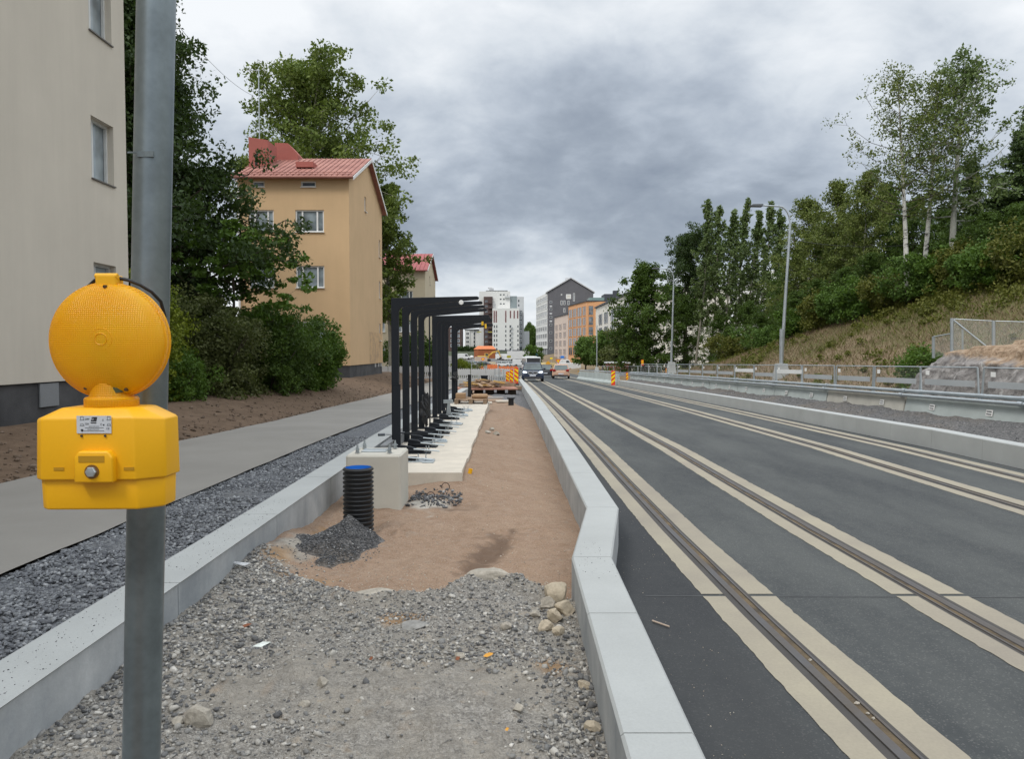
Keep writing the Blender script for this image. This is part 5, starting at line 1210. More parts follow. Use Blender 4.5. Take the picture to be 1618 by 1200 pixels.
# neck, lens, reflector body
mb = MB(); mb.lathe([(.040, .058), (.0415, .061), (.0415, .074), (.039, .077), (.034, .078), (.031, .092), (.029, .11)], (0, 0, 0), 32); mb.build('neck', M_lens, lamp, local=True, smooth=True, fix=False)
ln = bpy.data.objects.new('lens', None)
rl = .0965; cz = .1700
mb = MB(); pr = [(0, -.040)]
for i in range(1, 15):
    a = i/14*math.pi/2; pr.append((rl*.97*math.sin(a), -.010-.030*math.cos(a)))
pr += [(rl, -.009), (rl, -.003), (rl*.985, .0)]
mb.lathe(pr, (0, 0, 0), 64, 'y'); lens = mb.build('lens', M_lens, lamp, local=True, smooth=True, fix=True); lens.location = (0, 0, cz); lens.rotation_euler = (0, 0, 0)
mb = MB(); pr = [(rl*.985, .002), (rl, .004), (rl, .007)]+[(rl*.96*math.cos(i/10*math.pi/2), .009+.026*math.sin(i/10*math.pi/2)) for i in range(11)]
mb.lathe(pr, (0, 0, 0), 64, 'y'); lb = mb.build('rear_lens', M_lens, lamp, local=True, smooth=True, fix=True); lb.location = (0, 0, cz); lb.rotation_euler = (0, 0, 0)
mb = MB(); mb.lathe([(.016, -.0385), (.0175, -.0398), (.019, -.0380)], (.004, 0, .002), 28, 'y'); mb.lathe([(.008, -.0395), (.0095, -.0408), (.011, -.0392)], (.004, 0, .002), 24, 'y'); mb.build('lens_ring', M_lens, lens, local=True, smooth=True, fix=False)
for dx, dz in ((.003, .088), (-.031, -.078), (.034, -.080)):
    mb = MB(); mb.lathe([(0, -.024), (.0026, -.0238), (.003, -.021), (.003, -.005)], (dx, 0, dz), 10, 'y'); mb.build('screw', pm('dark_screw', (.10, .06, .03), .4, metal=.6), lens, local=True, smooth=True, fix=False)
mb = MB(); mb.bbox(-.017, .017, -.014, .014, .088, .108, .002); mb.tube([(-.018, -.009, .106), (.018, -.009, .106)], .005, 10); mb.build('top_bracket', M_yellow, lens, local=True, bevel=.001)
mb = MB(); ct = cz+.104; a = [(.014, 0, ct), (.028, .004, ct-.003), (.044, .012, ct-.010), (.058, .024, ct-.021), (.066, .04, ct-.036), (.064, .06, ct-.06), (.05, .08, ct-.09)]; mb.tube(a, .0030, 8)
a = [(-.014, 0, ct), (-.026, .004, ct-.004), (-.042, .012, ct-.014), (-.05, .03, ct-.03), (-.045, .05, ct-.05)]; mb.tube(a, .0030, 8); mb.build('cable', M_black, lamp, local=True, smooth=True)
mb = MB(); mb.box(-.02, .02, .05, .095, lz(790), lz(680)); mb.build('mounting_bracket', M_galv, lamp, local=True)
mb = MB(); mb.tube([(.016, -.012, -.085), (.012, -.014, -.035), (0, -.016, -.004)], [.015, .012, .010], 14); mb.lathe([(0, -.030), (.012, -.026), (.014, -.016), (.009, -.006)], (0, 0, 0), 18, 'y'); mb.build('lens_shade_stem', pm('dark_green_stem', (.05, .06, .02), .6), lens, local=True, smooth=True, fix=False)  # opaque stem added inside the lens to throw a soft shadow through it
# information sticker
mb = MB(); mb.box(-.027, .027, -.0586, -.0575, lzf(685), lzf(657)); stk = mb.build('sticker', M_sticker, cover, local=True)
lz_old = lz
lz = lambda y: lzf(y+.5)
OX = .020
def text(s_, size, loc, mat, parent, rot=(R(90), 0, 0), name='lettering', ext=.0002, align='CENTER', bold=0):
    c = bpy.data.curves.new(name, 'FONT'); c.body = s_; c.size = size; c.extrude = ext; c.align_x = align; c.align_y = 'CENTER'; c.resolution_u = 2; c.offset = bold
    o = bpy.data.objects.new(name, c); dg = bpy.context.evaluated_depsgraph_get(); C.objects.link(o); bpy.context.view_layer.update()
    me = bpy.data.meshes.new_from_object(o.evaluated_get(bpy.context.evaluated_depsgraph_get())); me.name = name
    bpy.data.objects.remove(o); me.materials.clear(); me.materials.append(mat)
    o = bpy.data.objects.new(name, me); C.objects.link(o); o.location = loc; o.rotation_euler = rot; o.parent = parent; kids.setdefault(parent, []).append(o)
    return o
yS = -.0588
M_inkg = pm('grey_ink', (.12, .13, .14), .6, 0)
for s_, x, z_, sz_ in (('OFF', -.0305, 662, .0042), ('ON', -.0308, 669.5, .0042), ('CE', .0018, 677, .0042), ('E', -.0055, 663.5, .0042), ('C', -.0085, 670.5, .0045)):
    text(s_, sz_, (x+OX, yS, lz(z_)), M_inkg, stk)
mb = MB()
def ln_(x0, x1, z0, z1): mb.box(x0+OX, x1+OX, yS-.0002, yS+.0002, z0, z1)
for x in (-.0385, .0035):
    for zz, hh in ((660.5, .0055), (669.5, .0028)):
        z0 = lz(zz+3); ln_(x-.0035, x+.0035, z0, z0+.0007); ln_(x-.0024, x-.0019, z0+.0007, z0+hh); ln_(x+.0019, x+.0024, z0+.0007, z0+hh); ln_(x-.0024, x+.0024, z0+hh, z0+hh+.0005)
for i, (a, b_) in enumerate(((-.028, -.012), (-.034, -.005), (-.030, -.012), (-.036, -.004))): ln_(a, b_, lz(673.5+2.4*i), lz(673.5+2.4*i)+.0006)
mb.build('symbols', M_inkg, stk, local=True)
mb = MB(); mb.prism([(-.0045, lz(665.5)), (.004, lz(665.5)), (.0055, lz(658.5)), (-.003, lz(658.5))], 'y', yS-.0002, yS+.0002); ln_(-.025, -.016, lz(668.5), lz(667)); mb.lathe([(0, yS-.0003), (.0012, yS-.0003)], (.0155, 0, lz(671)), 12, 'y'); mb.lathe([(0, yS-.0003), (.0022, yS-.0003)], (-.0185, 0, lz(679.5)), 6, 'y'); mb.build('emblem', M_ink, stk, local=True, fix=False)
text('D', .0045, (-.0015, yS-.0004, lz(662)), M_sticker, stk)

lz = lz_old
# ------------------------------------------------------------ concrete block with anchor bolts, pipe
bl = thing('anchor_block', 'pale concrete foundation block with anchor bolts on top, beside the corrugated pipe', 'concrete block', (-1.54, 8.7, -.1))
mb = MB(); mb.box(-1.85, -1.24, 8.40, 9.05, -.15, .645); mb.build('block', M_block, bl, bevel=.022, seg=1)
mb = MB(); mb.bbox(-1.72, -1.44, 8.62, 8.85, .645, .662, .004); mb.build('cover_plate', M_galv, bl)
for x, y in ((-1.74, 8.52), (-1.38, 8.52), (-1.74, 8.93), (-1.38, 8.93)):
    mb = MB(); mb.tube([(x, y, .64), (x, y, .745)], .011, 10); b_ = mb.build('anchor_bolt', M_galv, bl, smooth=True)
    mb = MB(); mb.lathe([(0, .655), (.030, .655), (.030, .662), (0, .662)], (x, y, 0), 14); mb.lathe([(.0, .664), (.020, .664), (.020, .688), (0, .688)], (x, y, 0), 6); mb.lathe([(0, .69), (.034, .69), (.034, .695), (0, .695)], (x, y, 0), 14); mb.lathe([(0, .697), (.019, .697), (.019, .712), (0, .712)], (x, y, 0), 6); mb.build('nut', M_galv, b_, fix=False)
mb = MB(); mb.box(-1.2, -1.14, 9.02, 9.22, .1, .115); 
cp = (-1.486, 7.30)
pi_ = thing('corrugated_pipe', 'black corrugated plastic pipe with a blue inside, standing upright in the sand', 'pipe', (cp[0], cp[1], 0))
pr = []; nz = 19; z0, z1 = -.12, .675
for i in range(nz):
    a = z0+(z1-z0)*i/nz; h = (z1-z0)/nz
    pr += [(.130, a), (.130, a+h*.28), (.1445, a+h*.42), (.148, a+h*.62), (.1445, a+h*.85), (.132, a+h*.98)]
mb = MB(); mb.lathe(pr+[(.134, z1+.002), (.124, z1+.003)], (cp[0], cp[1], 0), 40); mb.build('pipe_wall', M_black, pi_, smooth=True, fix=False)
mb = MB(); mb.lathe([(.124, z1+.003), (.123, z1-.02), (.123, z1-.5), (0, z1-.5)], (cp[0], cp[1], 0), 40); mb.build('liner', M_blue, pi_, smooth=True, fix=False)
for i, (x, y, r_, lab) in enumerate(((-.97, 9.0, .045, 'left small bent steel rebar loop sticking out beside the block'), (-.84, 9.55, .05, 'farther bent steel rebar loop in the dark rubble'))):
    z_ = float(fillz(np.array([x]), np.array([y]))[0]); mb = MB(); mb.tube([(x+r_*math.cos(a), y, z_+.02+r_*1.1*math.sin(a)) for a in np.linspace(-.5, math.pi+.4, 12)], .006, 6)
    tag(mb.build('rebar_loop', pm('rusty_steel', (.09, .06, .05), .8, .3, 30), None, smooth=True), lab, 'rebar')

# ------------------------------------------------------------ slab and shelter frames
sl_ob = thing('floor_slab', 'pale cast floor slab under the dark shelter frames', 'concrete slab', (-1.2, 15, 0))
ys_ = np.arange(9.9, 24.61, .1); er = lambda y: -.66-.006*(y-10)+.03*float(fbm(y*1.1, 2.2, 3, 5))+(.015 if int(y*.8) % 2 else 0)
pl_ = [(-2.07, 9.9), (er(9.9), 9.9)]+[(er(y), y) for y in ys_[1:]]+[(-2.07, 24.6)]
mb = MB(); n = len(pl_); v = [(x, y, zr(y)+.03) for x, y in pl_]+[(x, y, .205+zr(y)*.3) for x, y in pl_]
mb.add(v, [tuple(range(n, 2*n))]+[(i, (i+1) % n, n+(i+1) % n, n+i) for i in range(n)]); mb.build('slab', M_slab, sl_ob, fix=False)
SZ = lambda y: .205+zr(y)*.3
def frame(Yf, label, xe=-.55, w_=.115, grp='dark steel shelter frames'):
    zt = 2.645; zb_ = SZ(Yf) if Yf < 24.5 else zr(Yf)+.12
    t = thing('shelter_frame', label, 'shelter frame', (-1.87, Yf, zb_), 0, grp)
    d = .05; L_ = xe+1.93
    # L-shaped profile: post with a rounded inner corner and a tapering cantilever beam
    h = zt-zb_
    pts = [(-.06, 0), (w_-.06, 0), (w_-.06, h-.24)]
    for i in range(1, 7):
        a = math.pi*(1-i/12); pts.append((w_-.06+.11+.11*math.cos(a), h-.24+.11*math.sin(a)+.0))
    pts += [(L_-.07, h-.022), (L_-.05, h-.008), (L_-.05, h+.018), (L_-.08, h+.030), (-.06, h)]
    mb = MB(); mb.prism(pts, 'y', -d, d); mb.build('post', M_dark, t, local=True, bevel=.006)
    mb = MB(); mb.bbox(-.10, w_-.02, -.10, .10, .0, .02, .004); mb.build('base_plate', M_dark, t, local=True)
    mb = MB(); mb.box(-.05, w_-.07, -.058, -.0505, .25, .9)
    mb.build('cover_strip', M_dark, t, local=True)
    return t
fl = ['nearest dark shelter frame, standing right behind the concrete block', 'second nearest dark shelter frame', 'third dark shelter frame of the near group', 'last dark shelter frame of the near group of four', 'first dark shelter frame of the far group, after the gap', 'second dark shelter frame of the far group', 'third dark shelter frame of the far group', 'fourth dark shelter frame of the far group', 'next to last shelter frame of the far group', 'farthest dark shelter frame, beside the pallet']
for Yf, lab, xe in zip((12.2, 13.4, 14.55, 15.7, 18.4, 19.5, 20.6, 21.7, 24.3, 25.3), fl, (-.54, -.53, -.53, -.53, -.56, -.56, -.56, -.58, -.62, -.64)):
    f_ = frame(Yf, lab, xe)
    if Yf == 12.2:
        mb = MB(); mb.box(-.035, .085, -.075, -.052, .0, 1.05); mb.box(-.045, .09, -.078, -.05, 1.05, 1.062); mb.build('sleeve', M_dark, f_, local=True)
        mb = MB(); mb.lathe([(0, -.062), (.03, -.062), (.038, -.056), (.03, -.0505)], (1.06, 0, 2.37), 16, 'y'); mb.build('protective_cap', M_white, f_, local=True, fix=False)
    if Yf in (24.3, 21.7):
        mb = MB(); mb.box(1.0, 1.06, -.056, .056, 2.36, 2.50); mb.build('yellow_clip', pm('yellow_tape', (.75, .45, .02), .7), f_, local=True)
    if Yf == 25.3:
        for xx in (.78, 1.14): 
            mb = MB(); mb.box(xx-.07, xx+.07, -.054, .054, 2.452, 2.475); mb.build('tape', pm('lime_tape', (.45, .42, .05), .7), f_, local=True)
    if Yf == 15.7:
        bg = bpy.data.meshes
        rngb = np.random.default_rng(2)
for (x, y, z_, rx_, rz_, lab) in ((-1.78, 15.55, .62, .10, .30, 'crumpled black plastic wrap tied round the foot of the fourth shelter post'), (-1.80, 24.15, 1.0, .09, .14, 'small crumpled black wrap on the far shelter post')):
    mb = MB(); n1_, n2_ = 14, 16; v = []; 
    for i in range(n1_+1):
        a = math.pi*i/n1_
        for j in range(n2_):
            b_ = 2*math.pi*j/n2_; k_ = 1+1.1*float(fbm(i*1.1+3, (j if j < 8 else 16-j)*1.0, 3, 5)); v.append((x+rx_*math.sin(a)*math.cos(b_)*k_, y+rx_*math.sin(a)*math.sin(b_)*k_, z_+rz_*math.cos(a)*k_))
    mb.add(v, [(i*n2_+j, i*n2_+(j+1) % n2_, (i+1)*n2_+(j+1) % n2_, (i+1)*n2_+j) for i in range(n1_) for j in range(n2_)]); tag(mb.build('plastic_wrap', M_black, None), lab, 'plastic wrap')
mb = MB(); mb.tube([(-1.80, 16.6, SZ(16)), (-1.80, 16.6, 2.62)], .016, 8); tag(mb.build('threaded_rod', M_dark), 'thin dark vertical rod standing between the two groups of shelter frames', 'rod')
def bracket(y, label, plate, x0=-1.66, rz=0):
    t = thing('foot_bracket', label, 'bracket', (x0, y, SZ(y)), rz, 'steel foot brackets lying on the floor slab')
    mb = MB(); mb.bbox(-.12, .36, -.10, .10, .0, .018, .004); mb.build('base_plate', M_galv if plate else M_dark, t, local=True)
    if plate: mb = MB(); mb.bbox(.36, .52, -.17, .12, .0, .022, .004); mb.build('end_plate', M_galv, t, local=True)
    mb = MB(); mb.prism([(-.12, .018), (.24, .018), (.24, .05), (.17, .06), (.04, .11), (-.12, .13)], 'y', -.05, .05); mb.build('wedge', M_dark, t, local=True, bevel=.008)
    mb = MB(); mb.box(-.12, .26, -.085, .085, .03, .065); mb.build('flange', M_dark, t, local=True, bevel=.006)
    for x in (.29, .40 if plate else .33):
        mb = MB(); mb.tube([(x, -.03, .0), (x, -.03, .12)], .008, 8); mb.lathe([(0, .03), (.018, .03), (.018, .045), (0, .045)], (x, -.03, 0), 6); mb.build('anchor_bolt', M_galv, t, local=True, fix=False)
    mb = MB(); mb.tube([(.1, -.075, .075), (.46, -.08, .045), (.50, -.08, .04)], .012, 8); mb.build('tie_rod', M_galv, t, local=True, smooth=True)
    return t
where = ['nearest the concrete block', 'at the first shelter post', 'just behind the first shelter post', 'at the second shelter post', 'between the second and third posts', 'at the third shelter post', 'at the fourth shelter post', 'beside the thin rod', 'at the first post of the far group', 'between the first posts of the far group', 'at the third post of the far group', 'nearest the pallet']
rr_ = random.Random(3)
for i, y in enumerate((10.9, 11.8, 12.6, 13.3, 14.0, 14.7, 15.6, 16.6, 17.9, 18.9, 19.8, 20.6)):
    pl_ = i in (0, 3, 7, 9, 11); bracket(y, ('dark foot bracket with a galvanised end plate, ' if pl_ else 'dark steel foot bracket, ')+where[i], pl_, -1.62+rr_.uniform(-.04, .05), rr_.uniform(-.12, .12))
tb = thing('steel_trestle', 'small grey steel stand beside the first post of the far group', 'steel stand', (-1.52, 18.2, SZ(18.2)))
mb = MB(); mb.prism([(-.16, 0), (.16, 0), (.05, .12), (.03, .36), (-.03, .36), (-.05, .12)], 'y', -.04, .04); mb.build('column', M_galv, tb, local=True)
mb = MB(); mb.box(-.12, .10, -.06, .06, .36, .44); mb.build('head', M_galv, tb, local=True)
mb = MB(); mb.tube([(-1.95, 12.9, .40), (-1.35, 13.0, .40)], .012, 8); tag(mb.build('steel_bar', M_dark), 'thin dark steel bar lying across the first foot brackets', 'bar')
mb = MB(); mb.box(-1.98, -1.90, 11.4, 13.6, SZ(12), .36); mb.box(-1.99, -1.89, 11.4, 13.6, .36, .375); tag(mb.build('steel_channel', pm('grey_channel', (.17, .18, .19), .6, .1)), 'long grey steel channel along the left wall behind the first shelter post', 'steel channel')
yt = thing('yellow_duct', 'short yellow plastic duct stub at the near corner of the floor slab', 'duct', (-.60, 10.35, .02))
mb = MB(); mb.lathe([(.028, 0), (.028, .17), (.022, .17), (.022, .02)], (0, 0, 0), 18); o = mb.build('duct', M_yellow, yt, local=True, smooth=True, fix=False); o.rotation_euler = (0, R(12), 0)
for (x, y, a, s_, lab) in ((-2.22, 12.9, .5, .09, 'small dark grey plastic fitting lying on top of the left wall'),):
    mb = MB(); mb.tube([(x-.06, y, .372), (x+.04, y+.05, .372)], .022, 10); mb.tube([(x+.04, y+.05, .372), (x+.14, y+.12, .36)], .007, 6); tag(mb.build('pipe_fitting', pm('dark_grey_plastic', (.07, .08, .09), .6), None, smooth=True), lab, 'pipe fitting')
for (x, y, s_, lab) in ((-.55, 15.6, .09, 'left pale stone of three at the slab edge'), (-.45, 16.1, .08, 'upper pale stone of three at the slab edge'), (-.36, 15.4, .10, 'right pale stone of three at the slab edge'), (-.72, 17.2, .08, 'orange brick scrap at the slab edge')):
    pass

# ------------------------------------------------------------ single rocks and litter
def rock(name, label, x, y, r_, sq, mat, seed, cat='rock', rz=0, elong=1, z=None, tilt=0):
    bm = bmesh.new(); bmesh.ops.create_icosphere(bm, subdivisions=3, radius=1)
    rg = random.Random(seed); pls = []
    for i in range(11):
        n_ = Vector((rg.gauss(0, 1), rg.gauss(0, 1), rg.gauss(0, 1))).normalized(); pls.append((n_, rg.uniform(.55, .82)))
    for v in bm.verts:
        for n_, d in pls:
            k_ = v.co.dot(n_)-d
            if k_ > 0: v.co -= n_*k_
        v.co += Vector((rg.gauss(0, 1), rg.gauss(0, 1), rg.gauss(0, 1)))*.018
        v.co.x *= elong; v.co.z *= sq; v.co *= r_
    me = bpy.data.meshes.new(name); bm.to_mesh(me); bm.free(); me.materials.append(mat)
    o = bpy.data.objects.new(name, me); C.objects.link(o); o.rotation_euler = (tilt, 0, rz)
    if z is None: z = float(fillz(np.array([x]), np.array([y]))[0])+r_*sq*.35
    o.location = (x, y, z); tag(o, label, cat); return o
M_rpale = pm('pale_rock', (.34, .31, .26), .95, .2, 14, .15, 60, .6, 40, bd=.008); M_rbeige = pm('beige_rock', (.42, .36, .27), .95, .2, 10, .12, 60, .6, 40, bd=.008); M_rgrey = pm('grey_rock', (.24, .235, .22), .95, .2, 12, .15, 60, .6, 40, bd=.008)
rock('rock', 'largest pale rock at the lower left, just right of the galvanised pole', -1.43, 3.42, .068, .95, M_rpale, 1)
rock('rock', 'small pale rock touching the left side of the large pale rock', -1.52, 3.40, .034, .8, M_rpale, 2)
rock('flat_stone', 'broad flat pale stone at the edge between sand and gravel, right of centre', -.16, 5.55, .155, .42, M_rpale, 3, 'stone', .15, 1.15)
rock('flat_stone', 'long flat pale slab half buried at the edge of the sand, left of centre', -.98, 5.20, .13, .26, M_rpale, 4, 'stone', .3, 1.45)
rock('flat_stone', 'flat brownish grey stone lying in the gravel below the sand edge', -.60, 4.66, .075, .30, M_rgrey, 5, 'stone', .2, 1.6)
for i, (px_, py_, r_, lab) in enumerate(((893, 952, .060, 'tallest beige rock of the pile against the right wall'), (864, 958, .038, 'beige rock at the upper left of the pile by the right wall'), (878, 982, .038, 'beige rock in the middle of the pile by the right wall'), (902, 975, .040, 'beige rock touching the right wall under the tallest one'), (846, 972, .024, 'small beige rock at the left of the pile by the right wall'), (862, 994, .032, 'pale pinkish rock at the lower left of the pile'), (884, 1004, .026, 'small beige rock at the bottom of the pile'), (800, 997, .032, 'lone pale stone left of the rock pile'), (930, 1090, .034, 'beige stone low against the right wall'), (940, 1160, .036, 'beige stone at the bottom of the picture against the right wall'), (727, 1047, .030, 'pale grey stone beside the yellow leaf'), (818, 1130, .026, 'pale stone in the coarse gravel at lower right'), (475, 1120, .026, 'pale rounded stone in the lower middle of the gravel'), (505, 1090, .030, 'grey stone in the middle of the gravel'), (560, 1000, .022, 'small pale stone left of the brown hollow'))):
    Z = 1200*(1.8-.10)/(py_-555); X = (px_-809)*Z/1200; r_ *= 1.75 if i < 7 else 1.15; X = min(X, .40-r_*.85)
    rock('stone' if i > 6 else 'rock', lab, X, Z, r_, .85, (M_rbeige, M_rpale, M_rbeige)[i % 3] if i < 11 else M_rpale, 10+i, 'stone' if i > 6 else 'rock', i*.7)
for i, (x, y, s_, lab) in enumerate(((-.50, 15.6, .07, 'left pale stone of three beside the slab edge'), (-.44, 16.3, .07, 'middle pale stone of three beside the slab edge'), (-.33, 15.7, .08, 'right pale stone of three beside the slab edge'))): rock('stone', lab, x, y, s_, .8, M_rpale, 40+i, 'stone')
def scrap(name, label, cat, px_, py_, pts, mat, rz=0, th=.002, zoff=.012):
    Z = 1200*(1.8-.10)/(py_-555); X = (px_-809)*Z/1200; n = len(pts)
    z0 = float(fillz(np.array([X]), np.array([Z]))[0])+zoff
    v = [(x, y, .006*math.sin(x*60+y*90)) for x, y in pts]; v += [(x, y, z+th) for x, y, z in v]
    mb = MB(); mb.add(v, [tuple(range(n-1, -1, -1)), tuple(range(n, 2*n))]+[(i, (i+1) % n, n+(i+1) % n, n+i) for i in range(n)])
    o = mb.build(name, mat, None, local=True); o.location = (X, Z, z0); o.rotation_euler = (.12, -.08, rz); tag(o, label, cat); return o
scrap('paper_scrap', 'crumpled white and pale green scrap of packaging on the gravel', 'litter', 407, 1023, [(-.05, -.02), (.0, -.03), (.05, -.0), (.055, .015), (.01, .02), (-.03, .012)], pm('pale_paper', (.62, .66, .62), .6, .1, 20), .3, .003, .02)
scrap('paper_scrap', 'pale grey strip of card leaning by the left wall', 'litter', 375, 917, [(-.09, .03), (-.06, .04), (.09, -.03), (.05, -.05)], pm('grey_card', (.48, .49, .50), .7), 0, .004, .03)
scrap('fallen_leaf', 'bright orange yellow fallen leaf on the gravel, right of centre', 'leaf', 771, 1042, [(-.03, 0), (-.01, -.012), (.02, -.01), (.03, .003), (.008, .014), (-.015, .012)], pm('yellow_leaf', (.62, .30, .04), .7), .1, .001, .02)
scrap('fallen_leaf', 'reddish brown fallen leaf near the large pale rock', 'leaf', 383, 1000, [(-.03, 0), (-.01, -.012), (.02, -.01), (.035, .003), (.008, .012), (-.015, .012)], pm('brown_leaf', (.20, .07, .03), .8), .3, .001, .02)
scrap('fallen_leaf', 'small dark brown leaf just left of the yellow leaf', 'leaf', 722, 1053, [(-.015, 0), (.0, -.012), (.015, 0), (0, .012)], pm('brown_leaf', (.20, .07, .03)), .6, .001, .02)
scrap('fallen_leaf', 'small dark brown leaf in the middle of the gravel', 'leaf', 583, 1046, [(-.012, 0), (.0, -.012), (.012, 0), (0, .012)], pm('brown_leaf', (.20, .07, .03)), .2, .001, .02)
scrap('fallen_leaf', 'tiny yellow leaf fragment near the lower right of the gravel', 'leaf', 801, 1172, [(-.01, 0), (.0, -.008), (.01, 0), (0, .008)], pm('yellow_leaf', (.62, .30, .04)), .2, .001, .02)
mb = MB(); q = P(1022, 994, 1.0); mb.tube([(.93, 4.97, .012), (1.02, 4.86, .012)], .006, 6); tag(mb.build('wood_splinter', pm('wood_splinter', (.42, .33, .26))), 'small wood splinter on the asphalt beside the kinked wall', 'splinter')
mb = MB()
for px_, py_ in ((1283, 1052), (1354, 1124), (1362, 1136), (1371, 1142), (1378, 1149), (1277, 1048)):
    pass

# ------------------------------------------------------------ pallet, timber stack, bits at the far end
M_wood = pm('raw_timber', (.36, .25, .165), .9, .25, 5, .12, 40); M_wood2 = pm('weathered_timber', (.24, .17, .115), .9, .3, 5, .12, 40); M_pink = pm('red_brown_board', (.34, .17, .12), .85, .15, 3)
pz_ = SZ(23.8); t = thing('pallet', 'wooden pallet at the far end of the floor slab, with sacks on it', 'pallet', (-1.27, 23.8, pz_))
mb = MB()
for y_ in np.linspace(23.35, 24.25, 6): mb.box(-1.77, -.77, y_-.06, y_+.06, pz_+.13, pz_+.155)
mb.build('deck', M_wood, t)
for x in (-1.71, -1.27, -.83):
    mb = MB(); mb.box(x-.06, x+.06, 23.3, 24.3, pz_+.105, pz_+.129)
    for y_ in (23.3, 23.75, 24.18): mb.box(x-.06, x+.06, y_, y_+.12, pz_+.012, pz_+.104)
    mb.box(x-.06, x+.06, 23.3, 24.3, pz_+.001, pz_+.011); mb.build('runner', M_wood2, t)
for x, w_, h_, lab in ((-1.60, .30, .16, 'brown cardboard box on the left end of the pallet'), (-1.0, .50, .13, 'brown sack lying on the right end of the pallet')):
    mb = MB(); mb.box(x-w_/2, x+w_/2, 23.5, 24.0, pz_+.156, pz_+.156+h_); tag(mb.build('box' if h_ > .15 else 'sack', pm('cardboard', (.36, .23, .13), .9, .12), None, bevel=.015 if h_ > .15 else .06, seg=3, smooth=h_ < .15), lab, 'box' if h_ > .15 else 'sack')
rw = random.Random(7)
for k, (x0, x1, y_, z_, lab, mt) in enumerate(((-2.0, -.75, 28.2, -.16, 'pale flat board lying on the ground behind the pallet', M_slab), (-1.9, -.35, 30.2, -.10, 'long grey board leaning low behind the black pipe', pm('grey_board', (.30, .28, .26))), (-.62, .05, 29.2, -.16, 'short pale plank lying right of the boards', M_slab))):
    mb = MB(); mb.obox(((x0+x1)/2, y_, z_+.03), (x1-x0, .5, .05), Matrix.Rotation(R(4+k*3), 3, 'Z')); tag(mb.build('board', mt), lab, 'board')
st = thing('timber_stack', 'low heap of loose formwork planks and yellow offcuts on a reddish board', 'timber heap', (-1.2, 38, -.3))
mb = MB(); mb.obox((-1.25, 37.6, -.04), (2.9, 2.2, .06), Matrix.Rotation(R(5), 3, 'Z')); mb.build('base_board', M_pink, st)
mb = MB()
for i in range(5): mb.box(-2.4+i*.55, -2.0+i*.55, 36.9+.2*(i%2), 38.3, -.36, -.08)
mb.build('bearer', pm('shaded_timber', (.07, .055, .042), .95, .3, 5), st)  # shade of the hollow under the board is put into the bearers' colour
for i in range(56):
    c = (-1.40+rw.gauss(0, .38), 37.7+rw.gauss(0, .45), .03+.36*i/56*rw.uniform(.7, 1)); l_ = rw.uniform(.6, 1.9)*(1.1-.5*i/56)
    mb = MB(); mb.obox(c, (l_, rw.choice((.1, .05, .12)), rw.choice((.03, .06))), Matrix.Rotation(rw.gauss(0, .6), 3, 'Z')@Matrix.Rotation(rw.gauss(0, .11), 3, 'Y')); mb.build('plank', (M_wood, M_wood2, M_wood2, pm('yellow_formwork', (.56, .36, .10), .8))[i % 4], st)
mb = MB(); mb.obox((-.1, 44, -.33), (1.3, .9, .18), Matrix.Rotation(.1, 3, 'Z')); mb.obox((-.25, 44, -.15), (.9, .5, .16), Matrix.Rotation(-.2, 3, 'Z')); tag(mb.build('rubble_heap', M_wood2), 'small dark heap of boards behind the timber heap', 'timber heap')
mb = MB(); mb.obox((.15, 47, -.42), (1.0, .4, .1)); tag(mb.build('board', M_white), 'white board lying on the ground in front of the marker boards', 'board')
mb = MB(); z_ = -.16; mb.tube([(-1.62, 29, z_-.05), (-1.62, 29, .86)], .065, 14); mb.tube([(-1.62, 29, .86), (-1.62, 29, .90)], .072, 14); mb.tube([(-1.74, 29, .72), (-1.6, 29, .72)], .02, 8); tag(mb.build('black_pipe', M_black, None, smooth=True), 'thin upright black pipe in front of the timber heap', 'pipe')
z_ = zr(27.5)-.08
mb = MB(); mb.tube([(-.035, 27.5, z_), (-.035, 27.5, z_+.34)], .10, 16); mb.tube([(-.035, 27.5, z_+.34), (-.035, 27.5, z_+.38)], .15, 16); tag(mb.build('capped_pipe', M_black, None, smooth=True), 'short black pipe with a wide cap standing in the sand', 'pipe')
mb = MB(); mb.box(-2.05, -1.62, 50, 50.4, zr(50)+.1, zr(50)+.68); mb.box(-2.08, -1.59, 49.97, 50.43, zr(50)+.68, zr(50)+.72); tag(mb.build('waste_bin', M_dark, None), 'small dark bin in front of the white barrier fence', 'bin')
mb = MB()
for i in range(12): pass
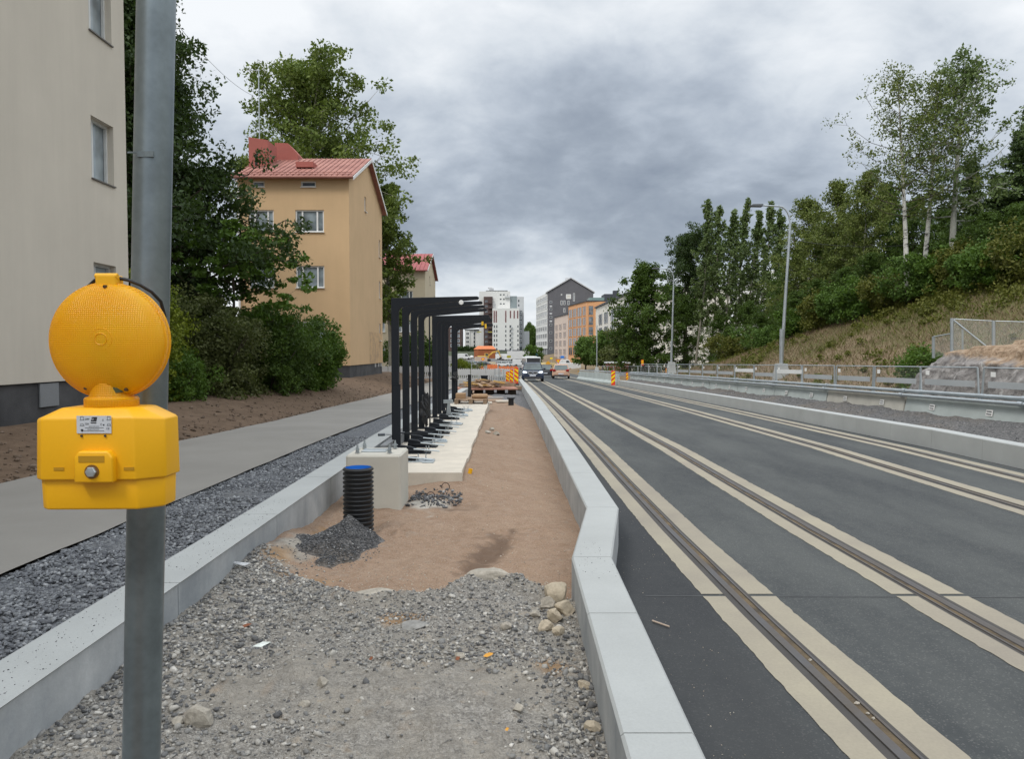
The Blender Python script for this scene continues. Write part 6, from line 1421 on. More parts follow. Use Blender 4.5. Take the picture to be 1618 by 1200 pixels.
# white plastic barrier fence panels at the end of the platform
M_wplast = pm('white_plastic', (.50, .50, .49), .6, .05, 2)
def barrier(x0, x1, Y, zb_, h, label, grp, n_sl=9, diag=False):
    t = thing('barrier_panel', label, 'barrier panel', ((x0+x1)/2, Y, zb_), 0, grp)
    mb = MB(); mb.box(x0, x1, Y-.03, Y+.03, zb_+.52*h, zb_+h*.93); mb.box(x0, x1, Y-.03, Y+.03, zb_+.02, zb_+.17*h)
    w_ = (x1-x0)/n_sl
    for i in range(n_sl):
        a = x0+i*w_
        if diag: mb.add([(a, Y-.03, zb_+.17*h), (a+w_*.55, Y-.03, zb_+.17*h), (a-w_*.2+.0, Y-.03, zb_+.52*h), (a-w_*.75, Y-.03, zb_+.52*h)], [(0, 1, 2, 3)])
        else: mb.box(a, a+w_*.58, Y-.025, Y+.025, zb_+.17*h, zb_+.52*h)
    mb.build('slats', M_wplast, t)
    mb = MB()
    for i in range(n_sl*1): mb.box(x0+i*w_, x0+i*w_+w_*.5, Y-.03, Y+.03, zb_+h*.93, zb_+h)
    mb.build('top_teeth', M_wplast, t)
    mb = MB(); mb.box(x0+.1, x0+.2, Y-.3, Y+.3, zb_-.05, zb_+.02); mb.box(x1-.2, x1-.1, Y-.3, Y+.3, zb_-.05, zb_+.02); mb.build('foot', M_black, t)
wh = ['just right of the last shelter post', 'behind the upright black pipe', 'behind the dark bin', 'behind the grey gate frames, with slanting slats', 'behind the marker boards']
for i in range(4):
    x0 = -4.5+i*1.22; barrier(x0, x0+1.18, 60.5, zr(60.5)-.0, 1.12, 'white plastic barrier fence panel '+wh[i if i < 3 else 3], 'white plastic barrier panels at the platform end', 8, i == 3)
for i in range(5):
    x0 = -10.7+i*1.25; barrier(x0, x0+1.21, 58, zr(58)+.35, .98, 'white slatted site fence panel, '+('nearest the ochre house', 'second from the ochre house', 'third from the ochre house', 'fourth from the ochre house', 'farthest right, behind the shelter posts')[i], 'white fence panels by the cream house', 8)
for i, x in enumerate((-1.35, -.95)):
    mb = MB(); zb_ = zr(60)
    for a in (x, x+.3): mb.tube([(a, 60, zb_), (a, 60, zb_+1.1)], .025, 6)
    for h in (.1, .55, 1.08): mb.tube([(x, 60, zb_+h), (x+.3, 60, zb_+h)], .022, 6)
    tag(mb.build('gate_frame', M_galv), ('left', 'right')[i]+' small grey tube frame in front of the white barrier fence', 'frame')
# red and yellow marker boards
M_my = pm('marker_yellow', (.86, .66, .0), .5, .03, 2); M_mr = pm('marker_red', (.72, .05, .012), .5, .05, 2)
def marker(x, Y, w_, h, zb_, label, sgn=1, back=False):
    t = thing('marker_board', label, 'marker board', (x, Y, zb_), 0, None)
    mb = MB(); mb.box(-w_/2, w_/2, -.015, .015, .0, h); mb.build('board', M_mr, t, local=True)
    nb_ = 3; mb = MB(); y_ = -.018
    for i in range(nb_):
        z0 = h*(.10+i*.30); dz = w_*.75*sgn
        def cl(z): return min(max(z, .10*h), .97*h)
        a = [(-w_/2+.01, cl(z0+max(0, -dz))), (w_/2-.01, cl(z0+max(0, dz))), (w_/2-.01, cl(z0+max(0, dz)+h*.16)), (-w_/2+.01, cl(z0+max(0, -dz)+h*.16))]
        mb.add([(p[0], y_, p[1]) for p in a], [(0, 1, 2, 3)])
    mb.build('yellow_stripes', M_my, t, local=True, fix=False)
    mb = MB(); mb.box(-w_*.9, w_*.9, -.2, .2, -.06, 0); mb.build('foot', M_black, t, local=True)
    return t
marker((802-809)*56/1200, 56.5, .26, .80, zr(56)+.12, 'left smallest red and yellow striped marker board at the end of the near wall', -1)
marker((808.2-809)*55/1200, 55.5, .26, .98, zr(55)+.10, 'middle red and yellow striped marker board at the end of the near wall', -1)
marker((815.5-809)*53/1200+.02, 54.5, .30, 1.12, zr(53)+.06, 'tallest red and yellow striped marker board, beside the oncoming dark blue car', -1)
marker(7.05, 52.9, .28, 1.02, zr(53), 'large red and yellow striped marker board at the end of the far kerb wall', 1)
marker((974-809)*58/1200, 58, .18, .78, zr(58)+.0, 'narrow marker board just behind the large one at the far kerb', 1)
marker((991-809)*56/1200, 56, .16, .75, zr(56)+.1, 'narrow orange marker board by the water barrels at the end of the far barrier', 1)
marker((1015-809)*66/1200, 66, .22, .5, zr(66)+1.35, 'small marker board above the mesh fence, between the street trees and the second lamp', 1)
marker((1054.5-809)*60/1200, 60, .26, .52, zr(60)+.62, 'small marker board at the foot of the second street lamp', 1)

# ------------------------------------------------------------ concrete barriers with pipes and mesh fence panels on top
M_board = pm('grey_board_panel', (.34, .36, .37), .7, .06, 2); M_wboard = pm('white_board_panel', (.66, .67, .66), .6, .05, 2)
def meshmat():
    m, t, b = newmat('wire_mesh')
    tcn = N(t, 'ShaderNodeTexCoord'); sp = N(t, 'ShaderNodeSeparateXYZ'); L(t, tcn.outputs['Object'], sp.inputs[0])
    def lines(o, k, th): return mathn(t, 'LESS_THAN', mathn(t, 'FRACT', mathn(t, 'MULTIPLY', o, k)), th)
    a = mathn(t, 'MAXIMUM', lines(sp.outputs[1], 22, .06), lines(sp.outputs[2], 22, .06))
    tp = N(t, 'ShaderNodeBsdfTransparent'); ms = N(t, 'ShaderNodeMixShader'); L(t, a, ms.inputs[0]); L(t, tp.outputs[0], ms.inputs[1]); L(t, b.outputs[0], ms.inputs[2])
    b.inputs['Base Color'].default_value = (.25, .26, .26, 1); b.inputs['Roughness'].default_value = .6
    L(t, ms.outputs[0], t.nodes['Material Output'].inputs[0]); return m
M_mesh = meshmat()
edges = [2.2]
while edges[-1] < 53: edges.append(edges[-1]+(4.0))
ordn = ['second', 'third', 'fourth', 'fifth', 'sixth', 'seventh', 'eighth', 'ninth', 'tenth', 'eleventh', 'twelfth', 'thirteenth', 'fourteenth', 'fifteenth', 'sixteenth', 'seventeenth', 'eighteenth', 'nineteenth', 'twentieth', 'twenty first', 'twenty second', 'twenty third', 'twenty fourth', 'twenty fifth', 'twenty sixth', 'twenty seventh', 'twenty eighth']
vis = [e for e in edges if e > 9]
for i, (a, b_) in enumerate(zip(vis[:-1], vis[1:])):
    a2, b2 = a+.03, b_-.03
    t = thing('concrete_barrier', 'grey concrete road barrier with pipes on top, '+('nearest the right edge of the photo' if i == 0 else ordn[i-1]+' from the right photo edge'), 'concrete barrier', (barX((a+b_)/2), (a+b_)/2, zr((a+b_)/2)), 0, 'concrete barriers along the far platform')
    v = []; 
    for y in (a2, b2):
        X = barX(y); z = zr(y)
        v += [(X-.06, y, z+0), (X-.06, y, z+.12), (X+.10, y, z+.30), (X+.20, y, z+.82), (X+.36, y, z+.82), (X+.46, y, z+.30), (X+.62, y, z+.12), (X+.62, y, z)]
    mb = MB(); mb.add(v, [tuple(range(7, -1, -1)), tuple(range(8, 16))]+[(k_, (k_+1) % 8, 8+(k_+1) % 8, 8+k_) for k_ in range(8)])
    mb.build('barrier_body', M_barrier if i != 2 else pm('yellowish_concrete', (.38, .37, .33), .85, .15, 2), t)
    for dx, dz, r_ in ((.18, .90, .045), (.10, .80, .04)):
        mb = MB(); mb.tube([(barX(a)+dx, a+.01, zr(a)+dz), (barX(b_)+dx, b_-.01, zr(b_)+dz)], r_, 10); mb.tube([(barX(a)+dx, a+.02, zr(a)+dz), (barX(a)+dx, a+.16, zr(a)+dz)], r_+.012, 10); mb.build('pipe', M_galv, t, smooth=True)
    for ym_ in ((a+b_)/2-1.0, (a+b_)/2+.9):
     mb = MB(); X = barX(ym_); z = zr(ym_)
     mb.add([(X+.127, ym_-.11, z+.51), (X+.127, ym_+.11, z+.51), (X+.147, ym_+.11, z+.64), (X+.147, ym_-.11, z+.64)], [(0, 1, 2, 3)]); st_ = mb.build('sticker', M_white, t, fix=False)
     mb = MB(); 
     for k_ in range(2): mb.add([(X+.124+k_*.008, ym_-.08, z+.54+k_*.05), (X+.124+k_*.008, ym_+.08, z+.54+k_*.05), (X+.126+k_*.008, ym_+.08, z+.56+k_*.05), (X+.126+k_*.008, ym_-.08, z+.56+k_*.05)], [(0, 1, 2, 3)])
     mb.build('print', M_inkg, st_, fix=False)
    if i == 1:
        mb = MB(); 
        for k_ in range(2): mb.add([(X-.062+.0, ym_-1.4+k_*.75, z+.38), (X-.062, ym_-.75+k_*.75, z+.38), (X+.075, ym_-.75+k_*.75, z+.46), (X+.075, ym_-1.4+k_*.75, z+.46)], [(0, 1, 2, 3)])
# fence panels: posts taken from the photograph's spacing, about 2 m apart
py_ = [10.1, 12.9, 15.7, 17.8, 19.9, 22.0, 24.2, 26.4, 28.7, 31, 33.4, 35.8, 38.2, 40.7, 43.2, 45.8, 48.4, 51]
for i, (a, b_) in enumerate(zip(py_[:-1], py_[1:])):
    whb = i in (6, 8)
    t = thing('fence_panel', ('mesh fence panel with a bright white board, ' if whb else 'mesh fence panel with a grey board, ' if i < 13 else 'plain mesh fence panel, ')+('nearest the right edge of the photo' if i == 0 else ordn[i-1]+' from the right photo edge'), 'fence panel', (barX(a)+.28, a, zr(a)+.82), 0, 'mesh fence panels on the concrete barriers')
    Xa, Xb = barX(a)+.28, barX(b_)+.28; za_, zb_ = zr(a)+.82, zr(b_)+.82; H_ = .66; ln1 = random.Random(i).uniform(-.08, .08)
    a2, b2 = a+.03, b_-.06
    mb = MB(); mb.tube([(Xa, a2, za_), (Xa, a2+ln1, za_+H_)], .022, 8); mb.tube([(Xb, b2, zb_), (Xb, b2+ln1, zb_+H_)], .022, 8); mb.tube([(Xa, a2+ln1, za_+H_), (Xb, b2+ln1, zb_+H_)], .014, 8); mb.tube([(Xa, a2, za_+.05), (Xb, b2, zb_+.05)], .014, 8); mb.build('frame', M_galv, t, smooth=True)
    mb = MB(); mb.quad((Xa, a2, za_+.05), (Xb, b2, zb_+.05), (Xb, b2+ln1, zb_+H_), (Xa, a2+ln1, za_+H_)); mb.build('wire_mesh', M_mesh, t, fix=False)
    if i < 13:
        f0, f1 = (.06, .92) if not whb else (-.02, .96); mb = MB()
        def q_(f, h, dx=0): return (Xa+(Xb-Xa)*f-.03+dx, a2+(b2-a2)*f, za_+(zb_-za_)*f+h)
        h0 = .25 if not whb else .38
        mb.add([q_(f0, h0), q_(f1, h0), q_(f1, h0+.13), q_(f0, h0+.13), q_(f0, h0, .02), q_(f1, h0, .02), q_(f1, h0+.13, .02), q_(f0, h0+.13, .02)], [(0, 1, 2, 3), (7, 6, 5, 4), (0, 4, 5, 1), (1, 5, 6, 2), (2, 6, 7, 3), (3, 7, 4, 0)])
        mb.build('board', M_wboard if whb else M_board, t)
    mb = MB(); f = .86; mb.quad((Xa+(Xb-Xa)*f-.04, a2+(b2-a2)*f-.08, zb_+.48), (Xa+(Xb-Xa)*f-.04, a2+(b2-a2)*f+.08, zb_+.48), (Xa+(Xb-Xa)*f-.04, a2+(b2-a2)*f+.08, zb_+.58), (Xa+(Xb-Xa)*f-.04, a2+(b2-a2)*f-.08, zb_+.58)); tg = mb.build('tag_plate', M_white, t, fix=False)
# barrier line continuing into the distance with guard rails
for i, (xa, ya, xb_, yb) in enumerate(((7.5, 53.6, 7.15, 58), (7.15, 58, 6.85, 63), (6.85, 63, 6.65, 68.5), (6.65, 68.5, 6.6, 74))):
    t = thing('concrete_barrier', 'concrete barrier curving away beyond the far kerb wall, '+('first behind the large marker board', 'second behind the large marker board', 'third behind the large marker board', 'beside the gold hatchback')[i], 'concrete barrier', ((xa+xb_)/2, (ya+yb)/2, zr(ya)), 0, 'distant concrete barriers')
    v = []
    for x, y in ((xa, ya+.03), (xb_, yb-.03)):
        z = zr(y); v += [(x-.3, y, z), (x-.3, y, z+.12), (x-.12, y, z+.3), (x-.08, y, z+.8), (x+.08, y, z+.8), (x+.12, y, z+.3), (x+.3, y, z+.12), (x+.3, y, z)]
    mb = MB(); mb.add(v, [tuple(range(7, -1, -1)), tuple(range(8, 16))]+[(k_, (k_+1) % 8, 8+(k_+1) % 8, 8+k_) for k_ in range(8)]); mb.build('barrier_body', M_barrier, t)
    mb = MB(); mb.tube([(xa, ya, zr(ya)+.9), (xb_, yb, zr(yb)+.9)], .05, 8); mb.build('pipe', M_galv, t)
t = thing('guard_rail', 'short steel guard rail across the gap beside the large marker board', 'guard rail', (8.4, 56.5, -.6))
mb = MB(); mb.box(7.7, 9.3, 56.4, 56.5, -.05, .22); mb.build('beam', M_galv, t); mb = MB(); mb.box(7.75, 7.85, 56.5, 56.6, -.65, .25); mb.box(9.1, 9.2, 56.5, 56.6, -.65, .25); mb.build('post', M_galv, t)
# farther mesh fence running along the road beyond
for i in range(7):
    Y = 60+i*5.5; X = 11.8-.02*i; t = thing('fence_panel', 'distant plain mesh fence panel in front of the wood, '+('nearest', 'second', 'third', 'fourth', 'fifth', 'sixth', 'farthest')[i]+' beyond the second street lamp', 'fence panel', (X, Y, zr(Y)+.2), 0, 'distant mesh fence panels')
    z = zr(Y)+.2; mb = MB(); mb.tube([(X, Y, z), (X, Y, z+1.1)], .03, 6); mb.tube([(X, Y+5.3, z-.1), (X, Y+5.3, z+1.0)], .03, 6); mb.tube([(X, Y, z+1.1), (X, Y+5.3, z+1.0)], .025, 6); mb.build('frame', M_galv, t)
    mb = MB(); mb.quad((X, Y, z), (X, Y+5.3, z-.1), (X, Y+5.3, z+1.0), (X, Y, z+1.1)); mb.build('wire_mesh', M_mesh, t, fix=False)

# ------------------------------------------------------------ street lamps
def slamp(x, Y, H, label, lean=.0, arm=1.3, zb_=None):
    X = (x-809)*Y/1200; z = zr(Y)+.32 if zb_ is None else zb_
    t = thing('street_lamp', label, 'street lamp', (X, Y, z), 0, 'street lamps along the far side')
    mb = MB(); mb.add([(-.34, -.34, 0), (.34, -.34, 0), (.34, .34, 0), (-.34, .34, 0), (-.22, -.22, 1.0), (.22, -.22, 1.0), (.22, .22, 1.0), (-.22, .22, 1.0)], [(0, 3, 2, 1), (4, 5, 6, 7), (0, 1, 5, 4), (1, 2, 6, 5), (2, 3, 7, 6), (3, 0, 4, 7)]); mb.box(-.75, .75, -.6, .6, -.25, .12); b0 = mb.build('base_block', M_conc, t, local=True)
    pts = [(0, 0, .9), (lean*.5, 0, H*.5), (lean, 0, H-1.0)]; r_ = .5
    pts += [(lean-r_*(1-math.cos(a)), 0, H-1.0+.85*math.sin(a)) for a in np.linspace(.2, math.pi/2, 6)]+[(lean-arm, 0, H-.10)]
    mb = MB(); mb.tube(pts, [.08, .068, .052]+[.038]*7, 10); mb.build('pole', M_galv, t, local=True, smooth=True)
    mb = MB(); mb.tube([(0, 0, .9), (0, 0, 2.6)], .092, 10); mb.build('lower_pole', M_galv, t, local=True, smooth=True)
    mb = MB(); mb.prism([(lean-arm-.52, H-.12), (lean-arm-.46, H-.17), (lean-arm+.05, H-.18), (lean-arm+.08, H-.05), (lean-arm-.4, H-.06)], 'y', -.14, .14); mb.build('lamp_head', pm('dark_grey_metal', (.10, .11, .12), .5), t, local=True, bevel=.02)
slamp(1234.5, 35, 8.35, 'tall street lamp with a curved arm and concrete base, nearer one on the right', .32, 1.35, .22)
slamp(1061, 59, 8.35, 'second street lamp, farther away in front of the maple and the pine', .12, 1.2, -.05)
t = thing('street_lamp', 'thin distant lamp post in front of the cream block', 'street lamp', ((943-809)*112/1200, 112, -1.8))
mb = MB(); mb.tube([(0, 0, .6), (0, 0, 7.4)], .07, 8); mb.build('pole', M_galv, t, local=True); mb = MB(); mb.add([(-.4, -.4, 0), (.4, -.4, 0), (.4, .4, 0), (-.4, .4, 0), (-.2, -.2, 1.2), (.2, -.2, 1.2), (.2, .2, 1.2), (-.2, .2, 1.2)], [(0, 3, 2, 1), (4, 5, 6, 7), (0, 1, 5, 4), (1, 2, 6, 5), (2, 3, 7, 6), (3, 0, 4, 7)]); mb.build('base_block', M_conc, t, local=True)
t = thing('globe_lamp', 'thin post with a small white globe light behind the timber heap', 'lamp post', (-3.4, 64, -.8))
mb = MB(); mb.tube([(0, 0, 0), (0, 0, 1.95)], .03, 8); mb.build('pole', M_galv, t, local=True); mb = MB(); mb.lathe([(0, 1.95), (.12, 2.0), (.17, 2.1), (.12, 2.2), (0, 2.24)], (0, 0, 0), 14); mb.build('globe', M_white, t, local=True, smooth=True, fix=False)
# overhead wires
def wire(label, a, b_, sag, r_=.012):
    a = Vector(a); b_ = Vector(b_); pts = []
    for i in range(13): f = i/12; p = a.lerp(b_, f); p.z -= sag*4*f*(1-f); pts.append(p)
    mb = MB(); mb.tube(pts, r_, 4, cap=False); tag(mb.build('overhead_wire', M_black, None, fix=False), label, 'wire')
wire('thin overhead wire from the dark tree at top left down to the poplar', P(272, 28, 36), P(402, 152, 60), .5, .014)
wire('thin overhead wire sagging from the tall street lamp into the birches', P(1247, 378, 35), P(1450, 385, 38), .25, .012)

# ------------------------------------------------------------ rock outcrop and small mesh fence on it
def outcrop():
    t = thing('rock_outcrop', 'bare rock outcrop, grey below and tan on top, behind the fence at the right edge', 'rock outcrop', (13.0, 17.5, .4))
    nu, nv = 170, 110; u = np.linspace(0, 1, nu); v = np.linspace(0, 1, nv); U, V = np.meshgrid(u, v)
    # u runs along the front from far-left to near-right; v from the foot up over the top and back
    X0 = 10.65+U*1.2+V*0; Y0 = 21.6-U*13
    ht = np.interp(u, [0, .07, .2, .35, .5, .65, 1], [.5, 1.5, 1.72, 1.72, 1.78, 2.0, 2.6])[None, :]+.10*fbm(U*7, U*0+1, 3, 4)
    prof_x = np.interp(v, [0, .1, .35, .55, .8, 1], [0, .08, .45, .9, 2.4, 4.8])[:, None]; prof_z = np.interp(v, [0, .1, .35, .55, .8, 1], [-.3, .1, .72, 1.0, 1.08, 1.1])[:, None]
    X = X0+prof_x+0*U; Y = Y0+prof_x*.25; Z = np.interp(Y, _ZY, _ZZ)+.25+ht*prof_z
    Z = Z-np.clip((.10-U)/.10, 0, 1)*V*.8
    st_ = fbm(X*1.1+Z*1.5, Y*1.1, 4, 91)*.55+.16*fbm(X*5, Y*5+Z*4, 4, 92)
    led = np.round((Z+st_*.5)*3.2)/3.2-Z
    X = X-st_*.6*np.clip(V*8, 0, 1); Z = Z+.18*st_+led*.28*(V > .3)
    Vv = np.stack([X.ravel()-13, Y.ravel()-17.5, Z.ravel()-.4], 1); i = (np.arange(nu-1)[None]+np.arange(nv-1)[:, None]*nu).ravel()
    m, tt, b = newmat('outcrop_rock'); tcn = N(tt, 'ShaderNodeTexCoord'); vv = tcn.outputs['Object']; sp = N(tt, 'ShaderNodeSeparateXYZ'); L(tt, vv, sp.inputs[0])
    n1_ = noise(tt, vv, 1.6, 7, .65, .5); n2_ = noise(tt, vv, 9, 5, .65); n3_ = noise(tt, vv, 3.2, 5, .6, 1)
    grey = ramp(tt, n3_, [(.30, (.075, .068, .065)), (.45, (.185, .172, .165)), (.6, (.28, .262, .25)), (.72, (.46, .45, .43))])
    tan = ramp(tt, n2_, [(.3, (.16, .11, .07)), (.5, (.30, .215, .145)), (.7, (.43, .34, .25))])
    f = ramp(tt, mathn(tt, 'ADD', mathn(tt, 'ADD', sp.outputs[2], mathn(tt, 'MULTIPLY', n1_, 1.3)), mathn(tt, 'MULTIPLY', sp.outputs[1], -.10)), [(.0, 0), (.99, 0), (1.0, 0)])
    g_ = mathn(tt, 'ADD', mathn(tt, 'ADD', sp.outputs[2], mathn(tt, 'MULTIPLY', n1_, .9)), mathn(tt, 'MULTIPLY', sp.outputs[1], -.07))
    f = ramp(tt, mathn(tt, 'SUBTRACT', g_, 1.12), [(.35, 0), (.50, 1)])
    L(tt, mixc(tt, f, grey, tan), b.inputs['Base Color']); b.inputs['Roughness'].default_value = .92; b.inputs['Specular IOR Level'].default_value = .2
    bn = N(tt, 'ShaderNodeBump'); bn.inputs['Strength'].default_value = .9; bn.inputs['Distance'].default_value = .08; L(tt, n2_, bn.inputs['Height']); L(tt, bn.outputs[0], b.inputs['Normal'])
    np_mesh('rock', Vv, np.stack([i, i+1, i+nu+1, i+nu], 1), m, t, None, False)
outcrop()
t = thing('mesh_fence', 'galvanised mesh fence with a braced corner post on top of the rock outcrop', 'mesh fence', P(1503, 552, 21))
def fp(x, y, Z=21): return P(x, y, Z)
posts = [(1475, 566, 532, 22.5), (1504, 556, 503, 21), (1521, 554, 520, 23), (1570, 560, 507, 20.6), (1640, 562, 509, 20.2)]
for x, yb_, yt_, Z in posts:
    mb = MB(); mb.tube([P(x, yb_, Z), P(x, yt_, Z)], .045 if x != 1521 else .03, 8); mb.build('post', M_galv, t, smooth=True)
mb = MB(); mb.tube([P(1504, 504, 21), P(1570, 557, 20.6)], .022, 6); mb.tube([P(1504, 504, 21), P(1570, 507.5, 20.6), P(1640, 509.5, 20.2)], .012, 5); mb.tube([P(1475, 532.5, 22.5), P(1503, 527.5, 21)], .02, 5); mb.tube([P(1504, 504, 21), P(1521, 520, 23)], .015, 5); mb.build('brace', M_galv, t, smooth=True)
def meshmat2():
    m, t_, b = newmat('fine_wire_mesh'); tcn = N(t_, 'ShaderNodeTexCoord'); sp = N(t_, 'ShaderNodeSeparateXYZ'); L(t_, tcn.outputs['Object'], sp.inputs[0])
    def ln3(o): return mathn(t_, 'LESS_THAN', mathn(t_, 'FRACT', mathn(t_, 'MULTIPLY', o, 32)), .15)
    a = mathn(t_, 'MAXIMUM', ln3(mathn(t_, 'ADD', sp.outputs[0], sp.outputs[2])), ln3(mathn(t_, 'SUBTRACT', sp.outputs[0], sp.outputs[2])))
    tp = N(t_, 'ShaderNodeBsdfTransparent'); ms = N(t_, 'ShaderNodeMixShader'); L(t_, a, ms.inputs[0]); L(t_, tp.outputs[0], ms.inputs[1]); L(t_, b.outputs[0], ms.inputs[2])
    b.inputs['Base Color'].default_value = (.42, .43, .41, 1); L(t_, ms.outputs[0], t_.nodes['Material Output'].inputs[0]); return m
M_mesh2 = meshmat2()
mb = MB(); mb.quad(P(1504, 556, 21), P(1570, 560, 20.6), P(1570, 507.5, 20.6), P(1504, 504, 21)); mb.quad(P(1570, 560, 20.6), P(1640, 562, 20.2), P(1640, 509.5, 20.2), P(1570, 507.5, 20.6)); mb.quad(P(1475, 566, 22.5), P(1504, 556, 21), P(1503, 527.5, 21), P(1475, 532.5, 22.5)); mb.quad(P(1504, 556, 21), P(1521, 554, 23), P(1521, 520, 23), P(1504, 504, 21)); mb.build('wire_mesh', M_mesh2, t, fix=False)
# ------------------------------------------------------------ vehicles (local: nose towards -y, ground at z = 0)
M_tyre = pm('tyre_rubber', (.015, .015, .016), .85); M_rim = pm('alloy_rim', (.35, .36, .37), .35, metal=.8)
M_lred = pm('tail_lamp', (.40, .012, .012), .3); M_plate = pm('number_plate', (.62, .65, .72), .5); M_trim = pm('grey_trim', (.05, .05, .055), .6)
M_head = emit('headlamp_glow', (.85, .93, 1.0), 2.6); M_headoff = glass('headlamp_glass', (.3, .32, .34), .1); M_chrome = pm('chrome', (.6, .62, .64), .2, metal=1)
def paint(name, col): return pm(name, col, .42, .03, 1, 0, coat=.18, spec=.35)
def car(label, loc, rotz, paintm, Lc=4.4, W=1.82, H=1.5, kind='hatch', lights=False, grille=False, group=None, plate=True, cat='car'):
    t = thing('parked_car' if kind == 'parked' else 'car', label, cat, loc, rotz, group)
    hl = Lc/2; belt = H*.62; wr = .33
    prof = {'suv': [(0, .30), (.02, .60), (.05, .76), (.26, .94), (.34, .98), (1, 1.0)], }
    # lower body: side outline (y, z), lofted across the width with rounded shoulders
    out = [(-hl, .28), (-hl-.0, .52), (-hl+.06, .72), (-hl+.22, belt-.16), (-hl+1.05, belt-.02), (-.2, belt), (hl-.5, belt+.02), (hl-.10, belt-.06), (hl, .70), (hl, .34), (hl-.10, .24), (-hl+.12, .22)]
    sec = [(-1, .0), (-.985, .10), (-.9, .35), (-.6, .48), (0, .52), (.6, .48), (.9, .35), (.985, .10), (1, 0)]
    ymid, zmid = 0, .62
    v = []; nS = 11
    for i in range(nS):
        a = -1+2*i/(nS-1); x = a*W/2; e = 1-.10*abs(a)**6-.02*a*a
        for y, z in out:
            ye = y*(1-.055*abs(a)**3) if abs(y) > hl*.6 else y
            zz = z-(.07*abs(a)**5 if z > .6 else 0)
            v.append((x*(1 if z < belt-.1 else .965), ye, zz))
    n = len(out); f = [(i*n+j, i*n+(j+1) % n, (i+1)*n+(j+1) % n, (i+1)*n+j) for i in range(nS-1) for j in range(n)]+[tuple(range(n)), tuple(range(nS*n-1, (nS-1)*n-1, -1))]
    mb = MB(); mb.add(v, f); mb.build('body', paintm, t, local=True, smooth=True)
    # cabin
    hatch = kind in ('hatch', 'suv', 'parked')
    y0, y1 = -hl+1.05, hl-.12 if hatch else hl-.75; r0, r1 = -hl+1.75, hl-.55 if hatch else hl-1.5
    wb, wt = W*.47, W*.37; zt = H
    def ring(ya, yb, w_, z): return [(-w_, ya, z), (w_, ya, z), (w_, yb, z), (-w_, yb, z)]
    zb_ = belt-.03; mid = belt+(zt-belt)*.9
    rg = ring(y0, y1, wb, zb_)+ring(r0-.10, r1+.12, wt+.03, mid)+ring(r0+.1, r1-.08, wt-.06, zt)
    mb = MB(); mb.add(rg, [(4*l+i, 4*l+(i+1) % 4, 4*l+4+(i+1) % 4, 4*l+4+i) for l in (0, 1) for i in range(4)]+[(8, 9, 10, 11)]); cab = mb.build('cabin', paintm, t, local=True, smooth=False, bevel=.03)
    def pane(name, a, b_, c, d, ins=.10, off=.012):
        P_ = [Vector(q) for q in (a, b_, c, d)]; ce = sum(P_, Vector())/4; nn2 = (P_[1]-P_[0]).cross(P_[3]-P_[0]).normalized()
        if nn2.dot(ce-Vector((0, (y0+y1)/2, belt))) < 0: nn2 = -nn2
        mb = MB(); mb.add([q.lerp(ce, ins)+nn2*off for q in P_], [(0, 1, 2, 3)]); return mb.build(name, M_carglass, t, local=True, fix=False)
    b = rg
    pane('windscreen', b[0], b[1], b[5], b[4], .09, .016); pane('rear_window', b[2], b[3], b[7], b[6], .12, .016)
    for s_ in (0, 1):
        A_, B_, C_, D_ = (b[1], b[2], b[6], b[5]) if s_ else (b[3], b[0], b[4], b[7])
        A_, B_, C_, D_ = map(Vector, (A_, B_, C_, D_)); m1, m2 = A_.lerp(B_, .5), D_.lerp(C_, .5)
        pane('side_window', A_, m1, m2, D_, .08); pane('side_window', m1, B_, C_, m2, .08)
    for sx_ in (-1, 1):
        for yy in (-hl+.82, hl-.80):
            mb = MB(); x = sx_*(W/2-.10); mb.lathe([(0, -.10), (wr-.05, -.11), (wr, -.07), (wr, .07), (wr-.05, .11), (0, .10)], (x, yy, wr), 22, 'x'); wh_ = mb.build('wheel', M_tyre, t, local=True, smooth=True, fix=False)
            mb = MB(); mb.lathe([(0, sx_*.112), (wr*.62, sx_*.114)], (x, yy, wr), 16, 'x'); mb.build('rim', M_rim, wh_, local=True, fix=False)
        mb = MB(); mb.obox((sx_*(W/2+.09), -hl+1.55, belt+.08), (.20, .12, .14)); mb.build('mirror', paintm, t, local=True, bevel=.03)
        mb = MB(); mb.prism([(sx_*(W/2-.42), .74), (sx_*(W/2-.10), .76), (sx_*(W/2-.11), .87), (sx_*(W/2-.38), .84)], 'y', -hl-.03, -hl+.25); mb.build('headlight', M_head if lights else M_headoff, t, local=True)
        mb = MB(); mb.prism([(sx_*(W/2-.38), .80), (sx_*(W/2-.05), .80), (sx_*(W/2-.06), .98), (sx_*(W/2-.34), .96)], 'y', hl-.18, hl+.015); mb.build('tail_lamp', M_lred, t, local=True)
    mb = MB(); mb.box(-W*.40, W*.40, -hl-.02, -hl+.10, .24, .42); mb.build('front_bumper', M_trim, t, local=True); mb = MB(); mb.box(-W*.40, W*.40, hl-.10, hl+.02, .22, .40); mb.build('rear_bumper', M_trim, t, local=True)
    if plate:
        mb = MB(); mb.box(-.26, .26, -hl-.035, -hl-.0, .47, .58); mb.build('number_plate', M_plate, t, local=True)
        zp = .46 if kind == 'hatch' else .80
        mb = MB(); mb.box(-.26, .26, hl, hl+.02, zp, zp+.11); mb.build('number_plate', M_plate, t, local=True)
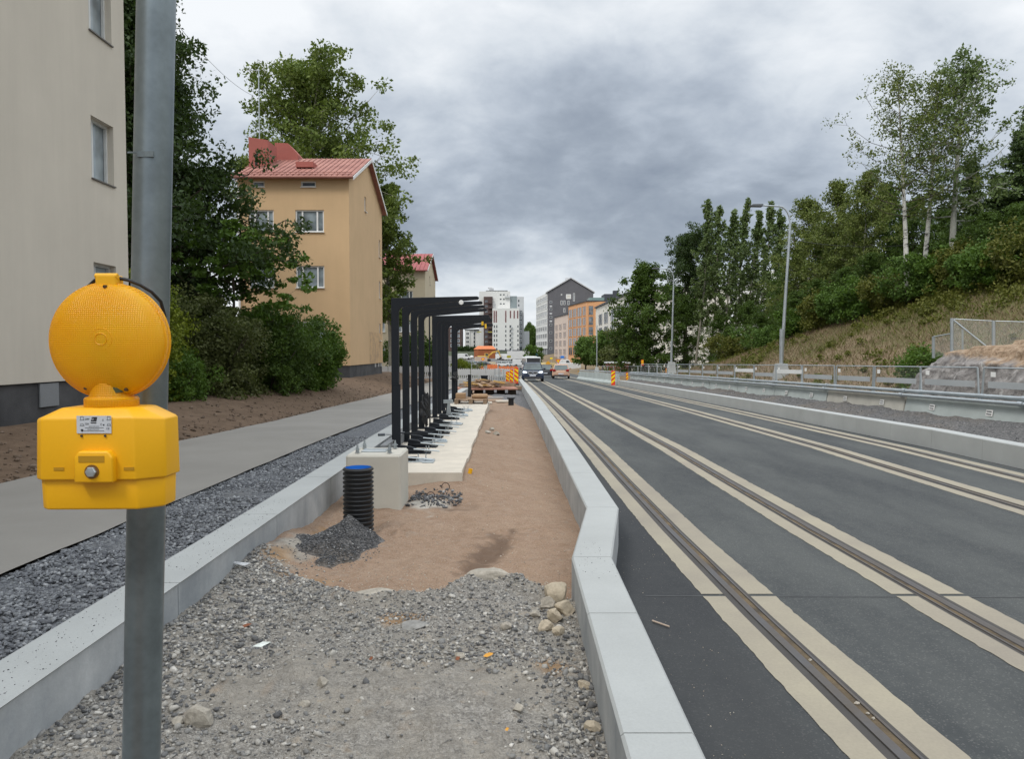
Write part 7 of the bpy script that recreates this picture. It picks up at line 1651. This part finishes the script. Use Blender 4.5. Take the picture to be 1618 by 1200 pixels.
    if grille:
        for s_ in (-1, 1):
            mb = MB(); mb.prism([(s_*.03, .60), (s_*.32, .62), (s_*.47, .76), (s_*.40, .87), (s_*.04, .86)], 'y', -hl-.030, -hl+.1); g_ = mb.build('grille', pm('silver_trim', (.42, .44, .47), .4), t, local=True)
            mb = MB(); mb.prism([(s_*.055, .665), (s_*.29, .68), (s_*.39, .76), (s_*.345, .82), (s_*.065, .81)], 'y', -hl-.036, -hl+.1); mb.build('grille_mesh', M_ink, g_, local=True)
        mb = MB(); mb.lathe([(0, -hl-.03), (.05, -hl-.03), (.05, -hl+.1)], (0, 0, .90), 14, 'y'); mb.build('badge', M_chrome, t, local=True, fix=False)
    return t
def zf(X, Y): return zr(Y)+.004
P_blue = paint('dark_blue_paint', (.012, .021, .046)); P_gold = paint('gold_beige_paint', (.46, .29, .20)); P_black = paint('black_paint', (.02, .022, .026)); P_white = paint('white_car_paint', (.62, .63, .63)); P_silver = paint('silver_paint', (.36, .39, .42))
car('dark blue car with lit headlamps coming towards the camera on the near track', ((842.5-809)*63/1200, 65, zf(0, 63)), R(-1), P_blue, 4.45, 1.82, 1.56, 'suv', True, True)
car('gold beige hatchback seen from behind in the middle of the road', ((889-809)*76/1200, 78.5, zf(0, 76)), R(176), P_gold, 4.0, 1.76, 1.46, 'hatch')
for o in C.objects:
    pass
car('black car seen from behind, between the dark blue car and the gold hatchback', ((863.5-809)*86/1200, 88, zf(0, 86)), R(176), P_black, 4.4, 1.80, 1.44, 'hatch')
car('small silver car with an orange roof sign, partly hidden behind the black car', ((860-809)*112/1200, 113, zf(0, 110)), R(180), P_silver, 4.3, 1.78, 1.45, 'hatch')
# bus
t = thing('bus', 'white bus with a dark front window, behind the dark blue car', 'bus', ((840-809)*133/1200, 139, zf(0, 133)), R(3))
mb = MB(); mb.box(-1.27, 1.27, -6, 6, .35, 2.84); mb.build('body', P_white, t, local=True, bevel=.12, seg=3)
mb = MB(); mb.box(-1.16, 1.16, -6.03, -5.9, 1.15, 2.66); mb.build('windscreen', M_ink, t, local=True); mb = MB(); mb.box(-.8, .8, -4.2, 3, 2.84, 2.95); mb.build('roof_unit', P_white, t, local=True, bevel=.05)
for s_ in (-1, 1):
    mb = MB(); mb.box(s_*1.27-.015, s_*1.27+.015, -5.5, 5.6, 1.35, 2.5); mb.build('side_window', M_wmid, t, local=True)
    for yy in (-3.6, 3.2): mb = MB(); mb.lathe([(0, -.14), (.48, -.14), (.5, 0), (.48, .14), (0, .14)], (s_*1.15, yy, .5), 18, 'x'); mb.build('wheel', M_tyre, t, local=True, fix=False)
    mb = MB(); mb.box(s_*.95-.2, s_*.95+.2, -6.03, -5.95, .6, .8); mb.build('headlight', M_headoff, t, local=True)
mb = MB(); mb.box(-.15, .15, -6.05, -6.0, .95, 1.12); mb.build('badge', M_lred, t, local=True)
# distant parked vehicles: x pixel, depth, y-heading
def side_car(label, x, Y, pm_, rz=90, **k): X = (x-809)*Y/1200; return car(label, (X, Y, gz(X, Y)+.02 if Y > 215 else zr(Y)), R(rz), pm_, group=None, plate=False, **k)
side_car('silver parked car behind the barrier fence, left of the far white car', 757, 246, P_silver, 90)
side_car('dark parked car right beside the silver parked one', 765, 243, P_black, 80)
side_car('white parked car with a dark rear window, on the far site behind the barrier fence', 796, 240, P_white, 80, H=1.55)
side_car('second white parked car just right of the other far white car', 806, 246, P_white, 90)
side_car('small dark parked car near the beige site hoarding', 741, 252, P_black, 70)
def van(label, x, Y, rz, z=None, Lc=5.6, H=2.3, cab=True, m=None, W=1.95):
    X = (x-809)*Y/1200; t = thing('van' if cab else 'site_container', label, 'van' if cab else 'container', (X, Y, gz(X, Y) if z is None else z), R(rz)); m = m or P_white; hl = Lc/2
    if cab:
        mb = MB(); mb.prism([(-hl, .35), (-hl, .95), (-hl+.9, 1.2), (-hl+1.5, H-.05), (-hl+1.8, H), (hl, H), (hl, .35)], 'x', -W/2, W/2); mb.build('body', m, t, local=True, bevel=.06)
        mb = MB(); mb.add([(-W*.42, -hl+.93, 1.27), (W*.42, -hl+.93, 1.27), (W*.38, -hl+1.46, H-.18), (-W*.38, -hl+1.46, H-.18)], [(0, 1, 2, 3)]); o = mb.build('windscreen', M_wdark, t, local=True, fix=False); o.location = (0, -.05, .0)
        for s_ in (-1, 1):
            mb = MB(); mb.prism([(-hl+1.15, 1.25), (-hl+2.3, 1.25), (-hl+2.3, H-.25), (-hl+1.65, H-.25)], 'x', s_*(W/2+.005)-.01, s_*(W/2+.005)+.01); mb.build('side_window', M_wdark, t, local=True)
            for yy in (-hl+.95, hl-1.1): mb = MB(); mb.lathe([(0, -.11), (.33, -.11), (.33, .11), (0, .11)], (s_*(W/2-.08), yy, .33), 16, 'x'); mb.build('wheel', M_tyre, t, local=True, fix=False)
    else:
        mb = MB(); mb.box(-W/2, W/2, -hl, hl, .1, H); mb.build('body', m, t, local=True, bevel=.03)
        mb = MB()
        for i in range(int(Lc/.5)): mb.box(-W/2-.03, W/2+.03, -hl+.2+i*.5, -hl+.35+i*.5, .25, H-.1)
        mb.build('ribs', m, t, local=True)
        mb = MB(); mb.box(-W/2+.1, W/2-.1, -hl-.03, -hl+.02, .2, H-.15); mb.build('doors', M_br, t, local=True)
    return t
van('white van on the far left of the site, beside the shelter posts', 733.5, 287, 95, Lc=5.2, H=2.2)
van('white van driving on the far site, left of the bus', 822, 236, 95, Lc=4.8, H=2.0)
van('white van parked behind the excavator', 782, 292, 80, Lc=4.4)
van('white van in the middle distance, right of the excavator', 795, 284, 60)
van('second white van beside the long white container', 803, 282, 70)
van('long white site container on the far site, left of the bus', 820, 276, 92, z=-1.2, Lc=8.6, H=3.0, cab=False, W=2.5)
van('white van crossing behind the gold hatchback', 894, 205, 92, z=-2.9, Lc=4.6, H=2.4, cab=True)
van('white site container behind the gold hatchback', 901, 172, 92, z=-2.9, Lc=4.6, H=2.0, cab=False, W=2.4)
t = thing('blue_container', 'blue site cabin stack beside the dark grey gabled block', 'site cabin', ((840-809)*.235, 284, -.5))
mb = MB(); X = (834-809)*.235; mb.box(X, X+2.6, 282, 286, -2, 2.3); mb.box(X+2.62, X+3.7, 281, 286, -2.0, .9); mb.build('body', pm('blue_cabin', (.03, .22, .48), .6), t); mb = MB(); mb.box(X+1.9, X+2.4, 281.95, 282, .6, 1.8); mb.build('window', M_w2, t)
# excavator
t = thing('excavator', 'yellow excavator working in front of the orange red shed', 'excavator', ((766-809)*280/1200, 280, gz(-10, 280)), R(8))
M_ex = pm('excavator_yellow', (.58, .36, .06), .6, .1, 1)
for s_ in (-1.1, 1.1): mb = MB(); mb.prism([(-2.2, .35), (-1.9, .0), (1.9, 0), (2.2, .35), (1.9, .8), (-1.9, .8)], 'y', s_-.3, s_+.3); mb.build('track', M_tyre, t, local=True, bevel=.08)
mb = MB(); mb.box(-2.6, 1.0, -1.3, 1.3, .95, 2.0); mb.build('superstructure', M_ex, t, local=True, bevel=.12)
mb = MB(); mb.prism([(-.1, 2.0), (1.3, 1.0), (1.45, 1.9), (1.1, 2.95), (-.1, 2.95)], 'y', -1.3, -.35); cb = mb.build('cab', M_ex, t, local=True, bevel=.05); mb = MB(); mb.prism([(.1, 2.1), (1.2, 2.05), (1.0, 2.8), (.1, 2.8)], 'y', -1.33, -1.30); mb.build('window', M_wdark, cb, local=True)
mb = MB(); mb.prism([(.6, 1.5), (1.0, 1.4), (3.0, 3.0), (5.0, 3.6), (5.0, 3.9), (2.8, 3.55)], 'y', -.2, .2); mb.build('boom', M_ex, t, local=True)
mb = MB(); mb.prism([(4.8, 4.2), (5.2, 4.1), (6.0, 1.5), (5.75, 1.4)], 'y', -.17, .17); mb.build('arm', M_ex, t, local=True)
mb = MB(); mb.prism([(5.6, 1.4), (6.2, 1.5), (6.4, .9), (5.6, .5), (5.2, .9)], 'y', -.5, .5); mb.build('bucket', M_tyre, t, local=True)
# small construction bits behind the barrier fence
mb = MB(); X = (750-809)*.21; mb.box(X, X+4.2, 252, 252.1, gz(X, 252), gz(X, 252)+3.0); tag(mb.build('site_hoarding', pm('beige_hoarding', (.46, .37, .30), .9)), 'beige site hoarding board behind the globe lamp', 'hoarding')
mb = MB(); X = (768-809)*.205; mb.box(X, X+8.5, 246, 246.4, -3.2, -2.2); mb.box(X+1, X+3, 248, 248.4, -3.2, -1.7); tag(mb.build('low_wall', M_cream), 'low pale site wall behind the far parked cars', 'wall')
M_net = pm('orange_net', (.62, .16, .05), .8, .2, 2)
for i, (xa, xb_, y_, lab) in enumerate(((736, 764, 581, 'left stretch of orange safety netting behind the white barrier fence'), (770, 786, 578, 'middle stretch of orange safety netting behind the white barrier fence'), (788, 818, 581, 'right stretch of orange safety netting behind the marker boards'))):
    Z = 150; X0, X1 = (xa-809)*Z/1200, (xb_-809)*Z/1200; zc_ = 1.8-(y_-555)*Z/1200; mb = MB(); n_ = 14; v = []
    for k_ in range(n_+1): x = X0+(X1-X0)*k_/n_; v += [(x, Z, zr(Z)-.1), (x, Z, zc_+.22+.12*math.sin(k_*2.1))]
    mb.add(v, [(2*k_, 2*k_+2, 2*k_+3, 2*k_+1) for k_ in range(n_)]); tag(mb.build('safety_net', M_net, None, fix=False), lab, 'safety net')
# traffic signs
def sign(name, label, x, y, Z, kind, size, mat, h=None, cat='traffic sign'):
    X = (x-809)*Z/1200; z = 1.8-(y-555)*Z/1200; zb_ = zr(Z) if Z < 215 else gz(X, Z); t = thing(name, label, cat, (X, Z, zb_))
    mb = MB(); mb.tube([(X, Z+.03, zb_), (X, Z+.03, z+size*.4)], .035, 6); mb.build('post', M_galv, t)
    mb = MB(); s_ = size/2
    poly = {'tri': [(X-s_, z+s_*.8), (X, z-s_*.95), (X+s_, z+s_*.8)], 'dia': [(X-s_*1.1, z), (X, z-s_*1.1), (X+s_*1.1, z), (X, z+s_*1.1)], 'rect': [(X-s_, z-s_*.6), (X+s_, z-s_*.6), (X+s_, z+s_*.6), (X-s_, z+s_*.6)], 'arrow': [(X-s_, z+s_*.7), (X+s_, z+s_*.7), (X+s_, z+.1), (X, z-s_), (X-s_, z+.1)]}[kind]
    mb.prism(poly, 'y', Z-.03, Z); p_ = mb.build('plate', mat, t)
    if kind in ('tri', 'arrow'):
        ce = (sum(p[0] for p in poly)/len(poly), sum(p[1] for p in poly)/len(poly)); mb = MB(); mb.prism([(ce[0]+(a-ce[0])*.55, ce[1]+(b_-ce[1])*.55) for a, b_ in poly], 'y', Z-.045, Z-.031); mb.build('face', M_my, p_)
sign('yield_sign', 'red and yellow give way triangle sign behind the gold hatchback', 882, 571.5, 140, 'tri', .95, M_mr)
sign('diversion_sign', 'orange diamond shaped works sign left of the gold hatchback', 866, 574.5, 130, 'dia', .8, pm('works_orange', (.62, .30, .02), .6))
sign('works_sign', 'orange warning sign on a post in front of the beige hoarding', 763, 568, 190, 'arrow', .9, M_mr)
sign('parking_sign', 'small blue sign in front of the pinkish block', 888.5, 564.5, 200, 'rect', 1.0, M_blue)
sign('works_sign', 'small yellow box sign at the foot of the dark grey gabled block', 871, 566.5, 190, 'rect', .6, M_my)
sign('direction_sign', 'dark post with a small yellow green plate behind the barrier fence', 804, 564, 170, 'rect', .9, pm('olive_plate', (.34, .30, .02), .6))
sign('works_sign', 'tiny orange lamp post sign beside the road under the street trees', 914.5, 587.5, 84, 'rect', .22, pm('works_orange', (.62, .30, .02), .6))
# yellowish spoil heap near the signs
rock('spoil_heap', 'yellowish spoil heap behind the diversion sign', (866-809)*.14, 172, 2.6, .45, pm('yellow_soil', (.36, .28, .13), .95, .2, 1), 77, 'spoil heap', 0, 1.3, z=-1.9)
rock('spoil_heap', 'dark asphalt spoil heap at the left behind the barrier fence', (733-809)*.12, 142, 2.6, .6, M_gravel_dark, 78, 'spoil heap', 0, 1.2, z=-1.6)
# small stones in the near rail groove and a pale block of chips by the anchor block
for i, (px_, py_, lab) in enumerate(((1284, 1053, 'upper white pebble in the near rail groove'), (1354, 1124, 'large white pebble in the near rail groove'), (1370, 1141, 'pale pebble low in the near rail groove'), (1377, 1149, 'lowest pale pebble in the near rail groove'))):
    Z = 1200*1.8/(py_-555); rock('pebble', lab, rail0(Z)+.031, Z, .009+.004*(i == 1), .8, M_rpale, 100+i, 'pebble', .5, 1.5, z=.010)
